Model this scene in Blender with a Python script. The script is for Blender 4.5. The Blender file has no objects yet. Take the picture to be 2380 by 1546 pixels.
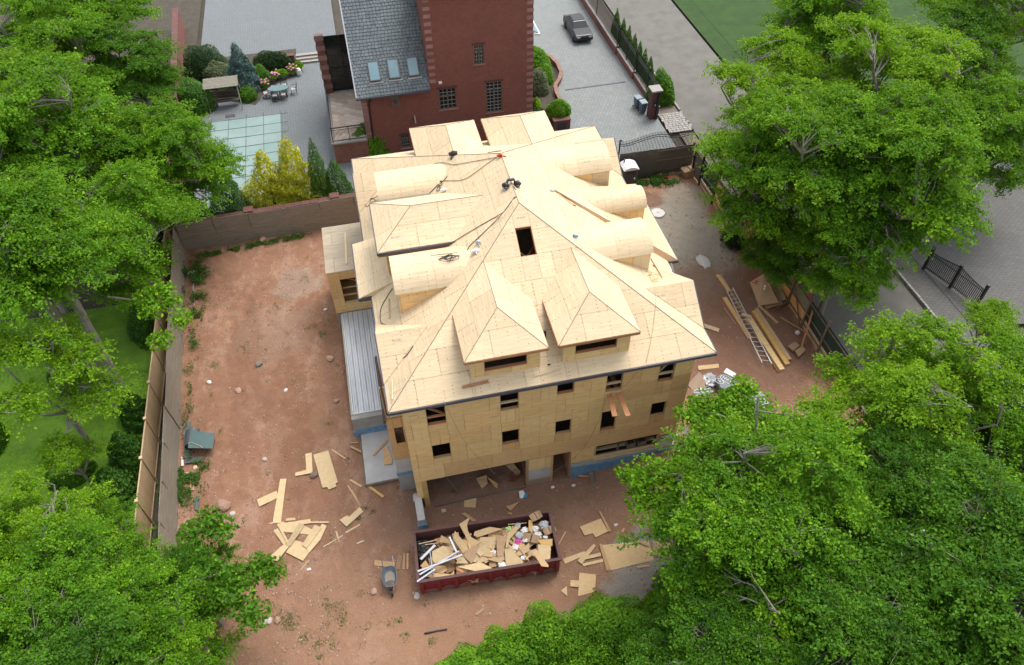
import bpy, bmesh, math, random
import numpy as np
from mathutils import Vector, Matrix
random.seed(7); RNG = np.random.default_rng(11)
S = bpy.context.scene
COL = S.collection
# ---------------- camera
cam = bpy.data.objects.new('camera', bpy.data.cameras.new('camera')); COL.objects.link(cam)
cam.data.sensor_width = 36; cam.data.lens = 36 * 1783 / 2380
cam.data.clip_start = .5; cam.data.clip_end = 3000
MR = [[0.975389, -0.168733, 0.141935], [-0.220303, -0.719179, 0.658975], [-0.009114, -0.674025, -0.738652]]
m = Matrix([[MR[i][0], -MR[i][1], -MR[i][2]] for i in range(3)]).to_4x4(); m.translation = (0, 0, 36)
cam.matrix_world = m
S.camera = cam
# ---------------- overcast daylight
w = bpy.data.worlds.new('World'); S.world = w; w.use_nodes = True
nt = w.node_tree; nt.nodes.clear()
sky = nt.nodes.new('ShaderNodeTexSky'); sky.sky_type = 'NISHITA'; sky.sun_disc = False
SUN_EL, SUN_AZ = 63, 48
sky.sun_elevation = math.radians(SUN_EL); sky.sun_rotation = math.radians(SUN_AZ)
sky.air_density = 1.0; sky.dust_density = 4.0; sky.ozone_density = 1.0
hs = nt.nodes.new('ShaderNodeHueSaturation'); hs.inputs['Saturation'].default_value = .35
bg = nt.nodes.new('ShaderNodeBackground'); bg.inputs[1].default_value = .15
wo = nt.nodes.new('ShaderNodeOutputWorld')
nt.links.new(sky.outputs[0], hs.inputs['Color']); nt.links.new(hs.outputs[0], bg.inputs[0]); nt.links.new(bg.outputs[0], wo.inputs[0])
sl = bpy.data.lights.new('sun', 'SUN'); sl.energy = .8; sl.angle = math.radians(26); sl.color = (1, .97, .92)
sun = bpy.data.objects.new('sun', sl); COL.objects.link(sun)
az, el = math.radians(SUN_AZ), math.radians(SUN_EL)
sun.rotation_euler = Vector((math.sin(az) * math.cos(el), math.cos(az) * math.cos(el), math.sin(el))).to_track_quat('Z', 'Y').to_euler()
S.view_settings.view_transform = 'Standard'; S.view_settings.look = 'None'
S.view_settings.exposure = 1.02; S.view_settings.gamma = 1; S.view_settings.use_curve_mapping = False
S.render.engine = 'CYCLES'; S.cycles.max_bounces = 6; S.cycles.diffuse_bounces = 3; S.cycles.transparent_max_bounces = 4

# ---------------- materials
def nodemat(name):
    mt = bpy.data.materials.new(name); mt.use_nodes = True
    return mt, mt.node_tree, mt.node_tree.nodes['Principled BSDF']
def mk(n, t, **kw):
    x = n.nodes.new(t)
    for k, v in kw.items(): setattr(x, k, v)
    return x
def mix(n, fac, a, b, blend='MIX'):
    x = n.nodes.new('ShaderNodeMix'); x.data_type = 'RGBA'; x.blend_type = blend
    for s, v in ((x.inputs[0], fac), (x.inputs[6], a), (x.inputs[7], b)):
        if isinstance(v, (int, float)): s.default_value = v
        elif isinstance(v, tuple): s.default_value = (*v[:3], 1)
        else: n.links.new(v, s)
    return x.outputs[2]
def noise(n, vec, scale, detail=4, rough=.6, ramp=None, w=None):
    x = n.nodes.new('ShaderNodeTexNoise'); x.inputs['Scale'].default_value = scale
    x.inputs['Detail'].default_value = detail; x.inputs['Roughness'].default_value = rough
    if vec is not None: n.links.new(vec, x.inputs['Vector'])
    o = x.outputs['Fac']
    if ramp:
        r = n.nodes.new('ShaderNodeMapRange'); r.inputs[1].default_value = ramp[0]; r.inputs[2].default_value = ramp[1]
        n.links.new(o, r.inputs[0]); o = r.outputs[0]
    return o
def mapping(n, vec, scale=(1, 1, 1), loc=(0, 0, 0), rot=(0, 0, 0)):
    x = n.nodes.new('ShaderNodeMapping'); x.inputs['Scale'].default_value = scale; x.inputs['Location'].default_value = loc
    x.inputs['Rotation'].default_value = rot
    n.links.new(vec, x.inputs['Vector']); return x.outputs[0]
def math_(n, op, a, b=None, c=None):
    x = n.nodes.new('ShaderNodeMath'); x.operation = op
    for i, v in enumerate((a, b, c)):
        if v is None: continue
        if isinstance(v, (int, float)): x.inputs[i].default_value = v
        else: n.links.new(v, x.inputs[i])
    return x.outputs[0]
def bump(n, p, h, strength=.3, dist=.02):
    b = n.nodes.new('ShaderNodeBump'); b.inputs['Strength'].default_value = strength; b.inputs['Distance'].default_value = dist
    n.links.new(h, b.inputs['Height']); n.links.new(b.outputs[0], p.inputs['Normal'])
def geo(n): return n.nodes.new('ShaderNodeNewGeometry').outputs['Position']
def tc(n, k='Object'): return n.nodes.new('ShaderNodeTexCoord').outputs[k]
def rnd(n): return n.nodes.new('ShaderNodeObjectInfo').outputs['Random']

def M(name, a, b=None, scale=3, rough=.8, metal=0, bmp=0, bscale=None, stretch=(1, 1, 1), var=.12, spec=None):
    """two-tone noise material with a per-object brightness shift"""
    mt, n, p = nodemat(name)
    b = b or tuple(c * .78 for c in a)
    pos = mapping(n, geo(n), stretch)
    f = noise(n, pos, scale, 6, .65, (.3, .7))
    c = mix(n, f, a, b)
    if var:
        v = math_(n, 'MULTIPLY_ADD', rnd(n), 2 * var, 1 - var)
        h = n.nodes.new('ShaderNodeHueSaturation'); n.links.new(v, h.inputs['Value']); n.links.new(c, h.inputs['Color']); c = h.outputs[0]
    n.links.new(c, p.inputs['Base Color'])
    p.inputs['Roughness'].default_value = rough; p.inputs['Metallic'].default_value = metal
    if spec is not None: p.inputs['Specular IOR Level'].default_value = spec
    if bmp: bump(n, p, noise(n, pos, bscale or scale * 4, 5, .7), bmp, .02)
    return mt

def plywood(name, light, warm, dark, nails=.8, greyness=0.0, tonek=.6):
    """sheet: grain runs along UV x (metres), rows of nail heads over the rafters, tone differs per sheet"""
    mt, n, p = nodemat(name)
    uv = tc(n, 'UV'); r = rnd(n)
    off = n.nodes.new('ShaderNodeVectorMath'); off.operation = 'ADD'
    cb = n.nodes.new('ShaderNodeCombineXYZ'); n.links.new(math_(n, 'MULTIPLY', r, 37), cb.inputs[0]); n.links.new(math_(n, 'MULTIPLY', r, 91), cb.inputs[1])
    n.links.new(uv, off.inputs[0]); n.links.new(cb.outputs[0], off.inputs[1])
    g = mapping(n, off.outputs[0], (.55, 5.5, 1))
    warp = n.nodes.new('ShaderNodeTexNoise'); warp.inputs['Scale'].default_value = 1.6; warp.inputs['Detail'].default_value = 8; warp.inputs['Distortion'].default_value = 1.3
    n.links.new(g, warp.inputs['Vector'])
    wr = n.nodes.new('ShaderNodeMapRange'); wr.inputs[1].default_value = .38; wr.inputs[2].default_value = .66; n.links.new(warp.outputs['Fac'], wr.inputs[0])
    fine = noise(n, mapping(n, off.outputs[0], (2, 45, 1)), 2, 3, .6, (.3, .75))
    c = mix(n, math_(n, 'MULTIPLY', wr.outputs[0], .62), light, dark)
    c = mix(n, math_(n, 'MULTIPLY', fine, .28), c, dark)
    tone = n.nodes.new('ShaderNodeMapRange'); tone.inputs[1].default_value = .35; tone.inputs[2].default_value = 1; tone.inputs[3].default_value = 0; tone.inputs[4].default_value = tonek
    n.links.new(r, tone.inputs[0])
    c = mix(n, tone.outputs[0], c, mix(n, wr.outputs[0], warm, tuple(k * .8 for k in warm)))
    # weather stains
    st = noise(n, mapping(n, geo(n), (.35, .35, .35)), 1.7, 6, .7, (.55, .8))
    c = mix(n, math_(n, 'MULTIPLY', st, .3 + greyness), c, (.36, .31, .24))
    # knots
    kn = noise(n, mapping(n, off.outputs[0], (3.2, 7, 1)), 1.3, 1, .3, (.79, .83))
    c = mix(n, math_(n, 'MULTIPLY', kn, .6), c, (.30, .15, .06))
    # nail heads: columns 0.405 m apart, 0.15 m pitch
    sp = n.nodes.new('ShaderNodeSeparateXYZ'); n.links.new(uv, sp.inputs[0])
    dx = math_(n, 'MULTIPLY', math_(n, 'PINGPONG', math_(n, 'ADD', sp.outputs[0], .02), .2025), 1)
    dy = math_(n, 'PINGPONG', sp.outputs[1], .085)
    cc = n.nodes.new('ShaderNodeCombineXYZ'); n.links.new(dx, cc.inputs[0]); n.links.new(math_(n, 'MULTIPLY', dy, 1.0), cc.inputs[1])
    ln = n.nodes.new('ShaderNodeVectorMath'); ln.operation = 'LENGTH'; n.links.new(cc.outputs[0], ln.inputs[0])
    hit = n.nodes.new('ShaderNodeMapRange'); hit.inputs[1].default_value = .036; hit.inputs[2].default_value = .016; n.links.new(ln.outputs['Value'], hit.inputs[0])
    gate = noise(n, mapping(n, off.outputs[0], (1.1, .9, 1)), 1.9, 2, .5, (.47, .6))
    c = mix(n, math_(n, 'MULTIPLY', math_(n, 'MULTIPLY', hit.outputs[0], gate), nails), c, (.40, .17, .07))
    # faded grade stamp on some sheets
    su = math_(n, 'LESS_THAN', math_(n, 'ABSOLUTE', math_(n, 'SUBTRACT', sp.outputs[0], 1.35)), .2); sv = math_(n, 'LESS_THAN', math_(n, 'ABSOLUTE', math_(n, 'SUBTRACT', sp.outputs[1], .66)), .05)
    sg = math_(n, 'MULTIPLY', math_(n, 'MULTIPLY', su, sv), math_(n, 'GREATER_THAN', math_(n, 'FRACT', math_(n, 'MULTIPLY', r, 13.7)), .7)); sn = noise(n, mapping(n, off.outputs[0], (22, 30, 1)), 1, 1, .4, (.45, .55))
    c = mix(n, math_(n, 'MULTIPLY', math_(n, 'MULTIPLY', sg, sn), .6), c, (.14, .15, .17))
    v = math_(n, 'MULTIPLY_ADD', math_(n, 'FRACT', math_(n, 'MULTIPLY', r, 7.31)), .10, .95)
    h = n.nodes.new('ShaderNodeHueSaturation'); n.links.new(v, h.inputs['Value']); n.links.new(c, h.inputs['Color'])
    n.links.new(h.outputs[0], p.inputs['Base Color']); p.inputs['Roughness'].default_value = .62
    p.inputs['Specular IOR Level'].default_value = .35
    bump(n, p, fine, .15, .004)
    return mt

def brickmat(name, c1, c2, mortar, bw=.21, rh=.075, ms=.012, rough=.85, uvk='UV', sc=1, rot=0, bmp=.5, patch=None, offset=.5):
    mt, n, p = nodemat(name)
    v = mapping(n, tc(n, uvk), (sc, sc, sc), rot=(0, 0, rot))
    b = n.nodes.new('ShaderNodeTexBrick'); n.links.new(v, b.inputs['Vector']); b.offset = offset
    b.inputs['Color1'].default_value = (*c1, 1); b.inputs['Color2'].default_value = (*c2, 1); b.inputs['Mortar'].default_value = (*mortar, 1)
    b.inputs['Scale'].default_value = 1; b.inputs['Mortar Size'].default_value = ms; b.inputs['Brick Width'].default_value = bw; b.inputs['Row Height'].default_value = rh
    b.inputs['Bias'].default_value = 0
    f = noise(n, geo(n), .6, 6, .7, (.35, .75))
    c = mix(n, math_(n, 'MULTIPLY', f, .45), b.outputs['Color'], patch or tuple(k * .6 for k in c2))
    f2 = noise(n, geo(n), 9, 3, .7, (.35, .75))
    c = mix(n, math_(n, 'MULTIPLY', f2, .25), c, tuple(min(1, k * 1.35) for k in c1))
    n.links.new(c, p.inputs['Base Color']); p.inputs['Roughness'].default_value = rough
    if bmp:
        inv = math_(n, 'SUBTRACT', 1, b.outputs['Fac']); bump(n, p, inv, bmp, .01)
    return mt

def leafmat(name, dark, light, tip=None, trans=.35, tc_=(.35, .55, .02)):
    """leaf colour differs leaf by leaf and spray by spray (attribute 'tint')"""
    mt, n, p = nodemat(name)
    at = n.nodes.new('ShaderNodeAttribute'); at.attribute_name = 'tint'
    c = mix(n, at.outputs['Fac'], dark, light)
    if tip:
        f = n.nodes.new('ShaderNodeMapRange'); f.inputs[1].default_value = .82; f.inputs[2].default_value = 1.0; n.links.new(at.outputs['Fac'], f.inputs[0])
        c = mix(n, f.outputs[0], c, tip)
    n.links.new(c, p.inputs['Base Color']); p.inputs['Roughness'].default_value = .6; p.inputs['Specular IOR Level'].default_value = .22
    t = n.nodes.new('ShaderNodeBsdfTranslucent')
    bc = mix(n, .5, c, tc_, 'MIX'); n.links.new(bc, t.inputs[0])
    ms = n.nodes.new('ShaderNodeMixShader'); ms.inputs[0].default_value = trans
    out = n.nodes['Material Output']
    n.links.new(p.outputs[0], ms.inputs[1]); n.links.new(t.outputs[0], ms.inputs[2]); n.links.new(ms.outputs[0], out.inputs[0])
    return mt

ply_roof = plywood('plywood_roof', (.66, .53, .345), (.65, .49, .29), (.53, .39, .225), 1.1, .05, .35)
ply_wall = plywood('plywood_wall', (.80, .565, .275), (.76, .46, .19), (.62, .39, .155), 1.1, 0, .5)
ply_warm = plywood('plywood_warm', (.70, .45, .215), (.66, .39, .165), (.54, .31, .13), .9)
ply_bright = plywood('plywood_fresh_skylit', (.71, .575, .375), (.69, .52, .31), (.57, .42, .25), .9, 0, .35)  # pale sheets; on rear-facing slopes the paler colour paints in sky light
ply_old = plywood('plywood_weathered', (.29, .26, .215), (.29, .25, .19), (.14, .12, .095), .5, .2)
ply_grey = plywood('plywood_grey', (.15, .135, .12), (.12, .105, .09), (.07, .06, .052), .5, .1)
ply_scrap = M('scrap_plywood', (.56, .40, .22), (.44, .29, .14), 5, .75, stretch=(1, 3, 1), var=.2)
lumber = M('sawn_lumber', (.55, .36, .19), (.43, .26, .12), 4, .75, stretch=(1, 6, 6), var=.18)
lumber_red = M('reddish_lumber', (.47, .22, .10), (.36, .16, .07), 4, .75, var=.15)
lumber_pale = M('pale_lumber', (.60, .47, .30), (.50, .36, .2), 4, .75, var=.15)
old_wood = M('weathered_wood', (.20, .155, .115), (.12, .09, .065), 4, .85, var=.2)
fascia = M('grey_membrane_edge', (.085, .08, .10), (.06, .058, .075), 5, .5)
concrete = M('concrete', (.42, .41, .38), (.30, .29, .26), 1.8, .85, bmp=.2)
concrete_pale = M('pale_concrete', (.52, .51, .50), (.42, .40, .37), 1.4, .85)
blue_coat = M('blue_waterproofing', (.04, .20, .42), (.22, .33, .40), 4.5, .4, var=.1)
black = M('black_paint', (.012, .012, .013), (.02, .02, .02), 4, .45)
iron = M('black_iron', (.015, .015, .016), (.025, .025, .025), 5, .4)
white = M('white_plastic', (.75, .75, .74), (.66, .66, .65), 3, .5, var=.08)
grey_plastic = M('grey_plastic', (.08, .09, .10), (.06, .065, .07), 3, .5)
steel = M('bare_steel', (.46, .48, .52), (.36, .38, .42), 3, .45, metal=.6)
aluminium = M('aluminium', (.72, .72, .72), (.6, .6, .6), 3, .4, metal=.4)
cord_black = M('black_cord', (.02, .018, .017), (.03, .025, .022), 5, .6)
cord_red = M('red_cord', (.30, .05, .03), (.2, .03, .02), 5, .5)
red_plastic = M('red_plastic', (.55, .03, .02), (.45, .03, .02), 5, .5)
cardboard = M('cardboard', (.42, .28, .16), (.34, .22, .12), 3, .85, var=.1)
paper = M('white_paper', (.78, .77, .74), (.68, .67, .66), 6, .8)
film = M('clear_film', (.30, .32, .34), (.46, .48, .50), 6, .25)
bark = M('grey_bark', (.30, .28, .24), (.15, .13, .11), 5, .9, bmp=.5, stretch=(1, 1, .35))
bark_dark = M('dark_bark', (.10, .08, .065), (.06, .05, .04), 5, .9, bmp=.5)
brick_red = brickmat('red_brick', (.26, .072, .046), (.15, .042, .032), (.22, .13, .11), patch=(.14, .05, .04))
brick_dark = brickmat('brown_brick', (.13, .04, .032), (.09, .03, .026), (.12, .07, .06), patch=(.07, .03, .028))
coping_red = M('red_coping', (.15, .055, .045), (.10, .04, .034), 4, .7)
stone_pink = M('pink_sandstone', (.34, .19, .17), (.27, .15, .135), 4, .8, var=.14)
stone_grey = M('grey_stone', (.36, .34, .31), (.28, .26, .24), 3, .85)
slate = M('slate', (.085, .10, .11), (.05, .062, .07), 3, .55, var=.3, spec=.4)
stucco = M('brown_stucco', (.34, .15, .115), (.20, .09, .07), 2, .9)
win_frame = M('bronze_window_frame', (.14, .14, .13), (.11, .11, .10), 4, .5)
glass_dark = M('dark_window_glass', (.012, .014, .015), (.02, .022, .024), 2, .08, spec=.6)
glass_sky = M('skylight_glass', (.22, .34, .38), (.16, .28, .33), .8, .08, spec=.8)
glass_table = M('table_glass', (.06, .13, .13), (.09, .17, .165), 1, .08, spec=.8)
maroon = M('maroon_paint', (.25, .012, .025), (.18, .010, .018), 2.5, .45, var=0)
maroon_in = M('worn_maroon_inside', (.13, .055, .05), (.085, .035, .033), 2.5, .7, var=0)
maroon_dust = M('dusty_maroon', (.26, .13, .11), (.19, .06, .06), 4, .8, var=0)
vinyl_tan = M('tan_vinyl', (.50, .36, .21), (.44, .30, .17), 1, .5, var=.05)
green_mesh = M('green_mesh_fabric', (.012, .035, .03), (.02, .05, .042), 3, .8)
teal_panel = M('dark_teal_panel', (.045, .085, .088), (.07, .11, .11), 2.5, .55)
cushion = M('pale_cushion', (.55, .54, .50), (.45, .44, .40), 5, .9)
pot_clay = M('grey_clay_pot', (.28, .25, .22), (.2, .18, .16), 5, .8)
blossom = M('pink_blossom', (.62, .10, .25), (.65, .35, .40), 12, .7)
tarp = M('dark_blue_wrap', (.05, .065, .085), (.16, .18, .21), 2.2, .3)
sand = M('sandy_grout', (.45, .37, .28), (.36, .29, .22), 3, .9)
rock_mat = M('field_stone', (.40, .26, .19), (.30, .18, .13), 4, .9, var=.25)
leaf_maple = leafmat('leaf_green', (.045, .15, .008), (.185, .39, .012), (.31, .53, .02), .4)
leaf_deep = leafmat('leaf_deep_green', (.026, .10, .009), (.11, .27, .012), (.20, .38, .02), .36)
leaf_lime = leafmat('leaf_lime', (.085, .21, .008), (.28, .48, .014), (.42, .60, .03), .42)
leaf_hedge = leafmat('leaf_hedge', (.07, .20, .012), (.20, .42, .02), (.34, .52, .03), .4)
leaf_dark = leafmat('leaf_evergreen', (.010, .035, .010), (.03, .08, .015), (.05, .12, .02), .15)
leaf_thuja = leafmat('leaf_thuja', (.03, .10, .012), (.09, .22, .02), (.15, .30, .03), .15)
leaf_gold = leafmat('leaf_gold', (.26, .30, .02), (.78, .76, .06), (.92, .88, .2), .4, (.85, .85, .08))
leaf_blue = leafmat('leaf_blue_spruce', (.07, .14, .135), (.19, .29, .28), (.3, .40, .39), .15)
leaf_ivy = leafmat('leaf_ivy', (.02, .07, .008), (.07, .18, .015), None, .25)
leaf_grey = leafmat('leaf_greyish', (.08, .11, .05), (.18, .20, .11), None, .2)

# ---------------- geometry helpers
def wloc(o):
    v = Vector((0, 0, 0))
    while o is not None: v += o.location; o = o.parent
    return v
def tag(o, label=None, cat=None, group=None, kind=None):
    for k, v in (('label', label), ('category', cat), ('group', group), ('kind', kind)):
        if v: o[k] = v
    return o
def thing(name, label, cat, loc, group=None):
    o = bpy.data.objects.new(name, None); COL.objects.link(o); o.location = loc; o.empty_display_size = .3
    return tag(o, label, cat, group)
class MB:
    """collects faces; build() links them as one mesh object. Points are world points."""
    def __init__(s): s.v = []; s.f = []; s.uv = []
    def add(s, vs, fs, uvs=None):
        k = len(s.v); s.v += [tuple(p) for p in vs]
        for i, f in enumerate(fs): s.f.append(tuple(k + j for j in f)); s.uv.append(uvs[i] if uvs else None)
        return s
    def box(s, c, d, rz=0, R=None):
        R = R or Matrix.Rotation(rz, 3, 'Z'); c = Vector(c)
        vs = [c + R @ Vector((x * d[0] / 2, y * d[1] / 2, z * d[2] / 2)) for z in (-1, 1) for y in (-1, 1) for x in (-1, 1)]
        return s.add(vs, [(0, 2, 3, 1), (4, 5, 7, 6), (0, 1, 5, 4), (2, 6, 7, 3), (0, 4, 6, 2), (1, 3, 7, 5)])
    def bx(s, a, b):   # axis aligned, two corners
        return s.box([(a[i] + b[i]) / 2 for i in range(3)], [abs(a[i] - b[i]) for i in range(3)])
    def bar(s, a, b, w, h, up=(0, 0, 1)):
        a, b = Vector(a), Vector(b); x = (b - a); L = x.length; x.normalize(); u = Vector(up)
        y = u.cross(x)
        if y.length < 1e-3: y = Vector((0, 1, 0)).cross(x)
        y.normalize(); z = x.cross(y)
        return s.box((a + b) / 2, (L, w, h), R=Matrix((x, y, z)).transposed())
    def tube(s, pts, r, seg=8, cap=True):
        pts = [Vector(p) for p in pts]; n = len(pts); rs = r if isinstance(r, (list, tuple)) else [r] * n
        vs = []; ref = Vector((0, 0, 1))
        for i, p in enumerate(pts):
            t = (pts[min(i + 1, n - 1)] - pts[max(i - 1, 0)])
            if t.length < 1e-6: t = Vector((0, 0, 1))
            t.normalize()
            a = ref.cross(t)
            if a.length < .2: a = Vector((1, 0, 0)).cross(t)
            a.normalize(); b = t.cross(a)
            for k in range(seg):
                th = 2 * math.pi * k / seg; vs.append(p + (a * math.cos(th) + b * math.sin(th)) * rs[i])
        fs = [(i * seg + k, i * seg + (k + 1) % seg, (i + 1) * seg + (k + 1) % seg, (i + 1) * seg + k) for i in range(n - 1) for k in range(seg)]
        if cap: fs += [tuple(range(seg))[::-1], tuple((n - 1) * seg + k for k in range(seg))]
        return s.add(vs, fs)
    def prism(s, poly, z0, z1):
        n = len(poly); area = sum(poly[i][0] * poly[(i + 1) % n][1] - poly[(i + 1) % n][0] * poly[i][1] for i in range(n))
        if area < 0: poly = poly[::-1]
        vs = [(p[0], p[1], z0) for p in poly] + [(p[0], p[1], z1) for p in poly]
        return s.add(vs, [tuple(range(n))[::-1], tuple(range(n, 2 * n))] + [(i, (i + 1) % n, n + (i + 1) % n, n + i) for i in range(n)])
    def slab(s, poly, n, t, uvax=None):
        """polygon of 3D points whose top is on the given plane, thickness t below it"""
        n = Vector(n).normalized(); P = [Vector(p) for p in poly]; k = len(P)
        nn = (P[1] - P[0]).cross(P[2] - P[1])
        if nn.dot(n) < 0: P = P[::-1]
        vs = P + [p - n * t for p in P]
        fs = [tuple(range(k)), tuple(range(k, 2 * k))[::-1]] + [(i, k + i, k + (i + 1) % k, (i + 1) % k) for i in range(k)]
        uvs = None
        if uvax:
            o, a, b = uvax; q = [((p - o).dot(a), (p - o).dot(b)) for p in vs]; uvs = [[q[j] for j in f] for f in fs]
        return s.add(vs, fs, uvs)
    def lathe(s, c, prof, seg=16, sx=1, sy=1, rz=0):
        c = Vector(c); vs = []; R = Matrix.Rotation(rz, 3, 'Z')
        for r, z in prof:
            for k in range(seg):
                th = 2 * math.pi * k / seg; vs.append(c + R @ Vector((r * sx * math.cos(th), r * sy * math.sin(th), z)))
        n = len(prof)
        fs = [(i * seg + k, i * seg + (k + 1) % seg, (i + 1) * seg + (k + 1) % seg, (i + 1) * seg + k) for i in range(n - 1) for k in range(seg)]
        fs += [tuple(range(seg))[::-1], tuple((n - 1) * seg + k for k in range(seg))]
        return s.add(vs, fs)
    def build(s, name, mat, parent=None, smooth=False, kind=None, origin=None, bevel=0):
        V = np.array([tuple(p) for p in s.v], float)
        if parent is not None: o0 = np.array(wloc(parent)); org = origin if origin is not None else None
        else: org = origin
        if parent is not None:
            loc = np.zeros(3) if org is None else np.array(org) - o0; base = o0 + loc
        else:
            base = np.array(org) if org is not None else np.array([(V[:, 0].min() + V[:, 0].max()) / 2, (V[:, 1].min() + V[:, 1].max()) / 2, V[:, 2].min()]); loc = base
        me = bpy.data.meshes.new(name); me.from_pydata((V - base).tolist(), [], s.f)
        uvl = me.uv_layers.new(name='UVMap'); co = V; out = []
        for f, u in zip(s.f, s.uv):
            if u is not None: out += [c for q in u for c in q]; continue
            a, b, c = co[f[0]], co[f[1]], co[f[2]]; n = np.cross(b - a, c - b); k = int(np.argmax(np.abs(n)))
            ax = {0: (1, 2), 1: (0, 2), 2: (0, 1)}[k]
            for j in f: out += [co[j][ax[0]], co[j][ax[1]]]
        uvl.data.foreach_set('uv', out)
        if mat: me.materials.append(mat)
        if smooth: me.polygons.foreach_set('use_smooth', [True] * len(me.polygons))
        me.validate()
        o = bpy.data.objects.new(name, me); COL.objects.link(o); o.parent = parent; o.location = loc
        if kind: o['kind'] = kind
        if bevel:
            md = o.modifiers.new('bevel', 'BEVEL'); md.width = bevel; md.segments = 1; md.limit_method = 'ANGLE'
        return o

def clip(poly, a, b, c):          # keep a*x+b*y<=c
    out = []
    for i in range(len(poly)):
        p, q = poly[i], poly[(i + 1) % len(poly)]; dp, dq = a * p[0] + b * p[1] - c, a * q[0] + b * q[1] - c
        if dp <= 0: out.append(p)
        if (dp < 0) != (dq < 0) and abs(dp - dq) > 1e-12:
            t = dp / (dp - dq); out.append((p[0] + t * (q[0] - p[0]), p[1] + t * (q[1] - p[1])))
    return out
def area2(poly): return abs(sum(poly[i][0] * poly[(i + 1) % len(poly)][1] - poly[(i + 1) % len(poly)][0] * poly[i][1] for i in range(len(poly)))) / 2
SHEETS = {}
def sheets(parent, poly, along, mat, holes=(), up=None, size=(2.44, 1.22), gap=.011, t=.02, name='plywood_sheet', off=None, jitter=.003, mats=None):
    """cover a convex planar polygon with separate plywood sheets (running bond), cut round the holes"""
    P = [Vector(p) for p in poly]; n = None
    for i in range(len(P) - 2):
        n = (P[i + 1] - P[i]).cross(P[i + 2] - P[i + 1])
        if n.length > 1e-5: break
    n.normalize(); up = Vector(up or (0, -.3, 1))
    if n.dot(up) < 0: n = -n
    a = Vector(along); a = (a - n * a.dot(n)).normalized(); b = n.cross(a); o = P[0]
    q = [((p - o).dot(a), (p - o).dot(b)) for p in P]
    if sum(q[i][0] * q[(i + 1) % len(q)][1] - q[(i + 1) % len(q)][0] * q[i][1] for i in range(len(q))) < 0: q = q[::-1]
    hs = []
    for h in holes:
        hq = [((Vector(p) - o).dot(a), (Vector(p) - o).dot(b)) for p in h]
        hs.append((min(x for x, y in hq), max(x for x, y in hq), min(y for x, y in hq), max(y for x, y in hq)))
    u0, u1, v0, v1 = min(x for x, y in q), max(x for x, y in q), min(y for x, y in q), max(y for x, y in q)
    W, Hh = size; ox = random.uniform(0, W) if off is None else off
    j = 0; v = v0
    while v < v1 - .01:
        u = u0 - (ox + (W / 2 if j % 2 else 0)) % W
        while u < u1 - .01:
            rects = [(u, u + W, v, v + Hh)]
            for h in hs:
                nr = []
                for r in rects:
                    if h[1] <= r[0] or h[0] >= r[1] or h[3] <= r[2] or h[2] >= r[3]: nr.append(r); continue
                    if r[0] < h[0]: nr.append((r[0], h[0], r[2], r[3]))
                    if h[1] < r[1]: nr.append((h[1], r[1], r[2], r[3]))
                    x0_, x1_ = max(r[0], h[0]), min(r[1], h[1])
                    if r[2] < h[2]: nr.append((x0_, x1_, r[2], h[2]))
                    if h[3] < r[3]: nr.append((x0_, x1_, h[3], r[3]))
                rects = nr
            for r in rects:
                c = [(r[0] + gap / 2, r[2] + gap / 2), (r[1] - gap / 2, r[2] + gap / 2), (r[1] - gap / 2, r[3] - gap / 2), (r[0] + gap / 2, r[3] - gap / 2)]
                for i in range(len(q)):
                    (ax_, ay), (bx_, by) = q[i], q[(i + 1) % len(q)]
                    ex, ey = bx_ - ax_, by - ay; L = math.hypot(ex, ey)
                    if L < 1e-6: continue
                    nx, ny = ey / L, -ex / L
                    c = clip(c, nx, ny, nx * ax_ + ny * ay - gap / 2)
                    if len(c) < 3: break
                if len(c) < 3 or area2(c) < .01: continue
                lift = random.uniform(0, jitter)
                pts = [o + a * x + b * y + n * lift for x, y in c]
                mt = mat if mats is None else mats(o + a * ((r[0] + r[1]) / 2) + b * ((r[2] + r[3]) / 2))
                cen = sum(pts, Vector()) / len(pts)
                MB().slab(pts, n, t, (o + a * u + b * v, a, b)).build(name, mt, parent, origin=cen)
            u += W
        v += Hh; j += 1

def copy_tree(o, parent=None):
    c = o.copy(); COL.objects.link(c); c.parent = parent
    for ch in list(o.children): copy_tree(ch, c)
    return c

# ---------------- terrain height of the building lot
_g = np.random.default_rng(5).random((64, 64))
def vnoise(x, y, s):
    x = np.asarray(x, float) / s; y = np.asarray(y, float) / s
    i = np.floor(x).astype(int); j = np.floor(y).astype(int); fx = x - i; fy = y - j
    fx = fx * fx * (3 - 2 * fx); fy = fy * fy * (3 - 2 * fy)
    g = lambda a, b: _g[a % 64, b % 64]
    return (g(i, j) * (1 - fx) * (1 - fy) + g(i + 1, j) * fx * (1 - fy) + g(i, j + 1) * (1 - fx) * fy + g(i + 1, j + 1) * fx * fy)
def rise(x, y):
    x = np.asarray(x, float); y = np.asarray(y, float)
    a = np.clip((x - 7.2) / 6.2, 0, 1); a = a * a * (3 - 2 * a)
    b = np.clip((y - 17.6) / 3.2, 0, 1) * np.clip((27 - y) / 4, 0, 1); c = np.clip((19 - x) / 5, 0, 1)
    return .85 * a * b * c
def gz(x, y): 
    h = rise(x, y) + .16 * (vnoise(x, y, 2.7) - .5) + .07 * (vnoise(x, y, .8) - .5)
    return h

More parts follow.
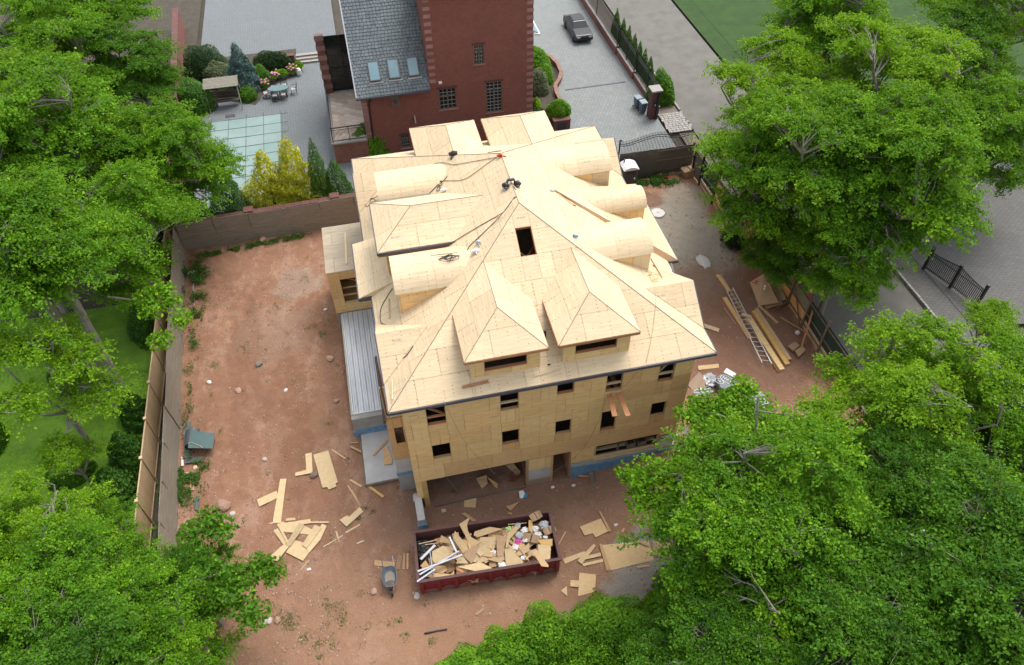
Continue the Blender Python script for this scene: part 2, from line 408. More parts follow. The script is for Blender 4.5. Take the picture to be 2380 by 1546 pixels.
# ---------------- foliage
def leaf_mesh(name, centres, normals, sizes, tints, mat, parent=None, origin=None, kind=None, shape='maple', loc=None):
    """one mesh of many separate leaves; every leaf is a small folded or star-shaped blade"""
    N = len(centres)
    nrm = normals / np.maximum(np.linalg.norm(normals, axis=1, keepdims=True), 1e-6)
    r = RNG.normal(size=(N, 3)); t = np.cross(nrm, r); t /= np.maximum(np.linalg.norm(t, axis=1, keepdims=True), 1e-6); b = np.cross(nrm, t)
    s = sizes[:, None]
    if shape == 'maple':     # five-pointed leaf, 3 triangles fan over 5 outer points
        pat = [(0, -.55, 0), (.62, -.1, .10), (.2, .62, -.06), (-.2, .62, -.06), (-.62, -.1, .10)]; pat = [(0, -.6, 0), (.42, .05, .1), (0, .72, -.1), (-.42, .05, .1)]
        fidx = [(0, 1, 2), (0, 2, 3)]
    elif shape == 'star':    # three crossing lobes
        pat = [(0, -.5, 0), (.16, 0, .04), (0, .65, -.05), (-.16, 0, .04), (-.6, .18, 0), (0, .2, .03), (.6, .18, 0), (0, -.15, .0)]
        fidx = [(0, 1, 2, 3), (4, 5, 6, 7)]
    else:                    # needle spray: long thin
        pat = [(0, -.7, 0), (.2, 0, .05), (0, .8, -.05), (-.2, 0, .05)]; fidx = [(0, 1, 2), (0, 2, 3)]
    k = len(pat); V = np.empty((N, k, 3))
    for i, (a, c, d) in enumerate(pat): V[:, i] = centres + s * (t * a + b * c + nrm * d)
    V = V.reshape(-1, 3)
    off = np.zeros(3) if origin is None else np.array(origin)
    V = V - off
    m0 = len(fidx[0]); F = np.concatenate([(np.arange(N)[:, None] * k + np.array(f)[None, :]) for f in fidx], axis=1).reshape(-1)
    nf = N * len(fidx)
    me = bpy.data.meshes.new(name); me.vertices.add(len(V)); me.vertices.foreach_set('co', V.ravel())
    me.loops.add(len(F)); me.loops.foreach_set('vertex_index', F)
    me.polygons.add(nf); me.polygons.foreach_set('loop_start', np.arange(nf) * m0); me.polygons.foreach_set('loop_total', np.full(nf, m0))
    me.update(calc_edges=True)
    at = me.attributes.new('tint', 'FLOAT', 'POINT'); at.data.foreach_set('value', np.repeat(tints, k).astype(np.float32))
    me.materials.append(mat)
    o = bpy.data.objects.new(name, me); COL.objects.link(o); o.parent = parent
    if parent is None: o.location = off
    if kind: o['kind'] = kind
    return o
def unit(n):
    v = RNG.normal(size=(n, 3)); return v / np.linalg.norm(v, axis=1, keepdims=True)

def make_tree(name, label, loc, h, crown_r, mat, seed, trunk_r=.28, crown_bottom=.35, clumps=150, per=230, leaf=.17, lean=(0, 0), spread=1.0, gap=.25, barkm=None, forks=6, group=None, flat=.55, cr=1.25, cat='tree'):
    global RNG
    RNG = np.random.default_rng(seed); rr = random.Random(seed)
    T = thing(name, label, cat, loc, group)
    top = Vector((lean[0], lean[1], h * .96)); fork = Vector((lean[0] * .35, lean[1] * .35, h * crown_bottom))
    br = MB()
    br.tube([(0, 0, -.3), tuple(fork * .35 + Vector((.05, 0, .2))), tuple(fork)], [trunk_r * 1.25, trunk_r, trunk_r * .82], 10)
    # the crown is a set of separate leafy masses (lobes) at different radii and heights, each made of many sprays
    cz0, cz1 = h * crown_bottom * .95, h; ch = cz1 - cz0
    nl = max(8, int(clumps / 13)); lobes = []; tries = 0
    while len(lobes) < nl and tries < 4000:
        tries += 1; d = unit(1)[0]; d[2] = abs(d[2]) if RNG.random() < .8 else d[2] * .5; rad = RNG.uniform(.3, 1) ** .55
        rl = crown_r * RNG.uniform(.17, .32)
        p = np.array([d[0] * (crown_r - rl * .8) * rad, d[1] * (crown_r - rl * .8) * rad, cz0 + ch * .30 + d[2] * ch * .62 * rad])
        if any(np.linalg.norm((p - q) * np.array([1, 1, 1.3])) < (rl + ql) * .62 for q, ql in lobes): continue
        lobes.append((p, rl))
    cl = []; out = []
    for q, rl in lobes:
        for _ in range(max(5, int(clumps / nl * RNG.uniform(.7, 1.3) * (rl / (crown_r * .25)) ** 1.6))):
            d = unit(1)[0]; d[2] = abs(d[2]) * .9 - .12; rad = RNG.uniform(.25, 1) ** .5
            if RNG.random() < gap * .5: rad *= 1.25
            cl.append(q + d * rl * rad * np.array([1, 1, .62])); o_ = d.copy(); o_[2] = 0; out.append(o_ + .5 * np.array([q[0], q[1], 0]) / crown_r)
    out = np.array(out)
    cl = np.array(cl); cl[:, 0] += lean[0] * (cl[:, 2] - cz0) / ch * .9 + fork.x * .5; cl[:, 1] += lean[1] * (cl[:, 2] - cz0) / ch * .9 + fork.y * .5
    # limbs
    nodes = []
    for i in range(forks):
        th = 2 * math.pi * (i + rr.uniform(-.3, .3)) / forks; el = rr.uniform(.5, 1.25) if i else 1.45
        L = min(crown_r * .8 / max(.25, math.cos(el)), (h - fork.z) * .82 / max(.3, math.sin(el))) * rr.uniform(.8, 1)
        p = fork.copy(); dirv = Vector((math.cos(th) * math.cos(el), math.sin(th) * math.cos(el), math.sin(el))); pts = [p.copy()]
        for s_ in range(5):
            dirv = (dirv + Vector((rr.uniform(-.18, .18), rr.uniform(-.18, .18), rr.uniform(-.1, .12)))).normalized(); p = p + dirv * L / 5 + Vector((lean[0], lean[1], 0)) * .1; pts.append(p.copy())
        rs = [trunk_r * .5 * (1 - j / 6.2) + .015 for j in range(6)]
        br.tube(pts, rs, 7)
        for j in range(1, 6): nodes.append((pts[j], rs[j]))
        for j in range(0, 5): nodes.append(((pts[j] + pts[j + 1]) / 2, rs[j]))
    NP = np.array([tuple(n[0]) for n in nodes])
    for c in cl:
        dd = NP - c; dist = np.linalg.norm(dd, axis=1) + np.where(NP[:, 2] > c[2] - .2, 2.0, 0); k = int(np.argmin(dist))
        a = Vector(NP[k]); b = Vector(c); mid = (a + b) / 2 + Vector((rr.uniform(-.3, .3), rr.uniform(-.3, .3), rr.uniform(.0, .35)))
        r0 = min(nodes[k][1] * .6, .05 + .012 * (b - a).length)
        br.tube([a, mid, b + Vector((0, 0, .05))], [r0, r0 * .65, .012], 5, cap=False)
        for _ in range(2):
            e = b + Vector((rr.uniform(-1, 1), rr.uniform(-1, 1), rr.uniform(-.2, .7))) * cr * .6
            br.tube([mid.lerp(b, .4), e], [r0 * .4, .008], 4, cap=False)
    trunk = br.build('trunk', barkm or bark, None); trunk.parent = T; trunk.location = (0, 0, 0)
    # rebuild coordinates so the part sits in the thing's own space
    dz = min(v[2] for v in br.v); cx_ = (min(v[0] for v in br.v) + max(v[0] for v in br.v)) / 2; cy_ = (min(v[1] for v in br.v) + max(v[1] for v in br.v)) / 2
    trunk.location = (cx_, cy_, dz)
    # leaves: drooping sprays, several strands per clump, pointing outward
    C = []; Nn = []; Sz = []; Ti = []
    for ci, c in enumerate(cl):
        n = int(per * 1.35 * RNG.uniform(.5, 1.4)); R_ = cr * RNG.uniform(.55, 1.1); m_ = 9
        th = RNG.uniform(0, 2 * np.pi, m_); sd = np.stack([np.cos(th), np.sin(th), RNG.uniform(-.15, .55, m_)], 1) + out[ci] * .7
        k_ = RNG.integers(0, m_, n); t_ = RNG.random(n) ** .75
        q = sd[k_] * (t_ * R_)[:, None] + RNG.normal(0, .11 * cr, (n, 3)) * np.array([1, 1, .7]); q[:, 2] -= .30 * R_ * t_ ** 2
        C.append(c + q)
        Nn.append(unit(n) * .85 + np.array([0, 0, .7]) + sd[k_] * .3)
        Sz.append(leaf * .88 * RNG.uniform(.5, 1.25, n)); base = RNG.normal(.40, .17)
        Ti.append(np.clip(base + RNG.normal(0, .13, n) + .22 * (t_ - .4), 0, 1))
    cr_o = leaf_mesh('crown', np.concatenate(C), np.concatenate(Nn), np.concatenate(Sz), np.concatenate(Ti), mat, T)
    return T

def place_copy(T, label, loc, rz, sc, name=None):
    c = copy_tree(T); c.location = loc; c.rotation_euler = (0, 0, rz); c.scale = (sc[0], sc[1], sc[2]) if isinstance(sc, tuple) else (sc,) * 3
    c['label'] = label
    return c

def shrub(name, label, loc, rx, ry, h, mat, n=5000, leaf=.08, seed=1, shape='maple', cat='shrub', form='dome', group=None, lump=.18, flowers=None, stem=True, droop=0):
    global RNG
    RNG = np.random.default_rng(seed); T = thing(name, label, cat, loc, group)
    if form == 'dome': 
        d = unit(n); d[:, 2] = np.abs(d[:, 2]) * 1.0
    elif form == 'cone':
        zf = 1 - np.sqrt(RNG.random(n)); th = RNG.uniform(0, 2 * np.pi, n); prof = (1 - zf) ** .75
    if form == 'dome':
        lumps = unit(14); k = np.ones(n)
        for l in lumps: k = np.maximum(k, 1 + lump * np.exp(-((1 - d @ l) / .06)))
        rad = (1 - .38 * RNG.random(n) ** 2) * k
        P = d * rad[:, None] * np.array([rx, ry, h]); nn = d * 1.1 + unit(n) * .8 + np.array([0, 0, .3])
    else:
        k = 1 + lump * np.sin(th * 3 + zf * 9 + seed) * np.sin(zf * 17 + th) ; rad = prof * (1 - .3 * RNG.random(n) ** 2) * k
        P = np.stack([np.cos(th) * rad * rx, np.sin(th) * rad * ry, zf * h * .97 + .05], 1) + RNG.normal(0, .02, (n, 3)) * rx
        nn = np.stack([np.cos(th), np.sin(th), np.full(n, .35)], 1) + unit(n) * .8
    if droop: P[:, 2] -= droop * RNG.random(n)
    ti = np.clip(RNG.normal(.45, .2, n) + .25 * (vnoise(P[:, 0] * 3, P[:, 1] * 3 + P[:, 2] * 3, .8) - .5) * 2, 0, 1)
    leaf_mesh('foliage', P, nn, leaf * RNG.uniform(.6, 1.3, n), ti, mat, T, shape=shape)
    if stem:
        b = MB(); b.tube([(0, 0, -.1), (0, 0, h * .5)], [.06 + rx * .04, .03], 6)
        for k_ in range(6):
            th_ = k_ * 1.05 + seed; b.tube([(0, 0, h * .1), (math.cos(th_) * rx * .55, math.sin(th_) * ry * .55, h * .6)], [.03, .012], 5)
        o = b.build('stem', bark_dark); o.parent = T; o.location = tuple(np.array(o.location))
    if flowers:
        m_ = 14
        d = unit(m_); d[:, 2] = np.abs(d[:, 2]) + .25
        b = MB()
        for q in d: 
            c = q * np.array([rx, ry, h]) * .98
            b.lathe(tuple(c), [(.001, -.09), (.09, -.05), (.115, 0), (.09, .06), (.001, .09)], 8)
        o = b.build('blossom', flowers, smooth=True); o.parent = T; 
    return T

# ================= THE SETTING
def ground_mat():
    mt, n, p = nodemat('dirt')
    g = geo(n)
    big = noise(n, g, .22, 5, .6, (.35, .68)); mid = noise(n, g, 1.4, 6, .7, (.35, .68)); fine = noise(n, g, 14, 5, .75, (.32, .72))
    c = mix(n, big, (.36, .18, .10), (.25, .118, .063))
    c = mix(n, math_(n, 'MULTIPLY', mid, .45), c, (.41, .265, .185))
    c = mix(n, math_(n, 'MULTIPLY', fine, .72), c, (.17, .10, .07))
    # wheel ruts running through the side yard
    ru = noise(n, mapping(n, g, (1.5, .18, 1), rot=(0, 0, .06)), 1.2, 4, .6, (.48, .62)); c = mix(n, math_(n, 'MULTIPLY', ru, .5), c, (.25, .13, .085))
    r2 = noise(n, mapping(n, g, (.35, .22, 1), rot=(0, 0, .5)), 1.6, 7, .75, (.52, .6)); c = mix(n, math_(n, 'MULTIPLY', r2, .4), c, (.45, .30, .215))
    # pale pebbles and grit
    v = n.nodes.new('ShaderNodeTexVoronoi'); v.inputs['Scale'].default_value = 9; n.links.new(g, v.inputs['Vector'])
    pb = n.nodes.new('ShaderNodeMapRange'); pb.inputs[1].default_value = .16; pb.inputs[2].default_value = .1; n.links.new(v.outputs['Distance'], pb.inputs[0])
    pg = noise(n, g, .9, 4, .6, (.5, .62)); c = mix(n, math_(n, 'MULTIPLY', math_(n, 'MULTIPLY', pb.outputs[0], pg), .7), c, (.55, .42, .33))
    # areas laid with grey stone dust / gravel, each an ellipse with a ragged edge
    s = n.nodes.new('ShaderNodeSeparateXYZ'); n.links.new(g, s.inputs[0])
    wob = math_(n, 'MULTIPLY_ADD', noise(n, g, .8, 5, .7), 2.2, -1.1)
    def patch(cx, cy, rx, ry, col, strength=1, edge=.25, prev=None):
        a = math_(n, 'DIVIDE', math_(n, 'SUBTRACT', s.outputs[0], cx), rx); b = math_(n, 'DIVIDE', math_(n, 'SUBTRACT', s.outputs[1], cy), ry)
        d = math_(n, 'SQRT', math_(n, 'ADD', math_(n, 'MULTIPLY', a, a), math_(n, 'MULTIPLY', b, b)))
        d = math_(n, 'MULTIPLY_ADD', wob, edge, d)
        m_ = n.nodes.new('ShaderNodeMapRange'); m_.inputs[1].default_value = 1.12; m_.inputs[2].default_value = .88; n.links.new(d, m_.inputs[0])
        k = math_(n, 'MULTIPLY', m_.outputs[0], strength)
        cc = mix(n, fine, col, tuple(x * .72 for x in col))
        return mix(n, k, prev, cc)
    c = patch(20.6, 37.6, 3.4, 5.6, (.36, .325, .265), .95, .3, c)
    c = patch(22.6, 42.3, 1.7, 2.2, (.33, .29, .23), .8, .35, c)
    c = patch(10.6, 14.2, 2.4, 2.6, (.33, .31, .27), .9, .5, c)
    c = patch(8.5, 13.6, 3.6, .8, (.27, .24, .19), .6, .5, c)
    c = patch(-6.2, 40.0, 1.6, 1.4, (.38, .32, .26), .4, 1.2, c)
    c = patch(-8.0, 35.5, 2.4, 2.6, (.36, .27, .21), .3, 1.0, c)
    c = patch(19.3, 42.9, 1.7, 1.0, (.24, .13, .09), .85, .4, c)
    c = patch(19.8, 29.5, 5.4, 6.2, (.255, .145, .10), .75, .3, c)
    c = patch(6.5, 20.6, 9.5, 2.6, (.26, .165, .12), .5, .4, c)
    c = patch(1, 13.5, 15, 6.0, (.36, .215, .135), .5, .35, c)
    c = patch(10.2, 14.4, 2.6, 2.8, (.34, .325, .29), .75, .7, c)
    c = patch(-7.2, 28.5, 1.3, 5.5, (.22, .11, .065), .45, 1.0, c)
    c = patch(-9.6, 33, 1.0, 7.5, (.23, .115, .07), .4, 1.0, c)
    # thin green film where weeds have started
    gr = noise(n, g, .35, 6, .75, (.60, .72)); c = mix(n, math_(n, 'MULTIPLY', gr, .35), c, (.14, .16, .07))
    n.links.new(c, p.inputs['Base Color']); p.inputs['Roughness'].default_value = .95; p.inputs['Specular IOR Level'].default_value = .15
    h = math_(n, 'ADD', math_(n, 'MULTIPLY', fine, .72), mid); bump(n, p, h, .6, .05)
    return mt
dirt = ground_mat()
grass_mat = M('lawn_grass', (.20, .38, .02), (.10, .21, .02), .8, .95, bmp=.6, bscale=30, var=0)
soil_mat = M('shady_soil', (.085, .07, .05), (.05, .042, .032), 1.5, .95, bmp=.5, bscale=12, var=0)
asphalt = M('asphalt', (.17, .16, .14), (.12, .115, .10), .7, .9, bmp=.2, bscale=40, var=0)
paver_blue = brickmat('grey_pavers', (.19, .21, .22), (.155, .175, .185), (.10, .11, .115), .32, .16, .022, rot=.78, uvk='Object', patch=(.13, .135, .12))
paver_drive = brickmat('driveway_pavers', (.25, .265, .26), (.195, .21, .205), (.12, .13, .125), .36, .22, .022, rot=1.2, uvk='Object', patch=(.15, .165, .15))
paver_dark = brickmat('dark_cobbles', (.13, .125, .115), (.105, .102, .096), (.07, .07, .066), .34, .24, .02, rot=.4, uvk='Object')
travertine = brickmat('travertine_tiles', (.66, .57, .47), (.36, .26, .20), (.42, .35, .29), .62, .42, .02, rot=.6, uvk='Object', patch=(.50, .42, .34), bmp=.1)
mat_pebble = M('pebble_bed', (.22, .19, .15), (.12, .10, .08), 9, .95, var=0)

def flat(name, poly, z, mat, label=None):
    mb = MB(); mb.add([(x, y, z) for x, y in poly], [tuple(range(len(poly)))]); o = mb.build(name, mat); o['kind'] = 'structure'; return o
def rect(x0, y0, x1, y1): return [(x0, y0), (x1, y0), (x1, y1), (x0, y1)]
flat('ground', rect(-400, -300, 400, 600), -.30, soil_mat)
# building lot: one displaced sheet
def grid_sheet(name, x0, x1, y0, y1, step, fz, mat):
    nx, ny = int((x1 - x0) / step) + 1, int((y1 - y0) / step) + 1
    X, Y = np.meshgrid(np.linspace(x0, x1, nx), np.linspace(y0, y1, ny)); Z = fz(X, Y)
    V = np.stack([X, Y, Z], -1).reshape(-1, 3); i = (np.arange(ny - 1)[:, None] * nx + np.arange(nx - 1)[None, :]).ravel()
    F = np.stack([i, i + 1, i + nx + 1, i + nx], 1).ravel(); nf = len(i)
    me = bpy.data.meshes.new(name); me.vertices.add(len(V)); me.vertices.foreach_set('co', V.ravel()); me.loops.add(len(F)); me.loops.foreach_set('vertex_index', F)
    me.polygons.add(nf); me.polygons.foreach_set('loop_start', np.arange(nf) * 4); me.polygons.foreach_set('loop_total', np.full(nf, 4)); me.polygons.foreach_set('use_smooth', np.ones(nf, bool))
    me.update(calc_edges=True); me.materials.append(mat); o = bpy.data.objects.new(name, me); COL.objects.link(o); o['kind'] = 'structure'; return o
grid_sheet('ground', -14.0, 25.3, 4, 45.9, .11, lambda x, y: gz(x, y) + .06 * (vnoise(x, y, .37) - .5) + .035 * (vnoise(x + 9, y, .22) - .5), dirt)
flat('lawn', rect(-90, -10, -14.75, 40.5), -.03, grass_mat)
flat('ground', rect(-90, 40.5, -14.6, 120), -.03, soil_mat)
flat('patio', rect(-14.2, 46.45, -1.25, 110), -.02, paver_blue)
flat('driveway', rect(13.6, 46.2, 24.42, 110), -.02, paver_drive)
flat('road', rect(26.75, -60, 33.55, 160), -.10, asphalt)
flat('ground', rect(24.42, 53.95, 26.5, 110), -.035, mat_pebble)
flat('ground', rect(25.4, -60, 26.6, 50.8), -.06, mat_pebble)
shade_grass = M('shaded_lawn', (.035, .08, .01), (.02, .05, .008), .7, .95, bmp=.5, bscale=25, var=0)  # lawn with the trees' shade painted into a darker green
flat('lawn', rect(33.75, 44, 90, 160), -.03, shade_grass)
flat('pavement', rect(33.7, -60, 35.55, 44), -.05, paver_dark)
flat('driveway', [(35.55, 26), (70, 20), (70, 54.5), (35.55, 33.0)], -.02, paver_dark)
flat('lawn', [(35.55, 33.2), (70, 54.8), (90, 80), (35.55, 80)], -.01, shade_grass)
flat('ground', rect(35.6, -60, 90, 19), -.03, soil_mat)
# kerb stones of Belgian block
def kerb(label, pts, w=.14, step=.27, z=.03, mat=stone_grey):
    t = thing('kerb', label, 'kerb', (pts[0][0], pts[0][1], 0)); k = 0
    for a, b in zip(pts, pts[1:]):
        a = Vector((*a, z)); b = Vector((*b, z)); L = (b - a).length; d = (b - a) / L; n = int(L / step)
        for i in range(n):
            c = a + d * (i + .5) * step; MB().box(c + Vector((random.uniform(-.01, .01),) * 2 + (random.uniform(-.012, .012),)), (step - .03, w, .24), math.atan2(d.y, d.x)).build('stone', mat, t, origin=c); k += 1
    return t
kerb('kerb of pale stone blocks along the near edge of the grey street', [(26.62, 54.0), (26.62, 68)])
kerb('low kerb of grey stone blocks between the street and the pavement by the black gate', [(33.62, 27), (33.62, 34.5)])
gA, gB, gC = Vector((35.54,31.43,0.00)), Vector((36.20,29.41,0.00)), Vector((36.73,27.42,0.00))
blackgate = thing('double_gate', 'black iron double driveway gate with a centre post beyond the street', 'gate', tuple(gB))
for a_, b_, k_ in ((gA, gB, 1), (gB, gC, -1)):
    for z_ in (.25, 1.35): MB().bar(a_ + Vector((0, 0, z_)), b_ + Vector((0, 0, z_)), .05, .05).build('rail', iron, blackgate)
    for j in range(17):
        t_ = (j + .5) / 17; q = a_.lerp(b_, t_); e_ = (t_ if k_ > 0 else 1 - t_); MB().bx((q.x - .02, q.y - .02, .1), (q.x + .02, q.y + .02, 1.55 + .35 * e_ ** 1.5)).build('picket', iron, blackgate)
    MB().tube([a_.lerp(b_, j / 8) + Vector((0, 0, 1.5 + .35 * (j / 8 if k_ > 0 else 1 - j / 8) ** 1.5)) for j in range(9)], .035, 6).build('top_rail', iron, blackgate)
for q in (gA, gB, gC): MB().bx((q.x - .08, q.y - .08, 0), (q.x + .08, q.y + .08, 2.0)).build('post', iron, blackgate)
kerb('curved kerb of pale stone blocks edging the shaded lawn beside the dark cobbled drive', [(35.6, 33.1), (40.5, 36.1), (49, 41.4), (54, 44.6)])
# apron of big cobbles by the gate pillar
ap = thing('cobble_apron', 'patch of large pale cobbles between the brick gate pillar and the street', 'cobbles', (25.6, 52.4, 0))
yy = 50.95
while yy < 53.75:
    xx = 24.5 + random.uniform(0, .15)
    while xx < 26.55:
        wd = random.uniform(.26, .40); MB().box((xx + wd / 2, yy + .14, 0), (wd - .035, .25, .1 + random.uniform(0, .02)), random.uniform(-.05, .05)).build('cobblestone', stone_grey, ap, origin=(xx + wd / 2, yy + .14, 0)); xx += wd
    yy += .29

# stones scattered over the dirt (nobody could count them)
def stones(name, n, x0, x1, y0, y1, smin, smax, mat, dens=None, seed=3):
    R_ = np.random.default_rng(seed); V = []; F = []
    base = np.array([(0, 0, .6), (.9, .1, 0), (.2, .8, .05), (-.8, .3, 0), (-.4, -.8, .05), (.5, -.7, 0)]); fs = [(0, 1, 2), (0, 2, 3), (0, 3, 4), (0, 4, 5), (0, 5, 1)]
    k = 0
    while k < n:
        x, y = R_.uniform(x0, x1), R_.uniform(y0, y1)
        if -1 < x < 13.6 and 21 < y < 40: continue
        if vnoise(x, y, 1.9) < R_.uniform(.15, .75): continue
        s = smin * (smax / smin) ** (R_.random() ** 3); a = R_.uniform(0, 6.28); c, d = math.cos(a), math.sin(a)
        z = float(gz(x, y)); b = base * R_.uniform(.7, 1.3, (6, 3)) * s
        for p in b: V.append((x + p[0] * c - p[1] * d, y + p[0] * d + p[1] * c, z + p[2]))
        F += [tuple(k * 6 + j for j in f) for f in fs]; k += 1
    me = bpy.data.meshes.new(name); me.from_pydata(V, [], F); me.materials.append(mat); o = bpy.data.objects.new(name, me); COL.objects.link(o); o['kind'] = 'stuff'
    tag(o, 'small loose stones scattered across the bare reddish dirt', 'stones'); return o
stones('loose_stones', 16000, -13.5, 25, 9, 45, .02, .12, rock_mat)
mat_chip = M('pale_chips', (.55, .45, .36), (.45, .36, .28), 4, .9)
tag(stones('loose_stones', 6000, -13.5, 25, 9, 45, .015, .06, mat_chip, seed=9), 'pale stone chips and wood splinters strewn over the dirt lot')
# weeds and ground cover
def weeds(name, label, spots, mat, leaf=.06, kind='stuff', seed=2, hgt=.18):
    global RNG
    RNG = np.random.default_rng(seed); C = []
    for (x, y, rx, ry, n) in spots:
        a = RNG.normal(0, .5, (n, 2)); m_ = (np.linalg.norm(a, axis=1) < 1.35); a = a[m_]; px, py = x + a[:, 0] * rx, y + a[:, 1] * ry
        keep = vnoise(px * 1.0, py, .45) > .38; px, py = px[keep], py[keep]
        C.append(np.stack([px, py, gz(px, py) + RNG.random(len(px)) * hgt * (.3 + vnoise(px, py, .7))], 1))
    C = np.concatenate(C); n = len(C)
    o = leaf_mesh(name, C, unit(n) * .7 + np.array([0, 0, 1]), leaf * RNG.uniform(.5, 1.3, n), np.clip(RNG.normal(.4, .22, n), 0, 1), mat, origin=(C[:, 0].mean(), C[:, 1].mean(), 0), kind=kind)
    tag(o, label, 'weeds'); return o
weeds('weeds', 'green weeds and clover growing along the foot of the grey plywood fences', [(-13.0 + .35 * random.random(), 18.5 + i * .75, .32, .6, random.choice([10, 60, 190])) for i in range(35)] + [(-12.3 + i * .8, 44.2 + .06 * i, .7, .3, 240) for i in range(9)] + [(-12.4, 25.5, .8, 1.6, 1500), (-12.9, 42.3, .8, 1.6, 1800), (-12.7, 39.6, .6, 1.5, 1100)], leaf_ivy, .09, hgt=.35)
weeds('weeds', 'thin tufts of grass dotted over the open dirt yard', [(random.uniform(-11.5, -4), random.uniform(18, 43), .22, .3, 26) for _ in range(60)] + [(random.uniform(-9, 2), random.uniform(9.5, 17), .3, .3, random.choice([12, 30, 70])) for _ in range(70)] + [(*(-5.63,40.17), .5, .7, 120), (*(-4.88,34.75), .6, .35, 240), (*(-9.83,34.55), .5, .6, 200), (*(-11.56,33.53), .4, .45, 170), (*(-4.33,35.64), .7, .5, 160), (*(-6.90,35.98), .5, .4, 90), (*(-4.12,31.55), .2, .4, 90), (*(-5.73,35.41), .4, .3, 60), (*(-11.52,31.15), .25, .3, 80), (*(-4.45,32.55), .25, .4, 90)] + [(*q, r, r, k) for q, (r, k) in zip([(-8.27,17.57),(-5.52,17.01),(-5.39,16.03),(-7.78,16.58),(-4.09,16.89),(-3.45,21.65),(-3.78,21.24),(-3.05,21.40),(-10.94,28.36),(-11.68,26.22),(-1.42,22.44),(-7.35,16.28)], [(0.7,200),(0.6,160),(0.9,260),(0.6,200),(0.4,110),(0.25,60),(0.3,90),(0.2,40),(0.2,60),(0.3,160),(0.4,120),(0.5,140)])], leaf_ivy, .05, seed=4, hgt=.06)
weeds('weeds', 'rough grass growing in front of the dark fence beside the portable toilet', [(*(20.83,45.21), 1.5, .7, 2600), (*(21.89,44.80), 1.2, .6, 1200), (*(20.48,46.05), 1.2, .4, 900)], leaf_ivy, .10, seed=6, hgt=.3)
weeds('weeds', 'tall dark weeds at the foot of the construction fence behind the leaning brace', [(*(24.25,36.82), .9, .8, 3200), (*(24.18,37.42), .7, .8, 1200), (*(24.58,36.36), .5, .9, 900)], leaf_dark, .11, seed=8, hgt=.8)
# grass blades on the neighbour's lawn
RNG = np.random.default_rng(21); n_ = 60000
gx = RNG.uniform(-34, -14.7, n_); gy = RNG.uniform(14, 40.5, n_); kp = vnoise(gx, gy, 2.2) > .3; gx, gy = gx[kp], gy[kp]; n_ = len(gx)
o = leaf_mesh('grass', np.stack([gx, gy, .02 + RNG.random(n_) * .05], 1), unit(n_) * .9 + np.array([0, 0, .6]), .075 * RNG.uniform(.5, 1.3, n_), np.clip(RNG.normal(.55, .2, n_) + .5 * (vnoise(gx, gy, 3) - .5), 0, 1), leaf_lime, origin=(-24, 27, 0), kind='stuff', shape='needle')
tag(o, 'bright green lawn grass under the tall trees left of the fences', 'grass')

# ================= FENCES OF THE LOT
def ply_fence(label, a, b, h, mat, L=2.44, lean=.06, z=0.0, cat='fence'):
    t = thing('plywood_fence', label, cat, (a[0], a[1], 0)); A_, B_ = Vector((*a, 0)), Vector((*b, 0)); D = (B_ - A_).length; d = (B_ - A_) / D; nrm = Vector((-d.y, d.x, 0)); s = 0; i = 0
    while s < D - .1:
        e = min(s + L, D); z1 = h + random.uniform(-.06, .06); c0 = A_ + d * s; c1 = A_ + d * e; of = nrm * (random.uniform(-.03, .03)); zb = float(gz((c0.x + c1.x) / 2, (c0.y + c1.y) / 2)) - .15
        rot = random.uniform(-.035, .035)
        P = [c0 + of + Vector((0, 0, zb)), c1 + of + Vector((0, 0, zb)), c1 + of + nrm * lean + Vector((0, 0, z1 + rot)), c0 + of + nrm * lean + Vector((0, 0, z1 - rot))]
        n = (P[1] - P[0]).cross(P[2] - P[1]).normalized()
        MB().slab(P, n, .02, (P[0], d, Vector((0, 0, 1)))).build('plywood_sheet', mat, t, origin=sum(P, Vector()) / 4)
        MB().box(c0 + nrm * (.07 + lean * .5) + Vector((0, 0, h / 2 - .1)), (.09, .09, h + .05), math.atan2(d.y, d.x)).build('post', old_wood, t, origin=c0)
        s = e; i += 1
    return t
ply_fence('long weathered grey-brown plywood fence along the left side of the dirt yard', (-12.62, 14.5), (-13.85, 45.0), 2.3, ply_old, 2.44, .12)
ply_fence('weathered plywood fence across the back of the yard, before the red brick wall', (-13.85, 45.0), (18.3, 45.75), 2.35, ply_old, 2.44, .03)
# tan vinyl fence behind it
vf = thing('vinyl_fence', 'tan vinyl privacy fence with square capped posts just outside the plywood fence', 'fence', (-14.2, 17, 0))
ys = [45.4, 43.6, 41.6, 39.1, 36.5, 33.8, 31.1, 28.5, 25.9, 23.3, 20.7, 18.1, 15.5]
for i, y in enumerate(ys):
    x = -14.55 + .013 * (45.4 - y)
    MB().bx((x - .065, y - .065, -.1), (x + .065, y + .065, 2.24)).build('post', vinyl_tan, vf, origin=(x, y, 0)); MB().box((x, y, 2.27), (.17, .17, .07)).build('post_cap', lumber_pale, vf, origin=(x, y, 2.2))
    if i + 1 < len(ys):
        y2 = ys[i + 1]; k = 9; st = (y - y2 - .13) / k
        MB().bx((x - .03, y2 + .065, 2.08), (x + .04, y - .065, 2.17)).build('rail', vinyl_tan, vf, origin=(x, y2, 2))
        MB().bx((x - .03, y2 + .065, .02), (x + .04, y - .065, .14)).build('rail', vinyl_tan, vf, origin=(x, y2, 0))
        for j in range(k): MB().bx((x - .012, y2 + .065 + st * j + .004, .14), (x + .012, y2 + .065 + st * (j + 1) - .004, 2.08)).build('plank', vinyl_tan, vf, origin=(x, y2 + st * j, .1))
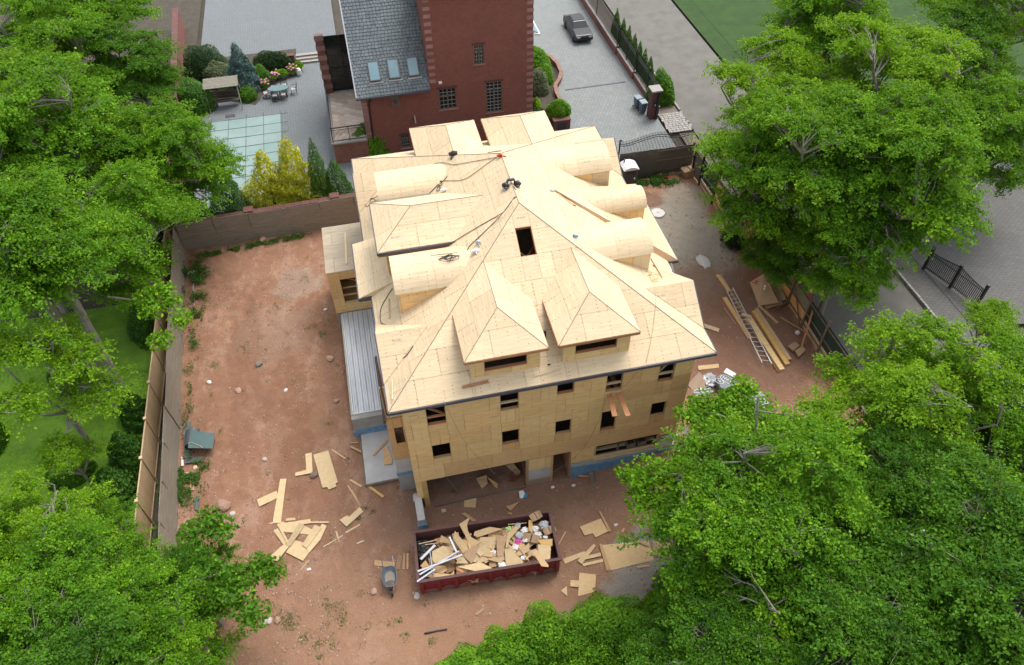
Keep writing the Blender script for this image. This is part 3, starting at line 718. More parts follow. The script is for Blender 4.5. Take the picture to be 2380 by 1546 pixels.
# dark fence with rails at the back right
dfence = thing('dark_wooden_fence', 'dark stained board fence with pale rails behind the portable toilet', 'fence', (21.5, 45.9, 0))
x = 18.35
while x < 24.2:
    big = x < 21.2
    MB().box((x + .07, 45.85 - (.05 if big else 0), 1.15), (.135, .025, 2.45 + random.uniform(-.04, .04) + (.05 if big else -.1)), 0).build('board', ply_grey, dfence, origin=(x + .07, 45.85, 0)); x += .145
for z_ in (.35, 1.25, 2.1): MB().bx((21.3, 45.78, z_), (24.2, 45.83, z_ + .09)).build('rail', old_wood, dfence, origin=(21.3, 45.8, z_))
MB().bx((24.22, 45.75, 0), (24.36, 45.9, 2.55)).build('post', old_wood, dfence, origin=(24.3, 45.8, 0))
# construction fence at the right
cf = thing('construction_fence', 'rough site fence of plywood panels, green mesh and boards along the street side', 'fence', (24.7, 36, 0))
pts = [(24.22, 45.2), (24.25, 43.8), (24.3, 41.4), (24.4, 38.6), (24.6, 36.8), (24.9, 34.7), (24.95, 32.5), (24.95, 30.4), (24.95, 28.4), (24.9, 26.2), (24.9, 23.8)]
kinds = ['grey', 'mesh', 'tan+mesh', 'mesh', 'board', 'board', 'ply', 'ply', 'mesh', 'mesh']
for i, ((xa, ya), (xb, yb)) in enumerate(zip(pts, pts[1:])):
    k = kinds[i]; A_, B_ = Vector((xa, ya, 0)), Vector((xb, yb, 0)); d = (B_ - A_).normalized(); pn = Vector((d.y, -d.x, 0)) * -1   # pn points to the street
    if pn.x < 0: pn = -pn
    up = Vector((0, 0, 1)); z0_, z1_ = .15, 2.35
    def pan(mat, za, zb, fa, fb, off=.05, nm='panel'):
        P = [A_.lerp(B_, fa) + pn * off + up * za, A_.lerp(B_, fb) + pn * off + up * za, A_.lerp(B_, fb) + pn * off + up * zb, A_.lerp(B_, fa) + pn * off + up * zb]
        MB().slab(P, -pn, .02, (P[0], d, up)).build(nm, mat, cf, origin=sum(P, Vector()) / 4)
    if k == 'grey': pan(ply_grey, .1, 2.3, 0, 1, nm='plywood_sheet')
    if k in ('mesh', 'tan+mesh'):
        pan(green_mesh, .7, 2.35, 0, 1, nm='mesh_panel'); pan(ply_warm if k != 'mesh' else lumber_pale, .02, .62, 0, .97, nm='plywood_sheet')
        if k == 'tan+mesh': pan(ply_warm, .7, 2.1, .05, .45, .02, 'plywood_sheet')
    if k == 'board':
        n = 14
        for j in range(n): pan(lumber if j % 3 else ply_warm, .12, 2.3 + random.uniform(-.05, .05), j / n + .005, (j + 1) / n - .005, .05, 'board')
    if k == 'ply': 
        pan(ply_warm, .1, 1.25, 0, .5, nm='plywood_sheet'); pan(ply_warm, .1, 1.3, .51, 1, nm='plywood_sheet'); pan(ply_old, 1.3, 2.3, 0, 1, nm='plywood_sheet')
    for z_ in (.4, 1.25, 2.2): MB().bar(A_ + up * z_, B_ + up * z_, .045, .09).build('rail', old_wood if k != 'board' else lumber_pale, cf, origin=A_ + up * z_)
    MB().box((xa, ya, 1.35), (.13, .13, 2.9), .1).build('post', black if i < 4 else old_wood, cf, origin=A_)
# brick walls of the neighbour
def brick_wall(label, a, b, h, w=.34, piers=(), mat=None, z0=-.1):
    t = thing('brick_wall', label, 'wall', (a[0], a[1], 0)); A_, B_ = Vector((*a, 0)), Vector((*b, 0)); d = (B_ - A_); L = d.length; d /= L; rz = math.atan2(d.y, d.x); c = (A_ + B_) / 2
    MB().box(c + Vector((0, 0, (h + z0) / 2)), (L, w, h - z0), rz).build('brickwork', mat or brick_red, t, origin=c)
    n = int(L / .62)
    for i in range(n): 
        q = A_ + d * (i + .5) * L / n; MB().box(q + Vector((0, 0, h + .04)), (L / n - .015, w + .12, .08), rz).build('coping_stone', coping_red, t, origin=q)
    for s_ in piers:
        q = A_ + d * s_; p_ = MB().box(q + Vector((0, 0, (h + .14) / 2)), (.6, .6, h + .14), rz).build('pier', mat or brick_red, t, origin=q); MB().box(q + Vector((0, 0, h + .2)), (.72, .72, .1), rz).box(q + Vector((0, 0, h + .28)), (.6, .6, .08), rz).build('pier_cap', coping_red, p_, origin=q)
    return t
brick_wall('red brick garden wall with flat coping running back from the fence corner beside the hedge', (-14.35, 46.1), (-16.2, 80), 2.0, .45, (.3, 6.0, 16.5, 21.4))
brick_wall('low red brick wall with square piers right behind the back plywood fence', (-14.2, 46.2), (-1.0, 46.65), 1.5, .32, (5.1, 11.2))
brick_wall('brown brick wall continuing behind the new house to the driveway', (-1.0, 46.75), (17.2, 47.2), 1.7, .3)

# ================= THE UNFINISHED HOUSE
E_, MM = 9.0, .56
X0, X1, Y0, Y1 = -1.1, 14.15, 20.7, 40.1
HX = (X0 + X1) / 2; AF = (HX, Y0 + (X1 - X0) / 2 , E_ + MM * (X1 - X0) / 2); AB = (HX, Y1 - (X1 - X0) / 2, AF[2])
house = thing('unfinished_house', 'three-storey house under construction sheathed in bare tan plywood with many dormers', 'house', (6.5, 30.4, 0))
roof = thing('roof', None, None, (0, 0, 0)); roof.parent = house; del_ = None
roof.location = (0, 0, 0)
def sub_empty(name, loc=(0, 0, 0), label=None):
    o = bpy.data.objects.new(name, None); COL.objects.link(o); o.parent = house; o.location = Vector(loc) - Vector(house.location); o.empty_display_size = .3
    if label: o['label'] = label
    return o
bpy.data.objects.remove(roof); roof = sub_empty('roof', (6.5, 30.4, 9))
mixm = lambda c: random.choice([ply_roof] * 9 + [ply_bright])
sky_hole = [(6.07, 26.0, 11.97), (6.85, 26.0, 11.97), (6.85, 27.25, 12.67), (6.07, 27.25, 12.67)]
sheets(roof, [(X0, Y0, E_), (X1, Y0, E_), AF], (1, 0, 0), ply_roof, [sky_hole] + [[(c - 1.5, y_, E_ + MM * (y_ - Y0)) for y_ in (21.75, 24.2)] + [(c + 1.5, y_, E_ + MM * (y_ - Y0)) for y_ in (24.2, 21.75)] for c in (4.31, 8.50)], mats=mixm, off=1.1)
sheets(roof, [(X0, Y1, E_), AB, AF, (X0, Y0, E_)], (0, 1, 0), ply_roof, mats=mixm)
rear_hole = [(6.05, 32.75 + .6, 0), (6.8, 32.75 + .6, 0), (6.8, 33.85, 0), (6.05, 33.85, 0)]
rear_hole = [(x, y, E_ + MM * (Y1 - y)) for x, y, _ in rear_hole]
sheets(roof, [(X1, Y0, E_), AF, AB, (X1, Y1, E_)], (0, 1, 0), ply_roof, mats=mixm)
sheets(roof, [(X0, Y1, E_), (X1, Y1, E_), AB], (1, 0, 0), ply_bright, [rear_hole])  # rear slope: brightness from the sky is put into the sheet colour
# eave edge: grey membrane strip round the roof, plus soffit
def edge(a, b, parent=None, w=.05, h=.17, mat=None, dz=-.10):
    MB().bar(Vector(a) + Vector((0, 0, dz)), Vector(b) + Vector((0, 0, dz)), w, h).build('fascia', mat or fascia, parent or roof, origin=a)
edge((X0 - .03, Y0 - .03, E_), (X1 + .03, Y0 - .03, E_)); edge((X0 - .03, Y0 + .02, E_), (X0 - .03, Y1, E_)); edge((X1 + .03, Y0 + .02, E_), (X1 + .03, 27.0, E_)); edge((X1 + .03, 33.7, E_), (X1 + .03, Y1, E_)); edge((X0, Y1 + .03, E_), (X1, Y1 + .03, E_))
MB().bx((X0 + .02, Y0 + .03, E_ - .21), (X1 - .02, Y0 + .42, E_ - .17)).build('soffit', lumber_pale, roof, origin=(6, Y0, E_))
MB().bx((X0 + .02, Y0 + .44, E_ - .21), (-.56, Y1, E_ - .17)).build('soffit', lumber_pale, roof, origin=(-1, 30, E_))
MB().bx((13.37, Y0 + .44, E_ - .21), (X1 - .02, Y1, E_ - .17)).build('soffit', lumber_pale, roof, origin=(14, 30, E_))
# ridge and hip lines: thin bead of dark tar paper
for a, b in ((AF, AB), (AF, (X0, Y0, E_)), (AF, (X1, Y0, E_)), (AB, (X0, Y1, E_)), (AB, (X1, Y1, E_))):
    MB().bar(Vector(a) + Vector((0, 0, .012)), Vector(b) + Vector((0, 0, .012)), .022, .014).build('hip_strip', old_wood, roof, origin=a)
# rim of the skylight opening
nF = Vector((0, -MM, 1)).normalized()
sh = sub_empty('roof_opening', (6.46, 26.6, 12.3))
for a, b in zip(sky_hole, sky_hole[1:] + sky_hole[:1]): MB().bar(Vector(a) - nF * .13, Vector(b) - nF * .13, .04, .24, nF).build('frame_board', lumber_red, sh, origin=a)
sh2 = sub_empty('roof_opening', (6.4, 33.4, 12.8)); nB = Vector((0, MM, 1)).normalized()
for a, b in zip(rear_hole, rear_hole[1:] + rear_hole[:1]): MB().bar(Vector(a) - nB * .13, Vector(b) - nB * .13, .04, .24, nB).build('frame_board', lumber_red, sh2, origin=a)
for a, b in (((5.9, 25.8, 11.2), (7.2, 27.6, 11.2)), ((5.9, 27.3, 11.5), (7.0, 26.0, 11.0))): MB().bar(a, b, .04, .2).build('rafter', lumber_red, sh, origin=a)

def hip_dormer(xc, hw, ye, rise_, z_e, sgn, win=None, zr=None):
    """dormer on the front (sgn=-1, eave at ye facing -Y) or rear slope; hip-ended roof with a ridge running into the main roof"""
    d = sub_empty('dormer', (xc, ye, z_e)); s = -sgn                          # s: direction into the roof
    zt = z_e + rise_; ya = ye + s * hw
    yr = (Y0 + (zt - E_) / MM) if sgn < 0 else (Y1 - (zt - E_) / MM)         # ridge meets main slope
    yv = (Y0 + (z_e - E_) / MM) if sgn < 0 else (Y1 - (z_e - E_) / MM)       # eave dies into main slope
    A1, A2 = (xc, ya, zt), (xc, yr + s * .3, zt)
    sheets(d, [(xc - hw, ye, z_e), (xc + hw, ye, z_e), A1], (1, 0, 0), ply_bright, mats=mixm)
    sheets(d, [(xc - hw, ye, z_e), A1, A2, (xc - hw, yv, z_e)], (0, 1, .0), ply_roof, mats=mixm)
    sheets(d, [(xc + hw, ye, z_e), A1, A2, (xc + hw, yv, z_e)], (0, 1, .0), ply_roof, mats=mixm)
    for a, b in ((A1, A2), (A1, (xc - hw, ye, z_e)), (A1, (xc + hw, ye, z_e))): MB().bar(Vector(a) + Vector((0, 0, .01)), Vector(b) + Vector((0, 0, .01)), .02, .012).build('hip_strip', old_wood, d, origin=a)
    fz = z_e - .09
    for a, b in (((xc - hw, ye, fz), (xc + hw, ye, fz)), ((xc - hw, ye + s * .03, fz), (xc - hw, yv, fz)), ((xc + hw, ye + s * .03, fz), (xc + hw, yv, fz))): MB().bar(a, b, .035, .14).build('fascia', lumber_red, d, origin=a)
    MB().bx((xc - hw + .03, min(ye + s * .03, ye + s * .3), fz - .08), (xc + hw - .03, max(ye + s * .03, ye + s * .3), fz - .05)).build('soffit', lumber_pale, d, origin=(xc, ye, fz))
    yw = ye + s * .27; wl, wr = xc - hw + .3, xc + hw - .3; zb = E_ + MM * abs(yw - (Y0 if sgn < 0 else Y1)) - .05
    hol = [[(win[0], yw, win[2]), (win[1], yw, win[2]), (win[1], yw, win[3]), (win[0], yw, win[3])]] if win else []
    sheets(d, [(wl, yw, zb), (wr, yw, zb), (wr, yw, z_e - .1), (wl, yw, z_e - .1)], (1, 0, 0), ply_wall, hol, up=(0, sgn, 0), off=.6)
    for xx in (wl, wr):
        ye2 = yv
        sheets(d, [(xx, yw, zb), (xx, yw, z_e - .1), (xx, ye2, z_e - .1)], (0, 1, 0), ply_roof, up=(1 if xx > xc else -1, 0, 0))
    if win:
        a, b, c, e = win
        for p, q in (((a, yw, c - .02), (b, yw, c - .02)), ((a, yw, e + .02), (b, yw, e + .02))): MB().bar(Vector(p) + Vector((0, s * .06, 0)), Vector(q) + Vector((0, s * .06, 0)), .14, .04).build('frame_board', lumber_red, d, origin=p)
        for xx in (a, b): MB().bx((xx - .02, yw - .0, c), (xx + .02, yw + s * .13, e)).build('frame_board', lumber_red, d, origin=(xx, yw, c))
    return d
hip_dormer(4.31, 1.87, 21.14, 1.1, 10.9, -1, (3.34, 5.28, 9.8, 10.44)); hip_dormer(8.50, 1.87, 21.14, 1.1, 10.9, -1, (7.5, 9.45, 9.88, 10.44))
hip_dormer(4.45, 1.93, 39.6, 1.1, 10.9, 1); hip_dormer(8.75, 1.95, 39.6, 1.1, 10.9, 1)
# big hipped dormer on the left slope
bd = sub_empty('dormer', (.2, 30.3, 11))
ze, yf, yb, xe, zr = 11.5, 28.35, 32.25, -.42, 12.5; ym = (yf + yb) / 2; xa = xe + 1.95; xin = X0 + (zr - E_) / MM; xd = X0 + (ze - E_) / MM
sheets(bd, [(xe, yf, ze), (xe, yb, ze), (xa, ym, zr)], (0, 1, 0), ply_roof, mats=mixm); sheets(bd, [(xe, yf, ze), (xd, yf, ze), (xin + .2, ym, zr), (xa, ym, zr)], (1, 0, 0), ply_roof, off=.4, mats=mixm); sheets(bd, [(xe, yb, ze), (xd, yb, ze), (xin + .2, ym, zr), (xa, ym, zr)], (1, 0, 0), ply_bright)
for a, b in (((xe, yf, ze), (xa, ym, zr)), ((xe, yb, ze), (xa, ym, zr)), ((xa, ym, zr), (xin, ym, zr))): MB().bar(Vector(a) + Vector((0, 0, .01)), Vector(b) + Vector((0, 0, .01)), .02, .012).build('hip_strip', old_wood, bd, origin=a)
for a, b in (((xe - .03, yf - .03, ze - .1), (xd, yf - .03, ze - .1)), ((xe - .03, yf, ze - .1), (xe - .03, yb, ze - .1)), ((xe, yb + .03, ze - .1), (xd, yb + .03, ze - .1))): MB().bar(a, b, .05, .16).build('fascia', fascia, bd, origin=a)
MB().bar((xe, yf + .02, ze - .24), (xd - .2, yf + .02, ze - .24), .05, .12).build('trim_board', lumber_red, bd, origin=(xe, yf, ze))
xw, yw1, yw2 = -.05, 28.68, 31.95
sheets(bd, [(xw, yw1, 9.5), (xd, yw1, ze - .15), (xw, yw1, ze - .15)], (1, 0, 0), ply_warm, up=(0, -1, 0)); sheets(bd, [(xw, yw1, 9.5), (xw, yw2, 9.5), (xw, yw2, ze - .15), (xw, yw1, ze - .15)], (0, 1, 0), ply_wall, up=(-1, 0, 0)); sheets(bd, [(xw, yw2, 9.5), (xd, yw2, ze - .15), (xw, yw2, ze - .15)], (1, 0, 0), ply_warm, up=(0, 1, 0))
# little hipped bay eave under it
bay = sub_empty('bay_roof', (-1.5, 30.1, 9)); bx_, b0, b1 = -1.72, 28.05, 32.25; tx = .30
sheets(bay, [(bx_, b0, 9.0), (bx_, b1, 9.0), (tx, b1 - .5, 9.78), (tx, b0 + .1, 9.78)], (0, 1, 0), ply_bright); sheets(bay, [(bx_, b1, 9), (tx, b1 - .5, 9.78), (X0 + .1, b1, 9.05)], (1, 0, 0), ply_bright); sheets(bay, [(bx_, b0, 9), (tx, b0 + .1, 9.78), (X0 + .1, b0, 9.05)], (1, 0, 0), ply_roof)
for a, b in (((bx_ - .03, b0 - .03, 8.9), (bx_ - .03, b1 + .03, 8.9)), ((bx_, b0 - .03, 8.9), (X0 - .06, b0 - .03, 8.9)), ((bx_, b1 + .03, 8.9), (X0 - .06, b1 + .03, 8.9))): MB().bar(a, b, .05, .17).build('fascia', fascia, bay, origin=a)
MB().bx((bx_, b0, 8.72), (X0 - .06, b1, 8.8)).build('soffit', lumber_pale, bay, origin=(bx_, 30, 8.7))
# gablets over the side bays
def gablet(xo, sx, y0_, y1_, zr_=10.34, mt=(ply_roof, ply_bright)):
    g = sub_empty('gable', (xo, (y0_ + y1_) / 2, 9)); yc = (y0_ + y1_) / 2; xi = (X0 if sx < 0 else X1) + (-sx) * (zr_ - E_) / MM
    e = .015
    sheets(g, [(xo, y0_, 9 + e), (xo, yc, zr_ + e), (xi, yc, zr_ + e)], (1, 0, 0), mt[0], up=(0, -1, 1)); sheets(g, [(xo, y1_, 9 + e), (xo, yc, zr_ + e), (xi, yc, zr_ + e)], (1, 0, 0), mt[1], up=(0, 1, 1))
    sheets(g, [(xo + (.0), y0_, 9 - .1), (xo, y1_, 9 - .1), (xo, yc, zr_ - .03)], (0, 1, 0), ply_wall, up=(sx, 0, 0))
    for yy_ in (y0_, y1_): MB().bar((xo + sx * .03, yy_, 8.9), (xo + sx * .03, yc, zr_ - .1), .05, .18).build('fascia', fascia, g, origin=(xo, yy_, 9))
gablet(X0 - .02, -1, 22.3, 26.1); gablet(X0 - .02, -1, 34.75, 38.55)
gablet(X1 + .02, 1, 22.25, 26.15); gablet(X1 + .02, 1, 34.7, 38.6)
# low wedge roof over the right middle bay
ply_cheek = M('pinkish_plywood', (.60, .40, .24), (.52, .33, .19), 3, .7)
wd = sub_empty('bay_roof', (14.5, 30.4, 9)); wf, wb, wx, wz = 27.05, 33.7, 14.66, 9.08; ap_ = (8.9, 30.5, 12.03)
sheets(wd, [(wx, wf, wz), (wx, wb, wz), ap_], (0, 1, 0), ply_roof, mats=mixm)
mr = lambda x: E_ + MM * (X1 - x)
MB().add([(wx, wf, wz - .02), (wx, wf, 8.8), (X1, wf, 8.8), ap_, ], [(0, 1, 2, 3)]).add([(wx, wf + .03, wz - .02), (wx, wf + .03, 8.8), (X1, wf + .03, 8.8), ap_], [(3, 2, 1, 0)]).build('cheek_board', ply_cheek, wd, origin=(wx, wf, 9))
for a, b in (((wx + .03, wf, 8.97), (wx + .03, wb, 8.97)), ((X1 + .05, wf - .02, 8.97), (wx + .05, wf - .02, 8.97)), ((X1 + .05, wb, 8.97), (wx + .05, wb, 8.97))): MB().bar(a, b, .05, .17).build('fascia', fascia, wd, origin=a)
MB().bx((X1, wf + .05, 8.72), (wx, wb, 8.8)).build('soffit', lumber_pale, wd, origin=(14.5, 30, 8.7))
# barrel-vault dormers
def barrel(yc, hw, z_s, rise_, xo, sx, zbase=None, mat=ply_roof, joint=.5):
    b = sub_empty('barrel_dormer', (xo, yc, z_s)); xe_ = X0 if sx < 0 else X1
    R_ = (hw * hw + rise_ * rise_) / (2 * rise_); zc = z_s + rise_ - R_; th = math.asin(hw / R_); seg = 14
    arc = [(yc + R_ * math.sin(-th + 2 * th * i / seg), zc + R_ * math.cos(-th + 2 * th * i / seg)) for i in range(seg + 1)]
    pr = lambda z: xe_ - sx * (z - E_) / MM                       # where the main slope reaches height z
    xi_top = pr(z_s + rise_) - sx * .12
    xm = xo + (xi_top - xo) * joint
    for (xa_, xb_, k) in ((xo, xm, 0), (xm, None, 1)):
        for (i0, i1) in ((0, seg // 2 + (1 if k else -1)), (seg // 2 + (1 if k else -1), seg)):
            mb = MB(); L = []
            for i in range(i0, i1 + 1):
                y, z = arc[i]; ny, nz = (y - yc) / R_, (z - zc) / R_
                xb2 = (pr(z) - sx * .15) if xb_ is None else xb_
                g = .004
                yy = y + (g if i == i0 else -g if i == i1 else 0)
                L.append([(xa_ - sx * g, yy, z), (xb2 + sx * g, yy, z), (xa_ - sx * g, yy - ny * .02, z - nz * .02), (xb2 + sx * g, yy - ny * .02, z - nz * .02)])
            n = len(L); vs = [p for q in L for p in q]; fs = []; uvs = []
            for i in range(n - 1):
                a, c = 4 * i, 4 * i + 4
                fs += [(a, a + 1, c + 1, c), (a + 2, c + 2, c + 3, a + 3), (a, c, c + 2, a + 2), (a + 1, a + 3, c + 3, c + 1)]
                s0, s1 = R_ * 2 * th / seg * i, R_ * 2 * th / seg * (i + 1)
                ua = 0; ub = lambda q: abs(vs[q][0] - xa_)
                for f in fs[-4:]: uvs.append([(abs(vs[j][0] - xa_), s0 if j < c else s1) for j in f])
            fs += [(0, 2, 3, 1), (4 * n - 4, 4 * n - 3, 4 * n - 1, 4 * n - 2)]; uvs += [[(0, 0)] * 4] * 2
            mb.add(vs, fs, uvs); o = mb.build('plywood_sheet', random.choice([mat, ply_bright]), b, smooth=False, origin=(xa_, yc, z_s))
    # end wall and cheeks
    xw_ = xo - sx * .12
    end = [(xw_, yc - hw + .06, z_s - .0)] + [(xw_, y * .97 + yc * .03, z - .04) for y, z in arc] + [(xw_, yc + hw - .06, z_s)]
    zb = mr(xw_) - .1 if sx > 0 else E_ + MM * (xw_ - X0) - .1
    P = [(xw_, yc - hw + .06, zb), (xw_, yc + hw - .06, zb)] + [(xw_, yc + (y - yc) * .96, z - .04) for y, z in arc[::-1]]
    MB().slab(P, (sx, 0, 0), .02).build('end_wall', ply_wall, b, origin=(xw_, yc, zb))
    for s_ in (-1, 1):
        yy = yc + s_ * (hw - .06); zi = z_s
        sheets(b, [(xw_, yy, zb), (xw_, yy, z_s + .01), (pr(z_s), yy, z_s + .01)], (1, 0, 0), ply_wall if s_ < 0 else ply_roof, up=(0, s_, 0), mats=lambda c: random.choice([ply_roof, ply_wall]))
    return b
barrel(27.1, 1.32, 11.03, .75, .06, -1); barrel(34.0, 1.32, 11.03, .75, .06, -1, mat=ply_bright)
barrel(27.1, 1.32, 11.03, .75, 12.65, 1, mat=ply_bright); barrel(34.0, 1.32, 11.03, .75, 12.75, 1)
barrel(30.55, .85, 10.6, .62, 13.75, 1)

# ---- front wall
YW_ = 21.05
wall = sub_empty('wall', (6.4, YW_, 2.4))
def op(x0_, x1_, z0_, z1_): return (x0_, x1_, z0_, z1_)
OPEN = [op(.5, 1.4, 7.02, 8.34), op(3.93, 4.82, 7.1, 8.37), op(6.63, 7.46, 7.56, 8.37), op(9.03, 9.84, 7.04, 8.34), op(11.63, 12.43, 7.08, 8.36),
        op(.53, 1.43, 4.23, 5.39), op(3.96, 4.83, 4.3, 5.43), op(6.64, 7.47, 4.29, 5.42), op(9.0, 9.81, 3.88, 5.46), op(11.6, 12.41, 4.25, 5.38)]
XL, XR = -.55, 13.36
hol = [[(a, YW_, c), (b, YW_, c), (b, YW_, d), (a, YW_, d)] for a, b, c, d in OPEN]
def wallmat(c):
    if 2.95 < c.z < 4.15 and c.x > 1.6: return ply_warm
    if 6.1 < c.z < 7.0 and c.x > 10: return ply_warm
    return ply_wall if random.random() < .975 else ply_warm
sheets(wall, [(XL, YW_, 2.46), (XR, YW_, 2.55), (XR, YW_, 8.86), (XL, YW_, 8.86)], (1, 0, 0), ply_wall, hol, up=(0, -1, 0), mats=wallmat, off=.9, jitter=.008, gap=.011)
for a, b, x, y, ml in ((XL, -.06, .85, 2.46, ply_wall), (5.26, 6.56, 1.45, 2.46, ply_wall), (7.54, 8.85, 1.35, 2.52, ply_wall), (8.85, 12.42, 1.2, 1.62, ply_wall), (12.42, XR, 2.36, 2.55, ply_wall)):
    sheets(wall, [(a, YW_, x), (b, YW_, x), (b, YW_, y), (a, YW_, y)], (1, 0, 0), ml, up=(0, -1, 0))
sheets(wall, [(XL, YW_, 2.5), (XL, Y1 - .5, 2.5), (XL, Y1 - .5, 8.8), (XL, YW_, 8.8)], (0, 1, 0), ply_wall, up=(-1, 0, 0))
sheets(wall, [(XR, YW_, 2.5), (XR, Y1 - .5, 2.5), (XR, Y1 - .5, 8.8), (XR, YW_, 8.8)], (0, 1, 0), ply_wall, up=(1, 0, 0), size=(4.88, 2.44))
sheets(wall, [(XL, Y1 - .5, .2), (XR, Y1 - .5, .2), (XR, Y1 - .5, 8.8), (XL, Y1 - .5, 8.8)], (1, 0, 0), ply_wall, up=(0, 1, 0), size=(4.88, 2.44))
# floors inside; the dark wood colour paints in the gloom of the rooms
for z_, y_ in ((2.75, 21.2), (5.75, 21.2), (8.75, 22.5)): MB().bx((XL + .05, y_, z_ - .3), (XR - .05, Y1 - .6, z_)).build('floor_deck', old_wood, house, origin=(6, 30, z_))
# window openings: dark inside, timber jambs, studs and braces
for i, (a, b, c, d) in enumerate(OPEN):
    wn = sub_empty('window_opening', ((a + b) / 2, YW_, c))
    for p, q in (((a - .02, c), (b + .02, c)), ((a - .02, d), (b + .02, d))): MB().bx((p[0], YW_ + .0, p[1] - .02), (q[0], YW_ + .16, p[1] + .02)).build('frame_board', lumber if i % 2 else lumber_red, wn, origin=(a, YW_, c))
    for xx in (a, b): MB().bx((xx - .02, YW_ + .0, c + .02), (xx + .02, YW_ + .16, d - .02)).build('frame_board', lumber, wn, origin=(xx, YW_, c))
    if i in (0, 1, 3, 4): 
        zt = c + (d - c) * .36; MB().bx((a + .02, YW_ + .05, zt), (b - .02, YW_ + .14, zt + .1)).build('cross_board', lumber_pale if i != 0 else lumber_red, wn, origin=(a, YW_, zt))
    if i == 0: MB().bar((a, YW_ + .12, d - .03), (b + .1, YW_ + .2, c + .35), .04, .12, (0, 1, 0)).build('brace', lumber_red, wn, origin=(a, YW_, d))
    if i == 4: MB().bar((a - .05, YW_ + .16, c + .45), (b - .2, YW_ + .2, d), .04, .1, (0, 1, 0)).build('brace', lumber_pale, wn, origin=(a, YW_, d))
    # loose boards and stud wall deeper in the room
    for k in range(4): xx = a - .6 + k * .65; MB().bx((xx, YW_ + 1.6 + .3 * k, c - 1.0), (xx + .05, YW_ + 1.7 + .3 * k, d + .3)).build('stud', old_wood, wn, origin=(xx, YW_ + 2, c))
# two long planks sticking out of the second-floor opening
for (xa_, xb_, y_, z_) in ((9.12, 9.28, 19.55, 6.35), (9.62, 9.98, 19.4, 6.42)):
    pass
# garage opening, piers and lower strip
low = sub_empty('ground_floor_front', (6.4, YW_, 0))
MB().bx((-.25, YW_ - .02, -.1), (.02, YW_ + .3, 2.44)).build('corner_post', M('yellow_lumber', (.50, .32, .12), (.42, .25, .09), 3, .7), low, origin=(-.1, YW_, 0))
MB().bx((5.26, YW_ + .03, -.1), (6.56, YW_ + .3, 1.45)).build('block_pier', concrete_pale, low, origin=(5.9, YW_, 0))
MB().bx((5.27, YW_ + .0, .0), (6.55, YW_ + .027, .55)).build('mud_stain', M('mud_splash', (.30, .20, .15), (.38, .30, .25), 3, .95), low, origin=(5.9, YW_, 0))
for xx in (5.2, 6.52): MB().bx((xx, YW_ - .01, -.05), (xx + .12, YW_ + .25, 2.46)).build('post', lumber, low, origin=(xx, YW_, 0))
MB().bx((7.5, YW_ - .01, .0), (7.6, YW_ + .25, 2.46)).build('post', lumber_red, low, origin=(7.5, YW_, 0))
MB().bx((7.62, YW_ - .02, -.2), (13.42, YW_ + .3, 1.28)).build('foundation', concrete, low, origin=(10, YW_, 0))
# blue-coated face, stepping with the ground
MB().add([(7.66, YW_ - .05, -.2), (13.45, YW_ - .05, .3), (13.45, YW_ - .05, 1.0), (9.0, YW_ - .05, .92), (7.66, YW_ - .05, 1.05), (7.66, YW_ - .022, -.2), (13.45, YW_ - .022, .3), (13.45, YW_ - .022, 1.0), (9.0, YW_ - .022, .92), (7.66, YW_ - .022, 1.05)], [(0, 1, 2, 3, 4), (2, 7, 8, 3), (3, 8, 9, 4), (1, 6, 7, 2), (0, 4, 9, 5)]).build('blue_coating', blue_coat, low, origin=(10, YW_, 0))
MB().bx((8.86, YW_ - .12, 1.28), (12.7, YW_ - .022, 1.36)).build('ledge', concrete, low, origin=(10, YW_, 1.3))
MB().bx((12.5, YW_ - .06, 1.35), (13.25, YW_ - .02, 2.3)).build('cement_board', concrete_pale, low, origin=(12.9, YW_, 1.4))
MB().bx((12.5, YW_ - .075, 2.12), (12.62, YW_ - .061, 2.22)).build('vent_hole', black, low, origin=(12.5, YW_, 2.1))
MB().tube([(13.3, YW_ - .1, 2.3), (13.42, YW_ - .14, 2.15), (13.44, YW_ - .15, 1.5), (13.36, YW_ - .12, 1.28)], .075, 10).build('drain_pipe', white, low, smooth=True, origin=(13.4, YW_, 1.3))
for xx, w_ in ((8.86, .1), (12.36, .1)): MB().bx((xx, YW_ + .02, 1.6), (xx + w_, YW_ + .2, 2.5)).build('post', lumber, low, origin=(xx, YW_, 1.6))
MB().bx((8.96, YW_ + .35, 1.5), (12.36, YW_ + .5, 1.62)).build('sill_board', lumber_pale, low, origin=(10, YW_, 1.6))
MB().bar((10.2, YW_ + .1, 1.68), (10.7, YW_ + 1.2, 2.05), .1, .04).build('brace', old_wood, low, origin=(10.2, YW_, 1.6))
# garage sill board and things inside
MB().bar((.3, 20.95, .06), (5.2, 21.0, .07), .09, .05).build('sill_board', old_wood, low, origin=(.3, 21, 0))
MB().bx((XL + .05, 33.8, -.2), (XR - .05, 34, 2.4)).build('back_wall', concrete, house, origin=(6, 34, 0))
MB().bx((XL - .02, YW_ + .35, -.3), (XL + .22, 34, 2.44)).build('foundation', concrete, house, origin=(XL, 27, 0)); MB().bx((XR - .22, YW_ + .35, -.3), (XR + .02, 39, 2.44)).build('foundation', concrete, house, origin=(XR, 27, 0))
MB().bx((5.6, YW_ + .35, -.2), (5.75, 30, 2.4)).build('partition', ply_warm, house, origin=(5.7, 25, 0)); MB().bx((7.6, YW_ + .35, -.2), (7.75, 26, 2.4)).build('partition', ply_warm, house, origin=(7.7, 25, 0))
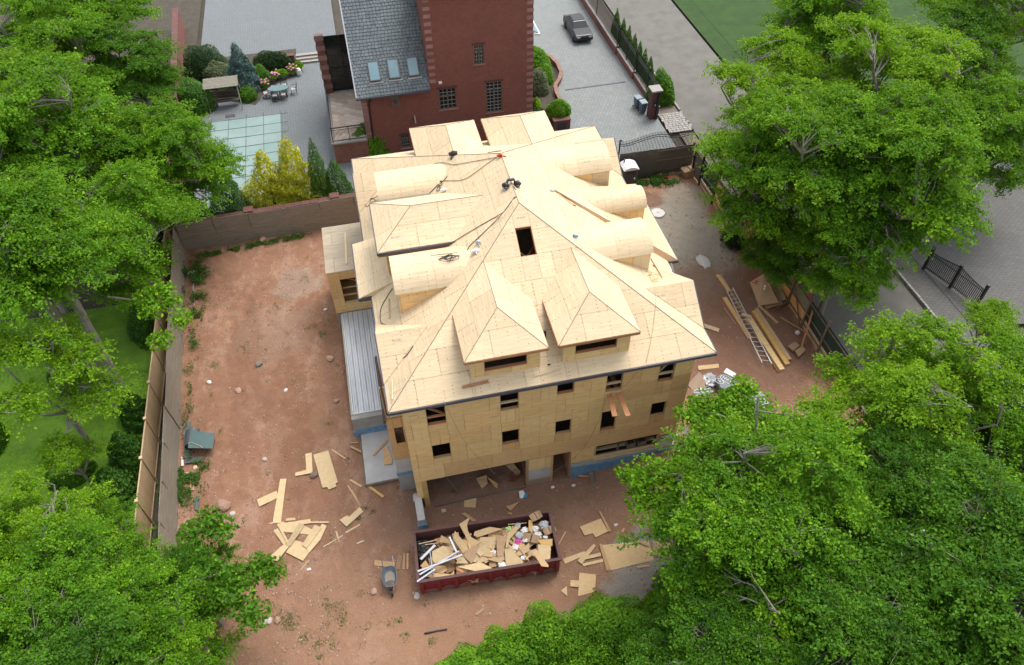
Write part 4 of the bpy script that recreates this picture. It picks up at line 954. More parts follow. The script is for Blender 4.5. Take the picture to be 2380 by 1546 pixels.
# retaining wall stub with blue end at the left corner
st = sub_empty('retaining_wall', (-.7, 20.5, 0))
MB().bx((-.75, 19.75, -.2), (-.37, YW_ + .3, 1.0)).build('concrete_wall', concrete_pale, st, origin=(-.5, 20.5, 0)); MB().bx((-.79, 19.69, -.1), (-.33, 19.95, .55)).build('blue_coating', blue_coat, st, origin=(-.5, 19.7, 0))
# ---- left bay wall, porch, areaway with metal deck
YB = 22.3
lb = sub_empty('side_bay', (-1, YB, 0))
hb = [[(-1.09, YB, 4.33), (-.67, YB, 4.33), (-.67, YB, 5.62), (-1.09, YB, 5.62)]]
sheets(lb, [(-1.37, YB, 2.95), (-.57, YB, 2.95), (-.57, YB, 6.42), (-1.37, YB, 6.42)], (1, 0, 0), ply_warm, hb, up=(0, -1, 0), off=0)
sheets(lb, [(-1.39, YB, 2.95), (-1.39, 26.1, 2.95), (-1.39, 26.1, 6.42), (-1.39, YB, 6.42)], (0, 1, 0), ply_warm, up=(-1, 0, 0))
MB().bx((-1.37, YB + .04, 6.42), (-.57, YB + .14, 6.52)).build('sill_board', lumber_pale, lb, origin=(-1, YB, 6.4))
for xx in (-1.36, -1.22, -1.02, -.8, -.66): MB().bx((xx, YB + .04, 6.52), (xx + .045, YB + .13, 8.75)).build('stud', lumber_pale, lb, origin=(xx, YB, 6.5))
for dx_, dz_ in ((0, 0), (.07, .05)): MB().bar((-1.47 + dx_, YB - .2, 6.45 + dz_), (-1.45 + dx_, 26.0, 6.75 + dz_), .05, .2).build('dark_beam', M('dark_stained_board', (.10, .04, .03), (.07, .03, .025), 4, .6), lb, origin=(-1.4, YB, 6.4))
MB().bx((-1.38, YB - .03, 1.75), (-.56, YB + .1, 2.92)).build('concrete_wall', concrete_pale, lb, origin=(-1, YB, 1.7)); MB().bx((-1.42, YB - .06, 1.5), (-.56, YB + .1, 1.74)).build('blue_coating', blue_coat, lb, origin=(-1, YB, 1.5)); MB().bx((-1.38, YB, -.1), (-.56, YB + .1, 1.5)).build('concrete_wall', concrete, lb, origin=(-1, YB, 0))
MB().bx((-1.38, YB + .12, -.1), (-1.28, 26, 2.9)).build('foundation', concrete, lb, origin=(-1.3, 24, 0))
aw = sub_empty('areaway', (-2, 29, 0))
MB().bx((-3.16, 23.0, -.1), (-1.42, 26.35, .16)).build('concrete_slab', concrete_pale, aw, origin=(-2.2, 24.6, 0)); MB().bx((-3.2, 22.9, -.15), (-1.0, 22.99, .2)).bx((-3.24, 22.99, -.15), (-3.17, 26.3, .2)).build('formwork_board', old_wood, aw, origin=(-2, 23, 0))
MB().bx((-3.45, 26.4, .5), (-1.4, 26.72, 1.52)).build('concrete_wall', concrete, aw, origin=(-2.4, 26.5, 0)); MB().bx((-3.5, 26.3, -.1), (-1.4, 26.45, .5)).build('blue_coating', blue_coat, aw, origin=(-2.4, 26.3, 0)); MB().bx((-3.45, 26.72, -.1), (-3.33, 34.7, 1.56)).build('concrete_wall', concrete, aw, origin=(-3.4, 30, 0))
deck = sub_empty('metal_deck', (-2, 30, 1.5))
n = 9; xs = np.linspace(-3.3, -.62, n + 1)
gal = M('galvanised_deck', (.70, .73, .76), (.50, .53, .56), 1.2, .5, metal=.25, stretch=(1, .35, 1), var=.1)
for i in range(n):
    mb = MB(); a, b = xs[i], xs[i + 1]; w_ = b - a; prof = [(.03, -.03), (.06, 0), (.12, 0), (.2, .045), (.42, .045), (.5, 0), (.62, 0), (.7, .045), (.9, .045), (.985, 0)]
    for (p, q) in zip(prof, prof[1:]):
        mb.add([(a + p[0] * w_, 26.76, 1.56 + p[1]), (a + q[0] * w_, 26.76, 1.56 + q[1]), (a + q[0] * w_, 34.68, 1.58 + q[1]), (a + p[0] * w_, 34.68, 1.58 + p[1])], [(0, 1, 2, 3)])
    mb.build('deck_panel', gal, deck, origin=(a, 30, 1.56))
MB().bx((-3.33, 26.7, 1.525), (-.62, 26.75, 1.62)).bx((-3.335, 26.76, 1.565), (-3.29, 34.6, 1.66)).build('deck_edge', white, deck, origin=(-2, 26.7, 1.5))
MB().bx((-3.3, 26.8, 1.50), (-.6, 34.68, 1.545)).build('deck_base', concrete, deck, origin=(-2, 30, 1.5))
# ---- left annex with flat plywood roof and a wide opening
ax_ = sub_empty('annex', (-2.2, 36.9, 0)); AY, AZ = 34.75, 5.0
sheets(ax_, [(-3.72, AY, AZ), (-.6, AY, AZ), (-.6, 39.05, AZ), (-3.72, 39.05, AZ)], (1, 0, 0), ply_old, size=(2.44, 1.22), mats=lambda c: ply_pale_old)  if False else None
ply_pale_old = plywood('plywood_greyed', (.46, .39, .28), (.40, .33, .23), (.30, .25, .18), .3, .25)
sheets(ax_, [(-3.72, AY, AZ), (-.6, AY, AZ), (-.6, 39.05, AZ), (-3.72, 39.05, AZ)], (1, 0, 0), ply_pale_old, up=(0, 0, 1))
o_l = (-3.15,34.75,4.25); o_r = (-3.19,34.75,1.75)
h_ = [[(-3.0, AY, 2.35), (-.6, AY, 2.35), (-.6, AY, 4.35), (-3.0, AY, 4.35)]]
sheets(ax_, [(-3.68, AY, 1.6), (-.6, AY, 1.6), (-.6, AY, 4.98), (-3.68, AY, 4.98)], (1, 0, 0), ply_wall, h_, up=(0, -1, 0), off=0)
sheets(ax_, [(-3.68, AY, 0), (-3.68, 39, 0), (-3.68, 39, 4.98), (-3.68, AY, 4.98)], (0, 1, 0), ply_wall, up=(-1, 0, 0))
sheets(ax_, [(-3.68, 39, 0), (-.6, 39, 0), (-.6, 39, 4.98), (-3.68, 39, 4.98)], (1, 0, 0), ply_wall, up=(0, 1, 0))
MB().bx((-3.66, AY + .03, -.1), (-.6, AY + .2, 1.6)).build('foundation', concrete, ax_, origin=(-2, AY, 0))
for z_ in (2.3, 2.75, 3.2): MB().bx((-3.0, AY + .05 + (z_ - 2.3) * .4, z_), (-.6, AY + .14 + (z_ - 2.3) * .4, z_ + .1)).build('cross_board', lumber_pale, ax_, origin=(-2, AY, z_))
MB().bar((-2.9, AY + .3, 4.3), (-1.5, AY + .35, 3.5), .05, .12, (0, 1, 0)).build('brace', lumber_red, ax_, origin=(-2.9, AY, 4.3))
MB().bx((-3.6, AY + 2.5, .1), (-.7, AY + 2.6, 4.9)).build('inner_wall', ply_old, ax_, origin=(-2, AY + 2.5, 0)); MB().bx((-3.6, AY + .2, 1.9), (-.7, AY + 2.4, 2.0)).build('floor_deck', ply_warm, ax_, origin=(-2, AY + 1, 2))
MB().bar((-2.45, 35.3, AZ + .03), (-2.3, 38.2, AZ + .03), .1, .04).build('loose_board', lumber_pale, ax_, origin=(-2.4, 36, AZ))

# ================= THE BRICK NEIGHBOUR
bh = thing('brick_house', 'dark red brick house with pinkish quoins and slate lean-to roof behind the new one', 'house', (6.7, 57, 0))
def nsub(name, loc, label=None):
    o = bpy.data.objects.new(name, None); COL.objects.link(o); o.parent = bh; o.location = Vector(loc) - Vector(bh.location); o.empty_display_size = .3
    if label: o['label'] = label
    return o
YN = 53.5; HT = 12.6
wn_ = [(6.0, 7.33, 3.35, 5.1), (9.72, 10.98, 2.55, 5.15), (8.9, 9.65, 6.8, 8.3), (2.65, 3.32, .35, 1.5), (6.9, 7.6, 6.9, 8.2)]
wn_ = wn_[:4]
# wall cut round the windows (columns between, bands above/below)
wallm = MB()
def wall_cut(x0_, x1_, z0_, z1_, opens):
    xs_ = sorted({x0_, x1_} | {v for o_ in opens for v in o_[:2]})
    for a, b in zip(xs_, xs_[1:]):
        cuts = sorted([(o_[2], o_[3]) for o_ in opens if o_[0] < (a + b) / 2 < o_[1]]); z = z0_
        for c, d in cuts: wallm.bx((a, YN, z), (b, YN + .3, c)); z = d
        wallm.bx((a, YN, z), (b, YN + .3, z1_))
wall_cut(.05, 5.35, -.1, 5.6, [wn_[3]]); wall_cut(5.35, 13.45, -.1, HT, wn_[:3])
wallm.bx((13.15, YN + .3, -.1), (13.45, 66, HT)); wallm.bx((.05, YN + .3, -.1), (.35, 66, 5.5)); wallm.bx((5.35, YN + .3, 5), (5.65, 66, HT)); wallm.bx((.05, 65.7, -.1), (13.45, 66, HT))
wallm.build('brick_facade', brick_red, bh, origin=(6.7, YN, 0))
MB().bx((.4, YN + .5, 0), (5.3, YN + .55, 5.3)).bx((5.7, YN + .8, 0), (13.1, YN + .9, 9.5)).build('inner_wall', black, bh, origin=(6, 55, 0))
# quoins
def quoins(x, z0_, z1_, w1, w2, side, y=YN):
    z = z0_; i = 0
    while z < z1_ - .2:
        w_ = w1 if i % 2 else w2; a, b = (x, x + w_) if side > 0 else (x - w_, x)
        if i % 2 == 0 or w1 > 0.01: MB().bx((a, y - .035, z + .01), (b, y + .05, z + .27)).build('quoin', stone_pink, bh, origin=(x, y, z))
        z += .56 if w1 <= 0.01 else .29; i += 1 if w1 > .01 else 0
quoins(.03, .2, 5.2, .42, .42, 1); quoins(5.36, 5.7, HT, 0, .5, 1); quoins(13.47, .3, HT, 0, .5, -1)
quoins(.03, .2, 5.2, 0, .5, 1) if False else None
def house_window(a, b, c, d, nx, ny, tall=False, label=None):
    w_ = nsub('window', ((a + b) / 2, YN, c)); fr = MB(); y = YN + .1
    for p, q in (((a, c), (a + .06, d)), ((b - .06, c), (b, d)), ((a, c), (b, c + .06)), ((a, d - .06), (b, d)), (((a + b) / 2 - .05, c), ((a + b) / 2 + .05, d))): fr.bx((p[0], y - .05, p[1]), (q[0], y + .05, q[1]))
    if tall: fr.bx((a, y - .05, d - (d - c) * .26), (b, y + .05, d - (d - c) * .26 + .1))
    else: fr.bx((a, y - .05, c + (d - c) * .62), (b, y + .05, c + (d - c) * .62 + .09))
    fr.build('frame', win_frame, w_, origin=((a + b) / 2, YN, c))
    mu = MB()
    for h in (0, 1):
        p0, p1 = (a + .06, (a + b) / 2 - .05) if h == 0 else ((a + b) / 2 + .05, b - .06)
        for i in range(1, nx): x = p0 + (p1 - p0) * i / nx; mu.bx((x - .012, y - .03, c + .06), (x + .012, y + .01, d - .06))
    for j in range(1, ny): z = c + (d - c) * j / ny; mu.bx((a + .06, y - .028, z - .012), (b - .06, y + .008, z + .012))
    mu.build('muntins', M('pale_muntin', (.32, .33, .31), None, 3, .6), w_, origin=((a + b) / 2, YN, c))
    for h in (0, 1):
        p0, p1 = (a + .06, (a + b) / 2 - .05) if h == 0 else ((a + b) / 2 + .05, b - .06)
        MB().bx((p0, y + .02, c + .06), (p1, y + .03, d - .06)).build('pane', glass_dark, w_, origin=(p0, YN, c))
    MB().bx((a - .12, YN - .07, c - .09), (b + .12, YN + .09, c - .002)).build('sill', stone_pink, w_, origin=((a + b) / 2, YN, c))
    lt = MB(); n = int((b - a + .3) / .08)
    for i in range(n): lt.bx((a - .15 + i * .08 + .006, YN - .012, d + .005), (a - .15 + (i + 1) * .08 - .006, YN + .02, d + .2))
    lt.build('soldier_course', brick_dark, w_, origin=((a + b) / 2, YN, d))
    if tall:
        MB().bx((a + .1, y + .035, d - .5), ((a + b) / 2 - .08, y + .05, d - .08)).bx(((a + b) / 2 + .08, y + .035, d - .5), (b - .1, y + .05, d - .08)).build('blind', white, w_, origin=(a, YN, d))
house_window(*wn_[0], 2, 5); house_window(*wn_[1], 2, 9, True); house_window(*wn_[2], 2, 5); house_window(*wn_[3], 2, 4)
# slate lean-to roof, plane z = 5.5 + (y - 53.1)
ya_, yb_ = 53.05, 60.2
zz_ = lambda y: 5.45 + (y - 53.05)
nS = Vector((0, -1, 1)).normalized()
MB().slab([(-.22, ya_, zz_(ya_) - .06), (5.32, ya_, zz_(ya_) - .06), (5.32, yb_, zz_(yb_) - .06), (-.22, yb_, zz_(yb_) - .06)], nS, .12).build('roof_deck', black, bh, origin=(2.5, 55, 6))
sl_ = MB(); r_ = random.Random(3); row = 0; y = ya_
while y < yb_ - .1:
    x = -.22 - (.14 if row % 2 else 0)
    while x < 5.3:
        w_ = r_.uniform(.23, .31); a, b = max(x, -.24), min(x + w_ - .03, 5.34)
        if b - a > .04:
            l = r_.uniform(.0, .012); L = .31; dy = r_.uniform(-.012, .012)
            P = [(a, y + dy, zz_(y + dy) + .015 + l), (b, y + dy, zz_(y + dy) + .015 + l), (b, y + L * .72, zz_(y + L * .72) - .03), (a, y + L * .72, zz_(y + L * .72) - .03)]
            k_ = [(p[0], p[1], p[2]) for p in P] + [(P[0][0], P[0][1] + .012, P[0][2] - .03), (P[1][0], P[1][1] + .012, P[1][2] - .03)]
            sl_.add(k_, [(0, 1, 2, 3), (0, 4, 5, 1)])
        x += w_
    y += .178; row += 1
slate_var = slate
def slate_mat():
    mt, n, p = nodemat('slate_courses')
    v = n.nodes.new('ShaderNodeTexVoronoi'); v.inputs['Scale'].default_value = 3.4; n.links.new(geo(n), v.inputs['Vector'])
    c = mix(n, v.outputs['Color'], (.15, .185, .20), (.06, .08, .09)); c2 = noise(n, geo(n), 1.3, 6, .7, (.3, .75)); c = mix(n, math_(n, 'MULTIPLY', c2, .5), c, (.13, .15, .155))
    n.links.new(c, p.inputs['Base Color']); p.inputs['Roughness'].default_value = .5; return mt
o = sl_.build('slates', slate_mat(), bh, origin=(2.5, 55, 6)); o['kind'] = 'stuff'
MB().bx((-.3, ya_ - .1, 5.3), (5.36, ya_ + .02, 5.44)).build('gutter', fascia, bh, origin=(2.5, 53, 5.3)); MB().slab([(-.3, ya_, 5.5), (-.21, ya_, 5.5), (-.21, yb_, zz_(yb_) + .05), (-.3, yb_, zz_(yb_) + .05)], nS, .1).build('verge_board', steel, bh, origin=(-.2, 55, 6))
def plane_pt(p, up=.0): return Vector(p) + nS * up
for q in ([(1.00,54.89,7.29), (1.78,54.86,7.26), (1.77,53.86,6.26), (0.99,53.87,6.27)], [(2.47,54.88,7.28), (3.24,54.86,7.26), (3.24,53.88,6.28), (2.46,53.88,6.28)], [(3.92,54.84,7.24), (4.68,54.83,7.23), (4.71,53.88,6.28), (3.92,53.88,6.28)]):
    cx_ = [sum(p[i] for p in q) / 4 for i in range(3)]; x0_, x1_ = (q[0][0] + q[3][0]) / 2, (q[1][0] + q[2][0]) / 2; t0, t1 = (q[2][1] + q[3][1]) / 2, (q[0][1] + q[1][1]) / 2
    sk = nsub('skylight', cx_); f_ = MB()
    pt = lambda x, y, u: Vector((x, y, zz_(y))) + nS * u
    for a, b in (((x0_, t0), (x1_, t0)), ((x1_, t0), (x1_, t1)), ((x1_, t1), (x0_, t1)), ((x0_, t1), (x0_, t0))): f_.bar(pt(*a, .05), pt(*b, .05), .07, .14, nS)
    f_.build('frame', win_frame, sk, origin=cx_)
    MB().slab([pt(x0_, t0, .09), pt(x1_, t0, .09), pt(x1_, t1, .09), pt(x0_, t1, .09)], nS, .02).build('pane', glass_sky, sk, origin=cx_)
    MB().slab([pt(x0_ - .1, t0 - .16, .03), pt(x1_ + .18, t0 - .16, .03), pt(x1_ + .18, t0 - .09, .03), pt(x0_ - .1, t0 - .09, .03)], nS, .02).build('flashing', stone_grey, sk, origin=cx_)
MB().bx((-.2, 60.2, 12.1), (5.33, 66, 12.5)).build('flat_roof', fascia, bh, origin=(2.5, 60, 10.2))
# main slate roof above the frame
MB().add([(5.0, 53.1, HT - .1), (13.9, 53.1, HT - .1), (13.9, 66.5, HT - .1), (5.0, 66.5, HT - .1), (9.4, 57.5, HT + 4.2), (9.4, 62, HT + 4.2), (5.0, 53.1, HT - .3), (13.9, 53.1, HT - .3), (13.9, 66.5, HT - .3), (5.0, 66.5, HT - .3)], [(0, 1, 4), (1, 2, 5, 4), (2, 3, 5), (3, 0, 4, 5), (0, 6, 7, 1), (1, 7, 8, 2), (3, 9, 6, 0), (9, 8, 7, 6)]).build('main_roof', brickmat('slate_roof', (.09, .105, .115), (.05, .06, .068), (.02, .022, .025), .28, .19, .012), bh, origin=(9, 58, HT))
# wall fittings
al = MB().bx((2.3, YN - .08, 4.2), (2.95, YN, 5.15)).build('vent_panel', win_frame, bh, origin=(2.6, YN, 4.2)); MB().lathe((2.6, YN - .1, 4.62), [(.001, -.13), (.1, -.1), (.14, 0), (.1, .1), (.001, .13)], 12).build('red_bell', M('dull_red_bell', (.22, .04, .04), None, 3, .4), al, smooth=True, origin=(2.6, YN, 4.6))
MB().bx((2.5, YN - .15, 5.2), (2.75, YN, 5.32)).build('wall_lamp', concrete_pale, bh, origin=(2.6, YN, 5.2)); MB().bx((6.05, YN - .2, 5.65), (6.3, YN, 5.78)).build('wall_lamp', white, bh, origin=(6.1, YN, 5.7))
MB().tube([(.72, YN - .08, 5.2), (.6, YN - .09, 4.6), (.45, YN - .09, .1)], .05, 8).build('downpipe', black, bh, origin=(.6, YN, 0)); MB().bx((.6, YN - .16, 4.9), (.85, YN - .01, 5.2)).build('rain_hopper', black, bh, origin=(.7, YN, 5))
MB().bx((3.9, YN - .5, 2.75), (3.98, YN, 3.15)).build('awning_edge', concrete_pale, bh, origin=(4, YN, 3))
# glass bay roof at the right corner
MB().slab([(13.46, 56.2, 8.0), (14.6, 56.2, 7.3), (14.6, 60, 7.3), (13.46, 60, 8.0)], (.5, 0, 1), .06).build('glazed_porch_roof', glass_sky, bh, origin=(14, 58, 7.6)); MB().bx((13.46, 56.1, 7.2), (14.7, 56.2, 7.3)).bx((14.6, 56.2, 7.1), (14.7, 60, 7.28)).build('porch_edge', white, bh, origin=(14, 56, 7.2)); MB().bx((13.46, 57.5, -.1), (14.5, 60, 7.2)).build('brick_bay', brick_red, bh, origin=(14, 58, 0))
# terrace with travertine, railing, dark glazed wall and quoined pier
tr = nsub('terrace', (-1.3, 56, 0))
MB().bx((-2.65, 53.1, -.1), (.03, 61, 1.82)).build('terrace_base', stucco, tr, origin=(-1.3, 56, 0)); MB().bx((-2.75, 52.95, 1.78), (.04, 61, 1.9)).build('terrace_edge', stone_grey, tr, origin=(-1.3, 56, 1.8)); MB().bx((-2.45, 53.4, 1.9), (.03, 60.5, 1.94)).build('travertine_floor', travertine, tr, origin=(-1.3, 56, 1.9))
rl = MB(); yr_ = 53.1
rl.bar((-2.6, yr_, 3.2), (-.02, yr_, 3.2), .08, .07).bar((-2.6, yr_, 3.02), (-.02, yr_, 3.02), .025, .03).bar((-2.6, yr_, 2.05), (-.02, yr_, 2.05), .03, .03)
for i in range(29): rl.bx((-2.58 + i * .0905 - .013, yr_ - .013, 2.05), (-2.58 + i * .0905 + .013, yr_ + .013, 3.02))
for x in (-2.6, -1.3, -.03): rl.bx((x - .025, yr_ - .025, 1.9), (x + .025, yr_ + .025, 3.25))
rl.build('railing', iron, tr, origin=(-1.3, 53, 1.9))
sr = MB(); sr.bar((-2.62, 53.1, 3.2), (-2.62, 62.0, 3.2), .10, .07).bar((-2.62, 53.1, 2.05), (-2.62, 62.0, 2.05), .03, .03)
for i in range(98): sr.bx((-2.63, 53.15 + i * .0905, 2.05), (-2.61, 53.166 + i * .0905, 3.2))
sr.build('railing', iron, tr, origin=(-2.6, 57, 1.9))
for i in range(12): MB().bx((-2.72 - .05 * (i % 2), 60.55, 1.95 + i * .42), (-2.1 + .05 * (i % 2), 60.9, 2.36 + i * .42)).build('quoin', stone_pink if i % 2 else brick_red, tr, origin=(-2.4, 60.6, 2 + i * .42))
MB().bx((-2.05, 60.75, 1.94), (.05, 60.8, 6.8)).build('glazed_wall', glass_dark, tr, origin=(-1, 60.8, 2))
for x in (-2.05, -.85, -.05): MB().bx((x - .05, 60.68, 1.94), (x + .05, 60.76, 6.8)).build('mullion', black, tr, origin=(x, 60.7, 2))
for z in (2.0, 4.0): MB().bx((-2.05, 60.69, z), (0, 60.75, z + .06)).build('transom', black, tr, origin=(-1, 60.7, z))
# garden steps, pavement beyond
stp = thing('garden_steps', 'pale stone garden steps at the top of the grey patio beside the house', 'steps', (-3.9, 70.2, 0))
for i in range(3): MB().bx((-5.2, 69.9 + i * .38, -.05), (-2.95, 70.3 + i * .38, .15 * (i + 1))).build('step', stone_grey, stp, origin=(-4, 70 + i * .38, 0))
brick_wall('short red brick wall beside the garden steps above the patio', (-8.5, 70.2), (-5.3, 70.0), .9, .3)
flat('ground', [(-14.1, 66.3), (-9.0, 63.6), (-7.8, 66.3), (-5.2, 68.2), (-5.2, 73), (-14.1, 73)], .01, soil_mat)
flat('ground', [(13.46, 53.4), (15.2, 53.4), (15.3, 54.9), (16.6, 56.6), (16.85, 59.9), (17.9, 61.6), (18.2, 64), (17.2, 67), (13.46, 67)], .01, soil_mat)
# curved planting-bed wall, square planter
cb = thing('bed_wall', 'low curved brick wall edging the planting bed beside the driveway', 'garden wall', (16.9, 58, 0))
cp = [(15.25, 54.9), (16.3, 55.8), (16.95, 57.45), (16.95, 58.8), (17.15, 59.95), (17.8, 60.9), (18.25, 62.0), (18.35, 63.6), (17.9, 65.5)]
for a, b in zip(cp, cp[1:]):
    A_, B_ = Vector((*a, 0)), Vector((*b, 0)); k = max(2, int((B_ - A_).length / .4))
    for i in range(k): MB().bar(A_.lerp(B_, i / k) + Vector((0, 0, .2)), A_.lerp(B_, (i + 1) / k - .01) + Vector((0, 0, .2)), .26, .4).build('brickwork', brick_red, cb, origin=A_.lerp(B_, i / k)); MB().bar(A_.lerp(B_, i / k) + Vector((0, 0, .43)), A_.lerp(B_, (i + 1) / k - .02) + Vector((0, 0, .43)), .32, .06).build('coping_stone', M('tan_coping', (.30, .17, .12), None, 3, .8), cb, origin=A_.lerp(B_, i / k))
pl = thing('brick_planter', 'square brick planter with a dark opening beside the driveway entrance', 'planter', (16.0, 54.0, 0))
MB().bx((15.3, 53.4, -.05), (16.7, 54.5, .95)).build('brickwork', brick_dark, pl, origin=(16, 54, 0)); MB().bx((15.25, 53.35, .95), (16.75, 54.55, 1.02)).build('coping', coping_red, pl, origin=(16, 54, 1)); MB().bx((15.6, 53.38, .15), (16.35, 53.41, .75)).build('dark_opening_panel', black, pl, origin=(16, 53.4, .2))  # black panel paints the darkness of the planter's opening
# iron fence on a brick kerb wall, pillar, bins, gate
fx = 24.5
fw = thing('iron_fence', 'black iron picket fence on a low brick wall with pale coping along the driveway', 'fence', (fx, 60, 0))
for (a, b, h, xx) in ((54.1, 59.9, .5, 24.62), (60.0, 64.5, .62, 24.5), (64.6, 78, .75, 24.4)):
    MB().bx((xx - .14, a, -.1), (xx + .14, b, h)).build('brickwork', brick_red, fw, origin=(xx, a, 0)); MB().bx((xx - .19, a, h), (xx + .19, b, h + .09)).build('coping', stone_grey, fw, origin=(xx, a, h))
    pk = MB(); n = int((b - a) / .125)
    for i in range(n): y = a + .06 + i * .125; pk.bx((xx - .011, y - .011, h + .09), (xx + .011, y + .011, h + 1.95)).add([(xx - .02, y, h + 1.95), (xx, y - .02, h + 1.95), (xx + .02, y, h + 1.95), (xx, y + .02, h + 1.95), (xx, y, h + 2.07)], [(0, 1, 4), (1, 2, 4), (2, 3, 4), (3, 0, 4)])
    pk.build('pickets', iron, fw, origin=(xx, a, h))
    for z_ in (.2, 1.6, 1.85): MB().bx((xx - .02, a, h + z_), (xx + .02, b, h + z_ + .04)).build('rail', iron, fw, origin=(xx, a, h + z_))
    for y in (a + .03, (a + b) / 2, b - .03): MB().bx((xx - .04, y - .04, h), (xx + .04, y + .04, h + 2.15)).build('post', iron, fw, origin=(xx, y, h))
gp = thing('gate_pillar', 'tall brown brick gate pillar with a flat pale cap between driveway and street', 'pillar', (24.05, 53.7, 0))
MB().bx((23.65, 53.3, -.1), (24.35, 54.05, 2.55)).build('brickwork', brick_dark, gp, origin=(24, 53.7, 0)); MB().bx((23.52, 53.17, 2.55), (24.48, 54.18, 2.68)).build('pillar_cap', stone_grey, gp, origin=(24, 53.7, 2.6))
MB().bx((24.1, 53.12, .05), (24.26, 53.3, 2.45)).build('gate_post', black, gp, origin=(24.2, 53.2, 0)); MB().bx((23.86, 53.22, 1.2), (24.06, 53.31, 1.6)).build('letter_box', iron, gp, origin=(24, 53.3, 1.2)); MB().bx((23.9, 53.205, 1.3), (24.0, 53.222, 1.45)).build('name_plate', steel, gp, origin=(24, 53.3, 1.3))
def bin_(label, x, y, rz):
    t = thing('wheeled_bin', label, 'bin', (x, y, 0), 'grey-blue wheeled bins by the pillar'); bm_ = M('bin_plastic', (.09, .13, .17), (.07, .10, .14), 4, .45); lid = M('bin_lid', (.20, .25, .30), (.26, .31, .35), 3, .45)
    R = Matrix.Rotation(rz, 3, 'Z'); c = Vector((x, y, 0)); vs = [c + R @ Vector(v) for v in ((-.2, -.24, .06), (.2, -.24, .06), (.2, .22, .06), (-.2, .22, .06), (-.27, -.32, .98), (.27, -.32, .98), (.27, .3, .98), (-.27, .3, .98))]
    MB().add(vs, [(3, 2, 1, 0), (4, 5, 6, 7), (0, 1, 5, 4), (1, 2, 6, 5), (2, 3, 7, 6), (3, 0, 4, 7)]).build('body', bm_, t, bevel=.03)
    MB().box(c + R @ Vector((0, 0, 1.01)), (.6, .7, .06), rz).build('lid', lid, t, bevel=.025); MB().bar(c + R @ Vector((-.25, .36, .98)), c + R @ Vector((.25, .36, .98)), .04, .04).build('handle', bm_, t)
    for s_ in (-1, 1): MB().tube([c + R @ Vector((s_ * .25, .22, .1)), c + R @ Vector((s_ * .3, .22, .1))], .1, 12).build('wheel', black, t)
bin_('grey-blue wheeled bin further back, half hidden beside the gate pillar', 23.25, 55.35, .15); bin_('grey-blue wheeled bin nearest the foot of the brick gate pillar', 23.45, 54.55, .1)
gt = thing('arched_gate', 'black iron sliding gate with wavy top behind the dark board fence', 'gate', (21.5, 47.3, 0))
arch = [(18.84, 2.42), (19.3, 2.36), (19.75, 2.4), (20.25, 2.52), (20.8, 2.66), (21.4, 2.78), (21.9, 2.82), (22.5, 2.72), (23.1, 2.55), (23.6, 2.47), (24.1, 2.5), (24.8, 2.62)]
def za(x):
    for (a, b), (c, d) in zip(arch, arch[1:]):
        if a <= x <= c: return b + (d - b) * (x - a) / (c - a)
    return 2.5
for dz_ in (-.2, -.38, -1.9): MB().tube([(x, 47.3, z + dz_ if dz_ > -1 else .35) for x, z in arch], .028, 6).build('rail', iron, gt)
n = 50
for i in range(n): x = 18.9 + i * .12; z = za(x); MB().bx((x - .013, 47.287, .3), (x + .013, 47.313, z)).add([(x - .028, 47.3, z), (x, 47.28, z), (x + .028, 47.3, z), (x, 47.32, z), (x, 47.3, z + .11)], [(0, 1, 4), (1, 2, 4), (2, 3, 4), (3, 0, 4)]).build('picket', iron, gt)
MB().tube([(18.84, 47.3, 0), (18.84, 47.3, 2.35), (18.8, 47.3, 2.5), (18.9, 47.3, 2.56), (18.98, 47.3, 2.48)], .06, 8).build('post', iron, gt)
dr = thing('channel_drain', 'dark channel drain running across the grey paved driveway', 'drain', (20.8, 59.6, 0)); MB().bar((17.96, 59.61, -.005), (23.61, 59.68, -.005), .16, .03).build('grate', fascia, dr)
# dark car nose at the top of the driveway (only its shadowed front shows)
cr_ = thing('parked_car', 'black car parked nose-first at the top end of the driveway', 'car', (22.0, 69.2, 0))
bd_ = MB(); prof = [(-2.25, .3), (-2.3, .62), (-2.1, .82), (-.9, .98), (1.5, 1.0), (2.2, .95), (2.3, .7), (2.25, .3)]; cab = [(-.95, .97), (-.35, 1.42), (.95, 1.44), (1.75, 1.0)]
def shell(mb, pr, w0, w1, zc):
    L_ = [[(22.0 + s_ * (w0 if z < zc else w1), 69.6 + y, z) for y, z in pr] for s_ in (-1, 1)]; n = len(pr); mb.add(L_[0] + L_[1], [tuple(range(n))[::-1], tuple(range(n, 2 * n))] + [(i, (i + 1) % n, n + (i + 1) % n, n + i) for i in range(n)]); return mb
shell(bd_, prof, .9, .84, .8).build('body', M('black_car_paint', (.01, .01, .012), None, 3, .3), cr_, bevel=.06); shell(MB(), cab, .8, .62, 1.2).build('windows', glass_dark, cr_, bevel=.03)
MB().bx((21.42, 69.3, 1.43), (22.58, 70.5, 1.47)).build('car_roof', M('black_car_paint', (.01, .01, .012), None, 3, .3), cr_, bevel=.02)
for sx in (-.85, .85):
    for sy in (-1.45, 1.45): MB().tube([(22 + sx - .1, 69.6 + sy, .33), (22 + sx + .1, 69.6 + sy, .33)], .33, 16).build('wheel', black, cr_)
    MB().box((22 + sx * .7, 67.27, .68), (.35, .05, .14)).build('headlight', glass_sky, cr_)

